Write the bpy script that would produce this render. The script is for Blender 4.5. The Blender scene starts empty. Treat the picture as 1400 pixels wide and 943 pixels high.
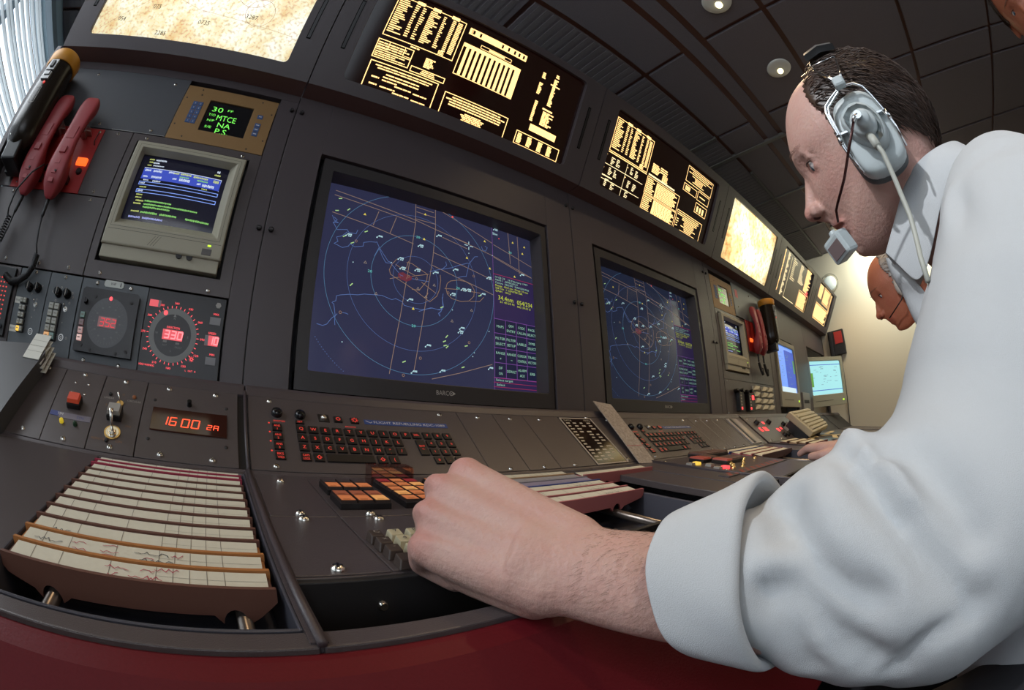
import bpy, bmesh, math, random
from mathutils import Vector as V, Matrix as M
random.seed(7)
SC = bpy.context.scene
ZS = 0.81            # height of the calibration origin above the floor
# ------------------------------------------------------------------ camera, world, lights, exposure
cd = bpy.data.cameras.new('camera'); cam = bpy.data.objects.new('camera', cd); SC.collection.objects.link(cam); SC.camera = cam
cd.type = 'PANO'; cd.panorama_type = 'FISHEYE_EQUISOLID'; cd.sensor_fit = 'HORIZONTAL'
cd.sensor_width = 36.0; cd.sensor_height = 36.0 * 943 / 1400
cd.fisheye_lens = 36.0 * 624.742 / 1400; cd.fisheye_fov = math.radians(220); cd.clip_start = 0.005
RX, RF, RU = (0.7918607, -0.6099096, -0.0310950), (0.5975902, 0.7633606, 0.2452886), (-0.1258672, -0.2128165, 0.9689513)
CAM = V((-0.0452576, -0.7921177, 0.0135116 + ZS))
cam.matrix_world = M(((RX[0], RU[0], -RF[0], CAM[0]), (RX[1], RU[1], -RF[1], CAM[1]), (RX[2], RU[2], -RF[2], CAM[2]), (0, 0, 0, 1)))
SC.view_settings.view_transform = 'Standard'; SC.view_settings.look = 'None'; SC.view_settings.gamma = 1
SC.view_settings.exposure = -0.22; SC.view_settings.use_curve_mapping = False
w = bpy.data.worlds.new('world'); SC.world = w; w.use_nodes = True
w.node_tree.nodes['Background'].inputs[0].default_value = (0.80, 0.90, 1.0, 1); w.node_tree.nodes['Background'].inputs[1].default_value = 2.2
def area(name, loc, target, sx, sy, power, col, spread=180):
    l = bpy.data.lights.new(name, 'AREA'); l.shape = 'RECTANGLE'; l.size = sx; l.size_y = sy; l.energy = power; l.color = col; l.spread = math.radians(spread)
    o = bpy.data.objects.new(name, l); SC.collection.objects.link(o); o.location = loc
    o.rotation_euler = (V(target) - V(loc)).to_track_quat('-Z', 'Y').to_euler(); return o
# daylight through the window wall on the left; added fill lamp behind camera
area('window_daylight', (-1.16, -0.38, 1.78), (0.25, -0.65, 0.95), 0.75, 0.55, 9, (0.90, 0.95, 1.0))
KEY = 108.0
area('rear_window_daylight', (-0.9, -2.85, 1.60), (0.3, -0.4, 0.95), 1.8, 1.0, 9, (0.96, 0.94, 1.0))  # unseen fill added for the console faces
WASH = 15.0
DOWNLIGHTS = [(1.515, -0.68, 2.2), (1.04, -0.645, 2.2), (3.35, -0.45, 2.5), (3.0, -1.3, 1.5), (0.1, -1.3, 1.8), (2.20, -0.66, 3.2)]  # last one added out of view to warm the far desk

# ------------------------------------------------------------------ helpers
FRM = {'F': ((0, 0, 0), (0, 0, 1)), 'S': ((0, -.1911, -.013), (0, .7156, .6985)), 'D': ((0, -.1911, -.013), (0, .984, .178)), 'U': ((0, -.049, .7669), (0, -.5053, .8629)), 'W': ((0, 0, 0), (0, 1, 0))}
def frame(fr, x=0, y=0, d=0, rz=0):
    o, ey = FRM[fr]; ex = V((1, 0, 0)); ey = V(ey).normalized(); ez = ex.cross(ey)
    m = M(((ex[0], ey[0], ez[0], o[0]), (ex[1], ey[1], ez[1], o[1]), (ex[2], ey[2], ez[2], o[2] + ZS), (0, 0, 0, 1)))
    return m @ M.Translation((x, y, d)) @ M.Rotation(rz, 4, 'Z')
class MB:
    def __init__(s): s.v = []; s.f = []; s.m = []; s.s = []
    def add(s, vs, fs, m=0, sm=False, mx=None):
        b = len(s.v); s.v += [tuple(mx @ V(p)) if mx else tuple(p) for p in vs]
        for f in fs: s.f.append([b + i for i in f]); s.m.append(m); s.s.append(sm)
        return s
    def box(s, x0, x1, y0, y1, z0, z1, m=0, mx=None):
        return s.add([(x0, y0, z0), (x1, y0, z0), (x1, y1, z0), (x0, y1, z0), (x0, y0, z1), (x1, y0, z1), (x1, y1, z1), (x0, y1, z1)],
                     [(0, 3, 2, 1), (4, 5, 6, 7), (0, 1, 5, 4), (1, 2, 6, 5), (2, 3, 7, 6), (3, 0, 4, 7)], m, False, mx)
    def rect(s, x0, x1, y0, y1, z=0, m=0): return s.add([(x0, y0, z), (x1, y0, z), (x1, y1, z), (x0, y1, z)], [(0, 1, 2, 3)], m)
    def frust(s, x0, x1, y0, y1, z0, z1, t, m=0, tm=None, mx=None):
        s.add([(x0, y0, z0), (x1, y0, z0), (x1, y1, z0), (x0, y1, z0), (x0 + t, y0 + t, z1), (x1 - t, y0 + t, z1), (x1 - t, y1 - t, z1), (x0 + t, y1 - t, z1)],
              [(0, 3, 2, 1), (0, 1, 5, 4), (1, 2, 6, 5), (2, 3, 7, 6), (3, 0, 4, 7)], m, False, mx)
        return s.add([(x0 + t, y0 + t, z1), (x1 - t, y0 + t, z1), (x1 - t, y1 - t, z1), (x0 + t, y1 - t, z1)], [(0, 1, 2, 3)], m if tm is None else tm, False, mx)
    def lathe(s, prof, n=20, m=0, mx=None, sm=True, cx=0, cy=0):
        vs = []; fs = []
        for r, z in prof:
            for i in range(n): a = 2 * math.pi * i / n; vs.append((cx + r * math.cos(a), cy + r * math.sin(a), z))
        for k in range(len(prof) - 1):
            for i in range(n): j = (i + 1) % n; fs.append((k * n + i, k * n + j, (k + 1) * n + j, (k + 1) * n + i))
        s.add(vs, fs, m, sm, mx)
        s.add([vs[i] for i in range(n)], [tuple(range(n - 1, -1, -1))], m, False, mx)
        return s.add([vs[(len(prof) - 1) * n + i] for i in range(n)], [tuple(range(n))], m, False, mx)
    def cyl(s, cx, cy, z0, z1, r, n=20, m=0, r2=None, mx=None): return s.lathe([(r, z0), (r if r2 is None else r2, z1)], n, m, mx, True, cx, cy)
    def disc(s, cx, cy, z, r, n=28, m=0): return s.add([(cx + r * math.cos(2 * math.pi * i / n), cy + r * math.sin(2 * math.pi * i / n), z) for i in range(n)], [tuple(range(n))], m)
    def ring(s, cx, cy, z, r0, r1, n=48, m=0, a0=0, a1=2 * math.pi):
        full = abs(a1 - a0 - 2 * math.pi) < 1e-6; k = n if full else n + 1
        vs = [(cx + r * math.cos(a0 + (a1 - a0) * i / n), cy + r * math.sin(a0 + (a1 - a0) * i / n), z) for r in (r0, r1) for i in range(k)]
        return s.add(vs, [(i, i + k, (i + 1) % k + k, (i + 1) % k) for i in range(n)], m)
    def tube(s, pts, r, n=8, m=0, cap=True, mx=None):
        P = [V(p) for p in pts]; N = len(P); R = r if isinstance(r, (list, tuple)) else [r] * N
        t = (P[1] - P[0]).normalized(); a = t.orthogonal().normalized(); vs = []; fs = []
        for i in range(N):
            tt = (P[min(i + 1, N - 1)] - P[max(i - 1, 0)]).normalized(); a = (a - tt * a.dot(tt)).normalized(); b = tt.cross(a)
            for k in range(n): q = 2 * math.pi * k / n; vs.append(P[i] + (a * math.cos(q) + b * math.sin(q)) * R[i])
        for i in range(N - 1):
            for k in range(n): l = (k + 1) % n; fs.append((i * n + k, i * n + l, (i + 1) * n + l, (i + 1) * n + k))
        if cap: fs += [tuple(range(n - 1, -1, -1)), tuple((N - 1) * n + k for k in range(n))]
        return s.add(vs, fs, m, True, mx)
    def prism(s, pts, z0, z1, m=0, sm=False, mx=None):
        n = len(pts); vs = [(p[0], p[1], z0) for p in pts] + [(p[0], p[1], z1) for p in pts]
        s.add(vs, [(i, (i + 1) % n, (i + 1) % n + n, i + n) for i in range(n)], m, sm, mx)
        return s.add(vs, [tuple(range(n - 1, -1, -1)), tuple(range(n, 2 * n))], m, False, mx)
    def extx(s, prof, x0, x1, m=0, mx=None):      # profile in (y, z), extruded along x
        n = len(prof); vs = [(x0, p[0], p[1]) for p in prof] + [(x1, p[0], p[1]) for p in prof]
        return s.add(vs, [(i, i + n, (i + 1) % n + n, (i + 1) % n) for i in range(n)] + [tuple(range(n)), tuple(range(2 * n - 1, n - 1, -1))], m, False, mx)
    def line(s, pts, w, z=0, m=0, closed=False):
        P = list(pts) + ([pts[0]] if closed else [])
        for (a, b), (c, d) in zip(P[:-1], P[1:]):
            L = math.hypot(c - a, d - b)
            if L < 1e-7: continue
            nx, ny = -(d - b) / L * w / 2, (c - a) / L * w / 2; ex, ey = (c - a) / L * w / 2, (d - b) / L * w / 2
            s.add([(a - ex + nx, b - ey + ny, z), (a - ex - nx, b - ey - ny, z), (c + ex - nx, d + ey - ny, z), (c + ex + nx, d + ey + ny, z)], [(0, 1, 2, 3)], m)
        return s
    def holed(s, x0, x1, y0, y1, hx0, hx1, hy0, hy1, z0, z1, m=0):   # slab with a rectangular hole
        o = [(x0, y0), (x1, y0), (x1, y1), (x0, y1)]; h = [(hx0, hy0), (hx1, hy0), (hx1, hy1), (hx0, hy1)]
        vs = [(a, b, z) for z in (z0, z1) for q in (o, h) for a, b in q]; fs = []
        for i in range(4):
            j = (i + 1) % 4; fs += [(8 + i, 8 + j, 12 + j, 12 + i), (i, 4 + i, 4 + j, j), (i, j, 8 + j, 8 + i), (4 + i, 12 + i, 12 + j, 4 + j)]
        return s.add(vs, fs, m)
    def rframe(s, x0, x1, y0, y1, r, ox0, ox1, oy0, oy1, z0, z1, m=0, n=5):  # slab with a round-cornered hole
        H = []; O = []
        for (cx, cy, a0, oc) in [(x1 - r, y1 - r, 0, (ox1, oy1)), (x0 + r, y1 - r, 90, (ox0, oy1)), (x0 + r, y0 + r, 180, (ox0, oy0)), (x1 - r, y0 + r, 270, (ox1, oy0))]:
            for k in range(n + 1):
                a = math.radians(a0 + 90 * k / n); H.append((cx + r * math.cos(a), cy + r * math.sin(a))); O.append(oc)
        N = len(H); vs = [(a, b, z) for z in (z1, z0) for q in (O, H) for a, b in q]
        fs = []
        for i in range(N):
            j = (i + 1) % N; fs.append((i, j, N + j, N + i)); fs.append((N + i, N + j, 3 * N + j, 3 * N + i)); 
        s.add(vs, fs, m)
        return s.add([(ox0, oy0, z0), (ox1, oy0, z0), (ox1, oy1, z0), (ox0, oy1, z0), (ox0, oy0, z1), (ox1, oy0, z1), (ox1, oy1, z1), (ox0, oy1, z1)], [(0, 1, 5, 4), (1, 2, 6, 5), (2, 3, 7, 6), (3, 0, 4, 7)], m)
MATS = {}
def mat(name, col, rough=.5, metal=0., em=None, es=0., bump=0., bs=400., var=0., spec=.5, alpha=None, coat=0., trans=0., sss=0.):
    if name in MATS: return MATS[name]
    m = bpy.data.materials.new(name); m.use_nodes = True; nt = m.node_tree; b = nt.nodes['Principled BSDF']; I = b.inputs
    I['Base Color'].default_value = (*col, 1); I['Roughness'].default_value = rough; I['Metallic'].default_value = metal; I['Specular IOR Level'].default_value = spec
    if coat: I['Coat Weight'].default_value = coat; I['Coat Roughness'].default_value = .05
    if trans: I['Transmission Weight'].default_value = trans
    if sss: I['Subsurface Weight'].default_value = sss; I['Subsurface Radius'].default_value = (.01, .004, .002); I['Subsurface Scale'].default_value = .6
    if em is not None: I['Emission Color'].default_value = (*em, 1); I['Emission Strength'].default_value = es
    if alpha is not None: I['Alpha'].default_value = alpha
    if bump or var:
        tc = nt.nodes.new('ShaderNodeTexCoord'); n = nt.nodes.new('ShaderNodeTexNoise'); n.inputs['Scale'].default_value = bs; n.inputs['Detail'].default_value = 3
        nt.links.new(tc.outputs['Object'], n.inputs['Vector'])
        if bump:
            bp = nt.nodes.new('ShaderNodeBump'); bp.inputs['Strength'].default_value = bump; bp.inputs['Distance'].default_value = .001
            nt.links.new(n.outputs['Fac'], bp.inputs['Height']); nt.links.new(bp.outputs['Normal'], I['Normal'])
        if var:
            r = nt.nodes.new('ShaderNodeMapRange'); r.inputs[3].default_value = 1 - var; r.inputs[4].default_value = 1 + var
            mx = nt.nodes.new('ShaderNodeVectorMath'); mx.operation = 'SCALE'; mx.inputs[0].default_value = col
            nt.links.new(n.outputs['Fac'], r.inputs[0]); nt.links.new(r.outputs[0], mx.inputs['Scale']); nt.links.new(mx.outputs[0], I['Base Color'])
    MATS[name] = m; return m
def emis(name, col, s, rough=.5): return mat(name, tuple(c * .1 for c in col), rough, em=col, es=s)
def build(name, mb, mats, parent=None, bevel=0, label=None, mw=None, seg=2):
    me = bpy.data.meshes.new(name); me.from_pydata(mb.v, [], mb.f)
    for x in (mats if isinstance(mats, (list, tuple)) else [mats]): me.materials.append(x)
    me.polygons.foreach_set('material_index', mb.m); me.polygons.foreach_set('use_smooth', mb.s); me.update()
    o = bpy.data.objects.new(name, me); SC.collection.objects.link(o)
    if parent is not None: o.parent = parent
    if mw is not None: o.matrix_world = mw
    if bevel:
        b = o.modifiers.new('bevel', 'BEVEL'); b.width = bevel; b.segments = seg; b.limit_method = 'ANGLE'; b.angle_limit = math.radians(40)
    if label: o['label'] = label
    return o
def tag(o, label, cat, group=None, kind=None):
    if label: o['label'] = label
    if cat: o['category'] = cat
    if group: o['group'] = group
    if kind: o['kind'] = kind
    return o
def thing(name, label, cat, mw, group=None):
    o = bpy.data.objects.new(name, None); SC.collection.objects.link(o); o.matrix_world = mw; o.empty_display_size = .05
    return tag(o, label, cat, group)
def struct(name, mb, mats, bevel=0):
    o = build(name, mb, mats, bevel=bevel, mw=M.Translation((0, 0, ZS))); o['kind'] = 'structure'; return o
def dup(o, parent=None):
    c = o.copy(); SC.collection.objects.link(c)
    if parent is not None: c.parent = parent
    for ch in list(o.children): dup(ch, c)
    return c
# text outlines from the built-in font, cached
TX = {}
def glyphs(t):
    if t not in TX:
        c = bpy.data.curves.new('t', 'FONT'); c.body = t; c.resolution_u = 2; o = bpy.data.objects.new('t', c); SC.collection.objects.link(o)
        dg = bpy.context.evaluated_depsgraph_get(); me = o.evaluated_get(dg).to_mesh()
        vs = [tuple(v.co) for v in me.vertices]; fs = [tuple(p.vertices) for p in me.polygons]; o.evaluated_get(dg).to_mesh_clear()
        bpy.data.objects.remove(o); bpy.data.curves.remove(c)
        xs = [v[0] for v in vs] or [0, 1]; TX[t] = (vs, fs, min(xs), max(xs))
    return TX[t]
def text(mb, t, x, y, h, z=0, m=0, w=None, align='L', rot=0):
    vs, fs, a, b = glyphs(t); sy = h / .7; sx = sy if w is None else w / max(b - a, 1e-6)
    W = (b - a) * sx; ox = {'L': 0, 'C': -W / 2, 'R': -W}[align]; cr, sr = math.cos(rot), math.sin(rot)
    out = []
    for v in vs:
        px, py = ox + (v[0] - a) * sx, v[1] * sy; out.append((x + px * cr - py * sr, y + px * sr + py * cr, z))
    mb.add(out, fs, m)
SEGS = {'0': 'abcdef', '1': 'bc', '2': 'abged', '3': 'abgcd', '4': 'fgbc', '5': 'afgcd', '6': 'afgedc', '7': 'abc', '8': 'abcdefg', '9': 'abcdfg', 'R': 'aefbg', 'A': 'abcefg', 'r': 'eg', 'a': 'abcefg'}
def seg7(mb, t, x, y, w, h, gap, z=0, m=0, th=None, sl=.12):
    th = th or w * .17
    P = {'a': (0, 1, 1, 1), 'b': (1, .5, 1, 1), 'c': (1, 0, 1, .5), 'd': (0, 0, 1, 0), 'e': (0, 0, 0, .5), 'f': (0, .5, 0, 1), 'g': (0, .5, 1, .5)}
    for ch in t:
        if ch != ' ':
            for k in SEGS[ch]:
                a, b, c, d = P[k]; q = .1
                dx, dy = (c - a), (d - b); a, b, c, d = a + dx * q, b + dy * q * .8, c - dx * q, d - dy * q * .8
                mb.line([(x + a * w + b * h * sl, y + b * h), (x + c * w + d * h * sl, y + d * h)], th, z, m)
        x += w + gap
# ------------------------------------------------------------------ materials
PAINT = mat('charcoal_paint', (.066, .053, .057), .42, bump=.25, bs=900, var=.12)
PAINT2 = mat('panel_paint', (.076, .062, .062), .31, bump=.30, bs=1200, var=.12)
BLUEP = mat('blue_grey_panel', (.082, .092, .10), .42, bump=.25, bs=1100, var=.1)
DARKP = mat('dark_matt', (.014, .012, .012), .6)
BLK = mat('black_plastic', (.010, .009, .010), .38)
BLKG = mat('black_gloss', (.006, .006, .007), .12)
BEZ = mat('bezel_paint', (.030, .027, .028), .45, bump=.2, bs=900)
BEZ2 = mat('bezel_reveal', (.070, .060, .062), .45, bump=.15, bs=900)
CHROME = mat('screw_steel', (.75, .72, .66), .22, 1.)
STEEL = mat('brushed_steel', (.55, .54, .52), .35, 1.)
BRASS = mat('brass', (.80, .55, .22), .28, 1.)
BEIGE = mat('beige_plastic', (.34, .315, .235), .5, bump=.15, bs=700, var=.06)
BEIGE2 = mat('pale_beige_plastic', (.50, .46, .33), .5)
GOLD = mat('gold_anodised', (.27, .155, .06), .5, .25, bump=.2, bs=900, var=.1)
REDPL = mat('red_plastic', (.29, .030, .036), .45, bump=.12, bs=900)
REDPL2 = mat('red_plate', (.36, .020, .018), .4)
REDLAM = mat('red_laminate', (.105, .004, .008), .55, bump=.2, bs=500, var=.12, spec=.25)
RED_L = emis('red_led', (1., .045, .05), 3.0)
RED_D = emis('red_legend', (1., .07, .05), .9)
PINKL = emis('pink_led', (1., .085, .10), 1.8)
ORNG = emis('orange_lamp', (1., .14, .02), 1.6)
AMB = emis('amber_legend', (1., .28, .07), .75)
AMBD = emis('amber_dim', (.55, .15, .06), .45)
YEL = emis('yellow_lamp', (1., .62, .08), 1.2)
GRN = emis('green_text', (.22, 1., .12), 1.2)
LGRN = emis('green_lamp', (.55, 1., .04), 1.8)
WHITE = mat('white_print', (.62, .60, .56), .6)
SILK = mat('silkscreen', (.33, .30, .27), .6)
PAPER = mat('strip_paper', (.60, .57, .46), .75, var=.05, bs=200)
WPAPER = mat('white_paper', (.66, .65, .58), .8)
INK = mat('pencil_ink', (.05, .05, .06), .8)
REDINK = mat('red_ink', (.45, .03, .07), .8)
LINEINK = mat('printed_line', (.20, .18, .15), .8)
# ------------------------------------------------------------------ the room
XL, XR, YB, YF, ZF, ZC = -1.25, 3.84, 0.95, -3.0, -0.81, 1.445
CARPET = mat('carpet', (.05, .045, .045), .95, bump=.6, bs=300)
TILE = mat('ceiling_tile', (.150, .130, .138), .9, bump=.5, bs=260, var=.12)
TILE2 = mat('ceiling_ribbed_tile', (.155, .137, .138), .9, bump=.4, bs=260, var=.12)
GRIDM = mat('ceiling_grid', (.10, .036, .022), .5)
GRIDL = mat('ceiling_grid_light', (.14, .13, .115), .45)
WALLM = mat('cream_wall', (.62, .54, .42), .85, bump=.2, bs=200, var=.04)
PALEB = mat('pale_blue_wall', (.55, .68, .74), .7)
struct('floor', MB().box(XL - .1, XR + .1, YF - .1, YB + .1, ZF - .05, ZF), CARPET)
struct('wall_right', MB().box(XR, XR + .1, YF - .1, YB + .1, ZF, ZC + .1), WALLM)
struct('wall_back', MB().box(XL, XR, YB, YB + .1, ZF, ZC + .1), PALEB)
b = MB(); b.holed(-2.2, .5, .1 - .5, 1.9, -1.2, -.05, .85, 1.25, 0, 0, 0); b = MB()
def wall_x(x0, x1, wy0, wy1, wz0, wz1):
    b = MB(); b.box(x0, x1, YF - .1, wy0, ZF, ZC + .1); b.box(x0, x1, wy1, YB + .1, ZF, ZC + .1); b.box(x0, x1, wy0, wy1, ZF, wz0); b.box(x0, x1, wy0, wy1, wz1, ZC + .1); return b
struct('wall_left', wall_x(XL - .1, XL, -1.3, .85, .0, 1.33), PALEB)
b = MB(); b.box(XL, -1.6, YF - .1, YF, ZF, ZC + .1); b.box(.5, XR, YF - .1, YF, ZF, ZC + .1); b.box(XL, .5, YF - .1, YF, ZF, .0); b.box(XL, .5, YF - .1, YF, 1.3, ZC + .1)
struct('wall_front', b, WALLM)
def glassmat():
    m = bpy.data.materials.new('window_glass'); m.use_nodes = True; nt = m.node_tree; nt.nodes.clear()
    o = nt.nodes.new('ShaderNodeOutputMaterial'); x = nt.nodes.new('ShaderNodeMixShader'); t = nt.nodes.new('ShaderNodeBsdfTransparent'); g = nt.nodes.new('ShaderNodeBsdfGlossy'); g.inputs['Roughness'].default_value = .02
    x.inputs[0].default_value = .06; nt.links.new(t.outputs[0], x.inputs[1]); nt.links.new(g.outputs[0], x.inputs[2]); nt.links.new(x.outputs[0], o.inputs[0]); return m
GLASS = glassmat(); WFR = mat('window_frame_grey', (.30, .36, .40), .5)
b = MB(); b.box(XL - .06, XL - .02, -1.3, .85, 0, .04); b.box(XL - .06, XL - .02, -1.3, .85, 1.29, 1.33)
for y in (-1.3, -.6, .1, .81): b.box(XL - .06, XL - .02, y, y + .04, 0, 1.33)
wo = struct('window_1', b, WFR); p = build('window_pane', MB().box(XL - .045, XL - .04, -1.3, .85, 0, 1.33), GLASS, wo)
b = MB(); b.box(XL, .5, YF - .06, YF - .03, 0, .04); b.box(XL, .5, YF - .06, YF - .03, 1.26, 1.3)
for x in (XL, -.7, -.1, .46): b.box(x, x + .04, YF - .06, YF - .03, 0, 1.3)
wo = struct('window_2', b, WFR); p = build('window_pane', MB().box(XL, .5, YF - .05, YF - .045, 0, 1.3), GLASS, wo)
# white horizontal blind with thin brown and blue cords
SLAT = mat('blind_slat', (.85, .87, .86), .6, em=(.9, .97, 1.), es=.0); SLATB = mat('blind_edge_brown', (.30, .16, .07), .7); SLATC = mat('blind_edge_blue', (.16, .30, .42), .7)
bl = thing('window_blind', 'white horizontal slatted blind glowing with daylight left of the console', 'blind', M.Translation((XL, 0, ZS)))
b = MB(); z = .30; k = 0
while z < 1.30:
    b.box(.012, .030, -1.25, .84, z, z + .0018, 0); b.box(.030, .0315, -1.25, .84, z, z + .0022, (1 if k % 6 == 1 else 2) if k % 3 == 1 else 0); z += .030 + .012 * ((k * 7) % 5 == 0) - .011 * ((k * 5) % 3 == 0); k += 1
build('slats', b, [SLAT, SLATB, SLATC], bl); build('head_rail', MB().box(.005, .045, -1.27, .85, 1.325, 1.355), [WFR], bl)
# ceiling: dark tiles in an exposed grid
SX = [-1.25, -.615, -.015, .585, 1.178, 1.77, 1.985, 2.58, 3.18, 3.84]; SY = [-3.0, -2.56, -1.96, -1.39, -.785, -.482, -.384, -.174, .40, .95]
b = MB(); b.box(XL, XR, YF, YB, ZC + .012, ZC + .06, 0)
for i in range(len(SX) - 1):
    for j in range(len(SY) - 1):
        x0, x1, y0, y1 = SX[i], SX[i + 1], SY[j], SY[j + 1]; g = .012
        if abs(x0 - 1.77) < .01: x0 += .0; m = 1
        m = 1
        if j == 5: b.box(x0 + .0, x1, y0 + .018, y1 - .018, ZC + .004, ZC + .02, 1); continue
        b.box(x0 + g, x1 - g, y0 + g, y1 - g, ZC, ZC + .02, 1)
        if j >= 7:
            x = x0 + .03
            while x < x1 - .03: b.box(x, x + .022, y0 + g, y1 - g, ZC - .0014, ZC, 2); x += .034
for x in (2.58, 3.18): b.box(x - .007, x + .007, -.6, YB, ZC - .006, ZC + .01, 3)
b.box(1.97, 1.995, -.5, YB, ZC - .006, ZC + .01, 3); b.box(1.76, 1.775, -.17, YB, ZC - .006, ZC + .01, 3)
b.box(2.2, XR, -.182, -.166, ZC - .006, ZC + .01, 3)
struct('ceiling', b, [GRIDM, TILE, TILE2, GRIDL])
DLW = mat('downlight_white', (.72, .72, .66), .45, .0); DLE = emis('downlight_bulb', (1., .86, .45), 9.)
for i, (x, y, e) in enumerate(DOWNLIGHTS):
    lab = ['round white recessed downlight in the ceiling in front of the controller\'s forehead', 'downlight at the very top edge of the ceiling above the radar consoles', 'downlight close to the cream end wall, hidden behind the head', 'ceiling downlight over the far end of the room', 'ceiling downlight above the nearest desk', 'ceiling downlight above the far desk, hidden behind the hair'][i]
    t = thing('ceiling_downlight', lab, 'light', M.Translation((x, y, ZC + ZS)), 'recessed ceiling downlights')
    b = MB(); b.lathe([(.058, .0), (.060, -.004), (.056, -.007), (.040, -.0085), (.002, -.0090)], 36); build('trim_ring', b, DLW, t)
    b = MB(); b.lathe([(.0165, -.008), (.0165, -.0105), (.012, -.0130), (.002, -.0135)], 20); b.v = [(q[0] + .014, q[1] * .8 + .002, q[2]) for q in b.v]; build('bulb', b, DLE, t)
    l = bpy.data.lights.new('downlight_lamp', 'SPOT'); l.energy = 9 * e; l.color = (1., .72, .42); l.spot_size = math.radians(110); l.spot_blend = .8; l.shadow_soft_size = .03
    o = bpy.data.objects.new('downlight_lamp', l); SC.collection.objects.link(o); o.parent = t; o.location = (0, 0, -.02)
t = thing('fluorescent_fitting', 'slim fluorescent ceiling fitting washing the end wall, hidden behind the head', 'light', M.Translation((3.50, -.85, ZC + ZS - .05)))  # wall washer added out of view to brighten the end wall
build('housing', MB().box(-.05, .05, -.30, .30, .01, .05), WFR, t, bevel=.004); build('tube', MB().tube([(0, -.28, -.004), (0, .28, -.004)], .013, 10), emis('tube_glow', (.9, 1., .88), 3.), t)
l = bpy.data.lights.new('wall_wash', 'AREA'); l.shape = 'RECTANGLE'; l.size = .08; l.size_y = .56; l.energy = WASH; l.color = (.93, 1., .88)
o = bpy.data.objects.new('wall_wash', l); SC.collection.objects.link(o); o.parent = t; o.location = (.01, 0, -.022); o.rotation_euler = (0, math.radians(-38), 0)
t = thing('ceiling_spotlight', 'small white ceiling spotlight above the left end of the console', 'light', M.Translation((-.98, -.42, ZC + ZS)))  # key lamp added out of view for head, shirt and boom shadow
b = MB(); b.cyl(0, 0, -.03, 0, .04, 20); b.cyl(0, 0, -.09, -.03, .008, 10); build('mount', b, DLW, t)
q = (V((.46, -.86, 1.12)) - V((-.98, -.42, ZC + ZS - .12))).normalized().to_track_quat('-Z', 'Y').to_matrix().to_4x4()
b = MB(); b.lathe([(.030, .05), (.036, .03), (.040, -.03), (.037, -.032), (.033, .0), (.02, .02)], 22); o = build('lamp_head', b, DLW, t); o.matrix_world = M.Translation((-.98, -.42, ZC + ZS - .12)) @ q
l = bpy.data.lights.new('spotlight_lamp', 'SPOT'); l.spot_size = math.radians(48); l.spot_blend = 1.0; l.shadow_soft_size = .022; l.energy = KEY; l.color = (.95, .97, 1.); o = bpy.data.objects.new('spotlight_lamp', l); SC.collection.objects.link(o); o.parent = t; o.matrix_world = M.Translation((-.98, -.42, ZC + ZS - .12)) @ q @ M.Translation((0, 0, -.036))
# ------------------------------------------------------------------ console shells
SXB = [-.6795, 0., .803, 1.606, 2.305, 3.14, 3.838]
SCREW = None
def screw(parent, x, y, z=0, m=None, s=1.0):
    global SCREW
    if SCREW is None:
        b = MB(); b.lathe([(.0036, 0), (.0036, .0006), (.0030, .0018), (.0016, .0026)], 14, 0)
        b.box(-.0022, .0022, -.00045, .00045, .0019, .00272, 1); b.box(-.00045, .00045, -.0022, .0022, .0019, .00272, 1)
        SCREW = build('screw', b, [CHROME, BLK], parent); SCREW.location = (x, y, z); SCREW.scale = (s, s, s); return SCREW
    o = SCREW.copy(); SC.collection.objects.link(o); o.parent = parent; s *= 1.2; o.location = (x, y, z); o.rotation_euler = (0, 0, random.uniform(0, 1.5)); o.scale = (s, s, s); return o
def knobdot(parent, x, y):
    b = MB(); b.lathe([(.0045, 0), (.0055, .001), (.0055, .005), (.004, .0065)], 16, 0); b.box(-.003, .003, -.0006, .0006, .006, .0068, 1)
    o = build('quarter_turn_fastener', b, [BLK, BEZ2], parent); o.location = (x, y, 0); return o
def fbox(b, x0, x1, z0, z1, m=0, d0=-.02, d1=0.): b.box(x0, x1, -d1, -d0, z0, z1, m)   # slab on the upright face, world axes
names = ['communications console cabinet at the left end, under the big sunlit chart', 'radar console cabinet around the larger, nearer radar monitor', 'radar console cabinet around the second radar monitor', 'communications console cabinet with the second pair of red handsets', 'console cabinet around the far blue-lit beige monitor', 'last console cabinet against the cream end wall']
BAY = []
TRAYS = {0: (-.212, -.006), 1: (.315, .60), 2: (1.13, 1.42), 3: (1.66, 1.90)}
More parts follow.
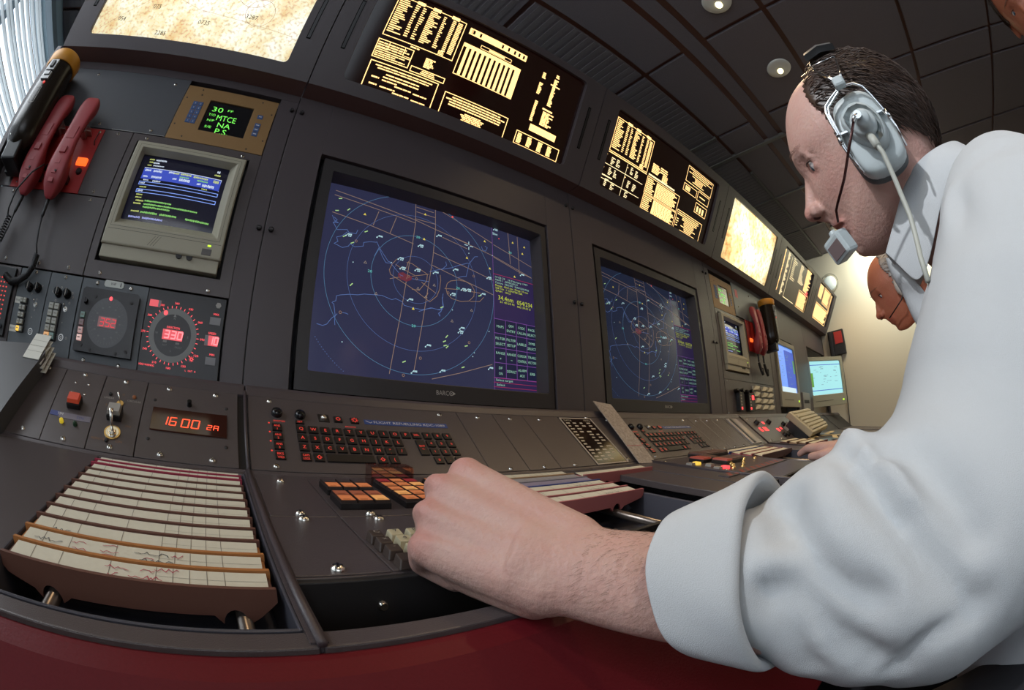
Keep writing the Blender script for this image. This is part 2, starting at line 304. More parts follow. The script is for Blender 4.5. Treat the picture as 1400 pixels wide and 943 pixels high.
for i in range(6):
    x0, x1 = SXB[i], SXB[i + 1]; g = .0012
    t = thing('console_cabinet', names[i], 'console', M.Translation((x0, 0, ZS)), 'console cabinets in the long row'); BAY.append(t); W = x1 - x0
    b = MB(); radar = i in (1, 2)
    if radar:
        h = (.084, .708, .121, .619); 
        fbox(b, g, h[0], .121, .765); fbox(b, h[1], W - g, .121, .765); fbox(b, h[0], h[1], h[3], .765)
    elif i in (0, 3):
        fbox(b, g, W - g, .121, .124); fbox(b, g, W - g, .743, .765)
        if i == 0: fbox(b, W - .0435, W - g, .124, .743); fbox(b, g, .008, .124, .743)
        else: fbox(b, g, .0435, .124, .743); fbox(b, W - .012, W - g, .124, .743)
        b.box(g, W - g, .035, .05, .124, .743, 1)
    elif i == 4:
        fbox(b, g, .08, .121, .765); fbox(b, .48, W - g, .121, .765); fbox(b, .08, .48, .56, .765); 
    else:
        fbox(b, g, .05, .121, .765); fbox(b, W - .03, W - g, .121, .765); fbox(b, .05, W - .03, .60, .765); b.box(.05, W - .03, .35, .37, .121, .60, 1)
    b.box(W - .004, W + .0035, .004, .03, .121, .765, 1)  # dark filler added behind the seam to stop light leaking through
    if radar: b.box(g, W - g, .062, .07, .121, .765, 1)  # dark back added against light leaking round the monitor
    if i > 3: b.box(g, W - g, .30, .31, .10, .765, 1)
    build('face_panel', b, [PAINT, DARKP], t, bevel=.0006, seg=1)
    # ledge, slope frame, desk
    b = MB(); b.extx([(-.0762, .0992), (-.0672, .112), (-.062, .1165), (0, .121), (.02, .121), (.02, .09), (-.070, .090)], g, W - g)
    build('ledge', b, PAINT, t, bevel=.0015)
    fx = build('slope_frame', (lambda q: (q.box(g, W - g, -.004, .165, -.02, -.005, 1), q.box(g, W - g, -.002, .0045, -.006, 0, 0), q)[2])(MB()), [PAINT, DARKP], t); fx.matrix_world = frame('S', x0)
    b = MB(); td = TRAYS.get(i); D0 = -.395
    b.box(g, W - g, D0, -.379, -.02, 0, 0)
    if td:
        a, c = td[0] - x0, td[1] - x0
        if a > g: b.box(g, a, -.378 if i == 0 else -.312, -.004, -.012, 0, 0)
        if c < W - g: b.box(c, W - g, -.378 if i == 0 else -.312, -.004, -.012, 0, 0)
        b.box(a, c, -.012, -.001, -.03, 0, 0)
        b.box(a, c, -.378, -.012, -.06, -.055, 1)
    else: b.box(g, W - g, -.312, -.001, -.012, 0, 0)
    b.box(g, W - g, -.379, -.010, -.075, -.06, 1); b.box(g, W - g, -.003, .0, -.03, -.0, 0)
    if i: b.box(g, W - g, -.318, -.312, -.045, -.0003, 1); b.box(g, W - g, -.379, -.318, -.050, -.045, 1)
    dk = build('desk_surface', b, [PAINT2, DARKP], t, bevel=.0012); dk.matrix_world = frame('D', x0)
    if i:
        b = MB(); b.tube([(0, .004, .0025), (0, -.15, .0025), (0, -.30, .0025), (0, -.3955, .0025)], .0028, 10); b.box(-.0055, .0045, -.392, .004, -.01, .0012)
        r = build('divider_bead', b, PAINT, t, bevel=0); r.matrix_world = frame('D', x0)
        b = MB(); b.tube([(0, -.002, .0022), (0, .08, .0022), (0, .166, .0022)], .0024, 10); r = build('divider_bead', b, PAINT, t); r.matrix_world = frame('S', x0)
    if i < 5 and i > 0: knobdot
kd = [(0, .668, .716), (0, .668, .412 + .003), (1, .0132, .716), (1, .0132, .416), (1, .789, .714), (1, .789, .413), (2, .0135, .714), (2, .0135, .413), (2, .789, .714), (2, .789, .413), (3, .0135, .714), (3, .0135, .413)]
for i, x, z in kd: o = knobdot(BAY[i], x, 0); o.location = (x, 0, z); o.rotation_euler = (math.pi / 2, 0, 0)
# end cheek at the left
b = MB(); b.extx([(.03, .121), (-.004, .121), (-.03, .20), (-.049, .7669), (.03, .7669)], -.0165, -.001); build('end_cheek', b, PAINT, BAY[0], bevel=.001)
# red laminate front below the desk edge
t = thing('desk_front_panel', 'deep red laminate front panel below the grey desk edge', 'panel', M.Translation((0, -.585, ZS - .09)))
b = MB(); b.extx([(.012, .0), (.003, .004), (-.010, -.004), (-.125, -.165), (-.118, -.178), (.05, -.19), (.085, -.22), (.085, -.72), (.097, -.72), (.097, -.21), (.055, -.176), (-.098, -.158), (.012, -.022)], -.85, XR); build('laminate', b, REDLAM, t, bevel=.004)
# ------------------------------------------------------------------ overhead displays
BLKFILM = mat('display_film', (.010, .004, .004), .10, em=(.05, .008, .004), es=.07, spec=.5); 
FILMTX = emis('backlit_print', (1., .62, .24), 2.3); FILMTY = emis('backlit_print_pale', (1., .80, .45), 1.6)
def mapmat(name, warm):
    m = bpy.data.materials.new(name); m.use_nodes = True; nt = m.node_tree; bs = nt.nodes['Principled BSDF']; bs.inputs['Roughness'].default_value = .25; bs.inputs['Base Color'].default_value = (.2, .18, .12, 1)
    tc = nt.nodes.new('ShaderNodeTexCoord'); n = nt.nodes.new('ShaderNodeTexNoise'); n.inputs['Scale'].default_value = 11 if not warm else 6; n.inputs['Detail'].default_value = 9; n.inputs['Roughness'].default_value = .62
    r = nt.nodes.new('ShaderNodeValToRGB'); e = r.color_ramp.elements; e[0].position = .36; e[0].color = (.85, .42, .12, 1) if warm else (.78, .52, .22, 1); e[1].position = .60; e[1].color = (1., .90, .62, 1) if warm else (1., .97, .86, 1)
    a = r.color_ramp.elements.new(.48); a.color = (1., .76, .34, 1) if warm else (.93, .82, .52, 1); a = r.color_ramp.elements.new(.54); a.color = (.97, .85, .48, 1) if warm else (.97, .93, .70, 1)
    n2 = nt.nodes.new('ShaderNodeTexNoise'); n2.inputs['Scale'].default_value = 130 if not warm else 50; n2.inputs['Detail'].default_value = 5
    r2 = nt.nodes.new('ShaderNodeValToRGB'); r2.color_ramp.elements[0].position = .38; r2.color_ramp.elements[0].color = (.45, .30, .16, 1); r2.color_ramp.elements[1].position = .5; r2.color_ramp.elements[1].color = (1, 1, 1, 1)
    mx = nt.nodes.new('ShaderNodeMix'); mx.data_type = 'RGBA'; mx.blend_type = 'MULTIPLY'; mx.inputs[0].default_value = .55
    L = nt.links.new; L(tc.outputs['Object'], n.inputs['Vector']); L(tc.outputs['Object'], n2.inputs['Vector']); L(n.outputs['Fac'], r.inputs[0]); L(n2.outputs['Fac'], r2.inputs[0]); L(r.outputs[0], mx.inputs[6]); L(r2.outputs[0], mx.inputs[7]); L(mx.outputs[2], bs.inputs['Emission Color'])
    # the tubes behind the film make it brighter towards the middle
    g = nt.nodes.new('ShaderNodeTexGradient'); g.gradient_type = 'SPHERICAL'; mp = nt.nodes.new('ShaderNodeMapping'); mp.inputs['Location'].default_value = (0, -.05, 0) if warm else (.0, -.0, 0); mp.inputs['Scale'].default_value = (2.6, 4.0, 1) if warm else (1.9, 3.0, 1)
    L(tc.outputs['Object'], mp.inputs[0]); L(mp.outputs[0], g.inputs[0]); mr = nt.nodes.new('ShaderNodeMapRange'); mr.inputs[3].default_value = .75 if warm else 1.0; mr.inputs[4].default_value = 3.4 if warm else 1.35; L(g.outputs['Fac'], mr.inputs[0]); L(mr.outputs[0], bs.inputs['Emission Strength']); return m
HOOD = []
WIN = {0: (.0705, .6145, .033, .318), 1: (.073, .727, .033, .315), 2: (.075, .727, .030, .302), 3: (.073, .640, .025, .310), 4: (.095, .745, .034, .312), 5: (.118, .620, .045, .320)}
hl = ['overhead lightbox with the large pale aeronautical chart at top left', 'overhead display with the widest black film of glowing amber tables', 'overhead display second in the row, with glowing amber tables and a green reflection', 'overhead lightbox with the brilliantly glowing yellow chart', 'overhead display with columns of amber text, just past the glowing yellow chart', 'last overhead display, small glowing panels next to the end wall']
for i in range(6):
    x0, x1 = SXB[i], SXB[i + 1]; W = x1 - x0; H = .3368; g = .0014
    t = thing('overhead_display', hl[i], 'display', frame('U', x0), 'overhead displays above the console row'); HOOD.append(t)
    a, c, e, f = WIN[i]; b = MB(); b.rframe(a, c, e, f, .012, g, W - g, 0, H, -.012, 0)
    build('front_frame', b, PAINT, t, bevel=.0008, seg=1)
    b = MB(); b.box(g, W - g, .002, H - .001, -.10, -.05)
    b.box(g, g + .012, .002, H - .002, -.05, -.012); b.box(W - g - .012, W - g, .002, H - .002, -.05, -.012); b.box(g, W - g, H - .012, H - .002, -.05, -.012); b.box(g, W - g, .002, .014, -.05, -.012)
    build('housing', b, PAINT, t)
    b = MB(); b.extx([(-.049, .7669), (0.012, .7645), (0.012, .7655), (-.02, .80)], g, W - g); s = build('soffit', b, mat('soffit_brown', (.105, .052, .046), .5, bump=.2, bs=800), t); s.matrix_world = M.Translation((x0, 0, ZS))
    for sx in ((.040, .0445)[1:] if i == 0 else (.045,)) + (W - .042,):
        b = MB(); b.box(sx - .0052, sx + .0052, .103, .243, -.006, .0006, 0); b.box(sx - .0035, sx + .0035, .106, .240, .0006, .0009, 1); build('vent_slot', b, [mat('slot_black', (.002, .002, .002), .9, spec=.1), BLK], t)
    if i in (0, 3):
        o = build('backlit_chart', MB().box(a - c if 0 else -(c - a) / 2 - .004, (c - a) / 2 + .004, -(f - e) / 2 - .004, (f - e) / 2 + .004, -.002, 0), mapmat('chart_film_%s' % ('pale' if i == 0 else 'warm'), i == 3), t); o.location = ((a + c) / 2, (e + f) / 2, -.010)
        if i == 0:
            b = MB()
            for tx, px, py in (('054', .135, .072), ('0735', .36, .085), ('3287', .47, .12), ('2285', .26, .045), ('075', .22, .11), ('071', .35, .15)): text(b, tx, px, py, .011, -.0098, 0)
            for (q, r, n) in ((.47, .20, .05), (.50, .14, .035), (.30, .24, .06)): b.ring(q, r, -.0097, n, n + .0008, 40, 1)
            b.line([(.09, .05), (.30, .20), (.55, .26)], .0006, -.0097, 0); b.line([(.10, .20), (.35, .12), (.60, .10)], .0006, -.0097, 1)
            build('chart_lettering', b, [mat('chart_ink', (.10, .08, .05), .7), mat('chart_red_ink', (.45, .15, .08), .7)], t)
    else:
        build('film', MB().box(a - .004, c + .004, e - .004, f + .004, -.014, -.0105), BLKFILM, t)
def rows(b, x0, x1, y0, y1, n, th, fill=(.5, 1.), m=0, z=-.0095, just='L', dash=True):
    for k in range(n):
        y = y1 - (y1 - y0) * (k + .5) / n; L = (x1 - x0) * random.uniform(*fill); a = x0 if just == 'L' else x0 + ((x1 - x0) - L) / 2
        if not dash: b.rect(a, a + L, y - th / 2, y + th / 2, z, m); continue
        x = a
        while x < a + L - .002: w_ = min(random.uniform(.008, .022), a + L - x); b.rect(x, x + w_, y - th / 2, y + th / 2, z, m); x += w_ + .0016
def frm(b, x0, x1, y0, y1, t=.0022, m=0, z=-.0095): b.rect(x0, x1, y0, y0 + t, z, m); b.rect(x0, x1, y1 - t, y1, z, m); b.rect(x0, x0 + t, y0 + t, y1 - t, z, m); b.rect(x1 - t, x1, y0 + t, y1 - t, z, m)
def tableA(b, x0, y0, s=1.):   # framed frequency table
    W, H = .194 * s, .122 * s
    frm(b, x0, x0 + W, y0, y0 + H, .0022 * s); rows(b, x0 + .006 * s, x0 + .043 * s, y0 + .012 * s, y0 + .117 * s, 17, .0032 * s, (.4, 1.), dash=False)
    for (a, c, n, f) in ((.050, .062, 15, (.6, 1.)), (.070, .084, 15, (.3, .9)), (.092, .122, 18, (.4, 1.)), (.130, .144, 17, (.4, .9)), (.156, .167, 18, (.8, 1.)), (.172, .186, 20, (.9, 1.))): rows(b, x0 + a * s, x0 + c * s, y0 + .014 * s, y0 + .114 * s, n, .0032 * s, f, dash=False)
    for a in (.05, .095, .15): b.rect(x0 + a * s, x0 + (a + .022) * s, y0 + H - .006 * s, y0 + H + .004 * s, -.0094)
    rows(b, x0 + .150 * s, x0 + .175 * s, y0 + .003 * s, y0 + .016 * s, 3, .003 * s)
# --- first film (x local = world)
b = MB(); random.seed(11); tableA(b, .121, .176)
frm(b, .118, .214, .112, .164); b.rect(.118, .214, .134, .1365, -.0095); rows(b, .122, .21, .139, .158, 3, .0035, (.6, 1.)); rows(b, .122, .205, .116, .132, 3, .003, (.6, 1.)); frm(b, .118, .150, .139, .164, .0015); frm(b, .190, .214, .139, .164, .0015)
rows(b, .20, .245, .168, .174, 1, .004); b.line([(.122, .027), (.122, .103), (.303, .103), (.303, .027)], .0024, -.0095)
rows(b, .135, .29, .085, .098, 2, .0032, (.8, 1.), just='C')
for y, a, c in ((.078, .17, .26), (.070, .165, .265), (.062, .165, .205), (.056, .20, .245), (.054, .25, .288), (.045, .165, .205), (.039, .20, .245), (.037, .25, .288)): rows(b, a, c, y - .003, y + .003, 1, .0034, (.95, 1.))
for y in (.064, .046): rows(b, .137, .157, y - .003, y + .003, 1, .004, (1, 1))
rows(b, .249, .277, .130, .158, 6, .0038, (.6, 1.)); frm(b, .220, .315, .108, .124); rows(b, .24, .295, .111, .121, 2, .003, (.6, 1.), just='C')
b.rect(.329, .513, .272, .292, -.0095)
frm(b, .327, .507, .146, .243); b.rect(.330, .504, .232, .241, -.0095)
for k in range(11): b.rect(.338 + k * .0152, .3465 + k * .0152, .149, .232, -.0094)
b.rect(.498, .505, .149, .240, -.0094); frm(b, .374, .472, .246, .257, .0015); b.rect(.40, .45, .2485, .2545, -.0094)
frm(b, .326, .519, .030, .093); rows(b, .333, .512, .060, .088, 4, .0036, (.65, 1.), just='C'); rows(b, .38, .46, .034, .056, 5, .0032, (.5, 1.), just='C')
b.rect(.337, .455, .024, .0275, -.0095, 1); b.rect(.68, .713, .0205, .0235, -.0095) if 0 else None
rows(b, .577, .590, .253, .273, 4, .0038, (.7, 1)); rows(b, .575, .590, .200, .238, 8, .0036, (.4, 1)); rows(b, .580, .590, .115, .180, 12, .0042, (.8, 1))
rows(b, .622, .634, .275, .287, 2, .0045, (.9, 1)); rows(b, .620, .636, .180, .270, 18, .0040, (.5, 1)); b.rect(.610, .645, .164, .169, -.0095); b.rect(.612, .645, .246, .250, -.0095)
rows(b, .615, .655, .116, .160, 9, .0040, (.5, 1)); b.rect(.588, .681, .088, .108, -.0095)
frm(b, .553, .706, .035, .074)
for a in (.560, .593, .630, .664): rows(b, a, a + .016, .040, .069, 7, .0032, (.8, 1), dash=False)
for k in range(9): b.rect(.335, .340, .275 + k * .0016, .2758 + k * .0016, -.0092, 2)
for a in (.34, .36, .43, .45, .47, .485, .50): b.rect(a, a + .006, .276, .288, -.0092, 2)
build('printed_tables', b, [FILMTX, FILMTY, BLKFILM], HOOD[1])
# --- second film
b = MB(); o2 = .803; tableA(b, .085, .156, 1.); b.rect(.085, .28, .150, .153, -.0095)
for (x, y) in ((.082, .140), (.082, .095), (.080, .065), (.185, .135), (.185, .10), (.20, .06)): b.add([(x + .002 * math.cos(a), y + .002 * math.sin(a), -.0095) for a in [k * .785 for k in range(8)]], [tuple(range(8))])
b.rect(.082, .272, .1085, .1105, -.0095, 1); b.rect(.180, .1815, .03, .148, -.0095, 1); b.rect(.078, .272, .058, .060, -.0095, 1); b.rect(.08, .13, .069, .073, -.0095, 1)
for (x, y) in ((.105, .114), (.130, .116), (.20, .118), (.225, .115), (.105, .078), (.130, .078), (.20, .07), (.228, .068), (.10, .038), (.13, .036), (.20, .036)): rows(b, x, x + .018, y, y + .026, 5, .0030, (.3, 1), m=1)
rows(b, .30, .345, .170, .205, 6, .0042, (.7, 1)); rows(b, .345, .39, .185, .208, 3, .0042, (.8, 1)); rows(b, .365, .40, .160, .185, 6, .003, (.8, 1)); b.rect(.29, .45, .155, .161, -.0095, 1)
frm(b, .288, .490, .088, .151); rows(b, .293, .34, .092, .146, 8, .0042, (.6, 1)); rows(b, .345, .485, .092, .146, 9, .0046, (.75, 1))
frm(b, .290, .490, .027, .086); rows(b, .295, .345, .030, .082, 8, .0036, (.6, 1)); rows(b, .350, .485, .030, .082, 9, .0052, (.85, 1))
frm(b, .497, .683, .023, .104); rows(b, .505, .672, .085, .099, 2, .003, (.8, 1)); rows(b, .53, .66, .03, .085, 9, .0032, (.4, .9), just='C'); rows(b, .505, .52, .04, .075, 4, .003, (.8, 1))
frm(b, .500, .694, .224, .288); rows(b, .51, .685, .262, .284, 3, .003, (.7, 1), just='C'); rows(b, .52, .66, .232, .26, 5, .0028, (.4, .8), just='C')
frm(b, .497, .592, .184, .214, .002); rows(b, .51, .545, .19, .208, 4, .003, (.9, 1), dash=False)
frm(b, .600, .690, .182, .219, .002); b.rect(.615, .66, .198, .202, -.0095); frm(b, .602, .690, .131, .172, .002)
for a in (.615, .636, .657): b.rect(a, a + .012, .137, .160, -.0095)
build('printed_tables', b, [FILMTX, FILMTY, BLKFILM], HOOD[2])
b = MB(); rows(b, .105, .135, .05, .30, 26, .007, (.6, 1), dash=False); rows(b, .180, .225, .04, .30, 30, .006, (.3, 1), m=1); b.rect(.255, .258, .04, .29, -.0095, 1); rows(b, .29, .42, .16, .30, 12, .004, (.2, .8), m=1); rows(b, .45, .60, .18, .30, 12, .005, (.3, .9), m=1); rows(b, .60, .73, .16, .31, 16, .007, (.6, 1))
frm(b, .524, .745, .036, .15, .003); rows(b, .535, .735, .045, .14, 12, .006, (.8, 1)); b.rect(.255, .47, .04, .044, -.0095, 1); rows(b, .66, .73, .14, .175, 3, .006, (.9, 1), m=2)
build('printed_tables', b, [FILMTX, FILMTY, PINKL], HOOD[4])
b = MB(); rows(b, .14, .27, .21, .31, 12, .006, (.9, 1)); frm(b, .30, .52, .19, .315, .004); rows(b, .31, .51, .20, .305, 10, .008, (.8, 1)); rows(b, .54, .60, .15, .31, 14, .005, (.4, 1)); frm(b, .137, .57, .05, .17, .004); rows(b, .15, .55, .06, .16, 10, .009, (.85, 1))
build('printed_tables', b, [FILMTX, FILMTY, PINKL], HOOD[5])
# ------------------------------------------------------------------ instruments: authored in the coordinates of the panel they sit on
ORG = {}
def unit(name, label, cat, fr, x, y, d=0, group=None, rz=0):
    t = thing(name, label, cat, frame(fr, x, y, d, rz), group); ORG[t.name] = (x, y, d); return t
def part(name, mb, mats, t, bevel=0, label=None, parent=None, seg=2):
    ox, oy, od = ORG[t.name]; mb.v = [(a - ox, b - oy, c - od) for a, b, c in mb.v]
    o = build(name, mb, mats, t, bevel=bevel, label=label, seg=seg)
    if parent is not None: o.parent = parent
    return o
def scr(t, *pts, s=1.0, z=None):
    ox, oy, od = ORG[t.name]
    for x, y in pts: screw(t, x - ox, y - oy, (0 if z is None else z) - od, s=s)
def slab(t, x0, x1, y0, y1, m=PAINT2, z1=.0006, z0=-.003, name='plate', bevel=.0005): return part(name, MB().box(x0 + .0005, x1 - .0005, y0 + .0005, y1 - .0005, z0, z1), m, t, bevel=bevel, seg=1)
# blank and mounting plates on the left cabinet
t = unit('blank_panel', 'blank blue-grey panel above the red handsets, left of the gold display', 'panel', 'F', -.671, .5785); slab(t, -.671, -.273, .5785, .7425, mat('upper_blank_panel', (.070, .072, .080), .42, bump=.25, bs=1000)); scr(t, (-.605, .727), (-.533, .726), (-.309, .723), (-.312, .589), (-.45, .589)); part('edge_strip', MB().box(-.41, -.2735, .5785, .5797, .0006, .0014), STEEL, t)
t = unit('blank_panel', 'panel behind the red emergency handsets', 'panel', 'F', -.671, .424); slab(t, -.671, -.3505, .424, .5775); scr(t, (-.388, .569), (-.388, .433), (-.609, .434), (-.609, .567))
t = unit('blank_panel', 'warmly lit blank panel below the red handsets, with the curly cords hanging over it', 'panel', 'F', -.671, .270); slab(t, -.671, -.3505, .270, .4230); scr(t, (-.388, .415), (-.388, .280), (-.609, .415), (-.56, .280), (-.465, .2795))
t = unit('blank_panel', 'panel surrounding the small beige monitor on the left', 'panel', 'F', -.3495, .270); part('plate', MB().holed(-.3490, -.0440, .2705, .577, -.333, -.067, .302, .560, -.003, .0006), PAINT2, t, bevel=.0004, seg=1); scr(t, (-.313, .568), (-.085, .566), (-.313, .2795), (-.086, .278))
# gold display
def gold_display(x0, y0, label, small=False):
    t = unit('status_display', label, 'display', 'F', x0, y0, group='gold status displays'); X = lambda a: a + .272 + x0; Y = lambda a: a - .577 + y0
    part('faceplate', MB().holed(X(-.272), X(-.0455), Y(.5775), Y(.728), X(-.205), X(-.0975), Y(.610), Y(.6955), -.003, .0012), GOLD, t, bevel=.0004, seg=1)
    s = part('screen', MB().box(X(-.206), X(-.0965), Y(.609), Y(.6965), -.004, -.002), BLKG, t)
    b = MB()
    for tx, x, y, h, w in (('30', -.192, .668, .0135, .026), ('FF', -.155, .674, .006, .013), ('T/O', -.196, .655, .0065, .017), ('MTCE', -.174, .646, .015, .046), ('N/P', -.194, .640, .006, .017), ('NA', -.166, .628, .013, .031), ('S/E', -.194, .622, .006, .016), ('P.S.', -.166, .6105, .014, .031)): text(b, tx, X(x), Y(y), h, -.0017, 0, w)
    o = part('readout', b, GRN, t); o.parent = s
    kb = mat('blue_membrane', (.045, .09, .22), .45)
    b = MB()
    for r in range(5):
        for k in range(2): b.frust(X(-.2435 + k * .0130), X(-.2315 + k * .0130), Y(.6235 + r * .0124), Y(.635 + r * .0124), .0012, .0022, .0008, 0); text(b, '1234567890'[r * 2 + k], X(-.2375 + k * .013), Y(.627 + r * .0124), .004, .0023, 1, align='C')
    part('keypad', b, [kb, WHITE], t)
    b = MB(); b.frust(X(-.0835), X(-.0705), Y(.670), Y(.6815), .0012, .0022, .0008); 
    for r in range(3): b.frust(X(-.0825), X(-.0695), Y(.6215 + r * .0122), Y(.633 + r * .0122), .0012, .0022, .0008); b.rect(X(-.0795), X(-.0725), Y(.6265 + r * .0122), Y(.6285 + r * .0122), .0023, 1)
    b.rect(X(-.080), X(-.074), Y(.675), Y(.677), .0023, 1); part('function_keys', b, [kb, WHITE], t)
    b = MB()
    for x, y, r in ((-.234, .720, .0014), (-.231, .705, .0016), (-.264, .691, .0014), (-.264, .616, .0014), (-.235, .587, .0014), (-.083, .718, .0014), (-.053, .689, .0014), (-.053, .614, .0014), (-.083, .585, .0014)): b.cyl(X(x), Y(y), .0010, .0016, r * 1.3, 12)
    part('rivets', b, DARKP, t); return t
gold_display(-.272, .577, 'gold-brown framed display with green readout 30 MTCE NA, upper left')
gold_display(1.650, .572, 'gold-brown framed display under the glowing yellow chart, farther along the row')
# small beige monitor
def beige_monitor(x0, y0, label):
    t = unit('small_monitor', label, 'monitor', 'F', x0, y0, group='small beige monitors set in panels'); X = lambda a: a + .328 + x0; Y = lambda a: a - .306 + y0
    O = [(-.0715, .5495), (-.326, .5495)]; b = MB()
    def ring4(q, z): return [(X(a), Y(c), z) for a, c in q]
    r0 = [(-.3255, .3315), (-.0725, .3315), (-.0725, .551), (-.3255, .553)]; r1 = [(-.3235, .3335), (-.0745, .3335), (-.0745, .549), (-.3235, .551)]; r2 = [(-.308, .371), (-.0885, .371), (-.0885, .5365), (-.308, .5385)]; r3 = [(-.3035, .389), (-.1025, .389), (-.1025, .531), (-.3035, .533)]
    vs = ring4(r0, -.02) + ring4(r0, .012) + ring4(r1, .0145) + ring4(r2, .0145) + ring4(r3, -.004); fs = []
    for k in range(4):
        for i in range(4): j = (i + 1) % 4; fs.append((k * 4 + i, k * 4 + j, k * 4 + 4 + j, k * 4 + 4 + i))
    b.add(vs, fs); part('bezel', b, BEIGE, t, bevel=.0015)
    b = MB(); b.box(X(-.3235), X(-.0755), Y(.3075), Y(.3325), -.02, .009); part('base', b, BEIGE, t, bevel=.0015)
    b = MB(); b.line([(X(-.318), Y(.360)), (X(-.078), Y(.360))], .0007, .0147); b.line([(X(-.315), Y(.366)), (X(-.082), Y(.366)), (X(-.082), Y(.543)), (X(-.315), Y(.545))], .0006, .0147, closed=True)
    for k in range(3): b.line([(X(-.224 + k * .006), Y(.338)), (X(-.212 + k * .006), Y(.357))], .0007, .0147)
    part('groove_lines', b, mat('groove', (.07, .065, .05), .7), t)
    part('power_button', MB().box(X(-.113), X(-.094), Y(.337), Y(.349), .0130, .0152), mat('button_grey', (.10, .09, .085), .5), t, bevel=.0005)
    part('power_light', MB().frust(X(-.104), X(-.0965), Y(.3535), Y(.3575), .014, .0155, .001), LGRN, t)
    for k in range(2): b = MB(); b.cyl(X(-.156 + k * .0215), Y(.3300), .008, .012, .0062, 20); part('control_dial', b, DARKP, t)
    # slightly domed glass
    N = 12; vs = []; x0_, x1_, y0_, y1_ = X(-.305), X(-.101), Y(.386), Y(.536)
    for j in range(N + 1):
        for i in range(N + 1): u = i / N * 2 - 1; v = j / N * 2 - 1; vs.append((x0_ + (x1_ - x0_) * i / N, y0_ + (y1_ - y0_) * j / N, -.006 - .004 * (u * u + v * v)))
    b = MB(); b.add(vs, [(j * (N + 1) + i, j * (N + 1) + i + 1, (j + 1) * (N + 1) + i + 1, (j + 1) * (N + 1) + i) for j in range(N) for i in range(N)], 0, True)
    sc = part('screen', b, mat('small_crt', (.012, .012, .018), .12, em=(.010, .010, .022), es=.6), t)
    b = MB(); BL, WH, YG, GG, BK = 0, 1, 2, 3, 4
    def zc(x, y): u = (x + .203) / .102; v = (y - .461) / .075; return -.0055 - .004 * (u * u + v * v)
    def R(x0, x1, y0, y1, m, dz=0):
        n = max(1, int((x1 - x0) / .02)); 
        for i in range(n):
            a, c = x0 + (x1 - x0) * i / n, x0 + (x1 - x0) * (i + 1) / n
            b.add([(X(p), Y(q), zc(p, q) + .0003 + dz) for p, q in ((a, y0), (c, y0), (c, y1), (a, y1))], [(0, 1, 2, 3)], m)
    def W(x, y, w, h, m): 
        q = x
        while q < x + w: l = random.uniform(.0012, .0024); R(q, q + l, y + random.uniform(0, h * .2), y + h - random.uniform(0, h * .25), m, .0002); q += l + .0007
    R(-.292, -.113, .481, .507, BL); R(-.292, -.113, .5062, .5075, WH); R(-.114, -.113, .480, .507, WH)
    for y0_, y1_ in ((.467, .475), (.450, .458)):
        R(-.292, -.112, y0_, y0_ + .0013, WH if 0 else 5); R(-.292, -.112, y1_ - .0013, y1_, 5); R(-.292, -.2905, y0_, y1_, 5); R(-.1135, -.112, y0_, y1_, 5); W(-.288, y0_ + .002, .010, .004, WH)
    W(-.288, .498, .014, .006, WH); W(-.268, .498, .020, .006, WH); W(-.232, .500, .012, .0055, WH); W(-.220, .500, .012, .005, YG); W(-.205, .500, .022, .0055, YG); W(-.175, .499, .030, .0055, YG); W(-.205, .494, .020, .004, GG); W(-.165, .493, .022, .004, GG); W(-.130, .496, .012, .008, YG)
    W(-.288, .484, .010, .005, WH); W(-.268, .484, .022, .006, WH); W(-.219, .487, .008, .005, WH); W(-.204, .486, .024, .007, WH); W(-.163, .485, .007, .005, WH); W(-.151, .483, .026, .007, WH); W(-.284, .477, .012, .003, WH); W(-.262, .476, .018, .004, WH); W(-.150, .477, .010, .003, YG)
    W(-.288, .526, .012, .004, YG); W(-.272, .525, .024, .0045, WH); W(-.286, .519, .008, .004, YG); W(-.275, .518, .014, .004, WH); W(-.288, .512, .010, .003, YG); W(-.274, .512, .024, .003, WH); W(-.128, .521, .007, .007, WH); W(-.132, .514, .013, .004, YG)
    W(-.287, .461, .014, .003, YG); W(-.288, .444, .013, .003, YG); W(-.288, .438, .014, .003, YG); W(-.285, .431, .018, .0035, YG); W(-.264, .432, .060, .004, GG); W(-.288, .425, .018, .0035, YG); W(-.264, .425, .12, .004, GG); W(-.264, .419, .060, .004, GG)
    W(-.288, .409, .018, .004, YG); W(-.266, .408, .036, .0045, GG); W(-.222, .408, .036, .0045, GG); W(-.165, .407, .05, .0045, GG); W(-.290, .397, .026, .0045, 6); W(-.258, .397, .045, .0045, 6)
    o = part('screen_text', b, [emis('screen_blue', (.05, .09, .60), .9), emis('screen_white', (.75, .85, 1.), 1.0), emis('screen_yellow', (.80, .90, .25), .8), emis('screen_green', (.35, .85, .20), .8), BLK, emis('screen_pale_blue', (.25, .40, 1.), 1.1), emis('screen_violet', (.45, .50, 1.), .9)], t); o.parent = sc; return t
random.seed(5); beige_monitor(-.328, .306, 'small beige monitor with blue and green text, nearest the left seam'); beige_monitor(1.679, .306, 'small beige monitor beside the farther pair of red handsets')
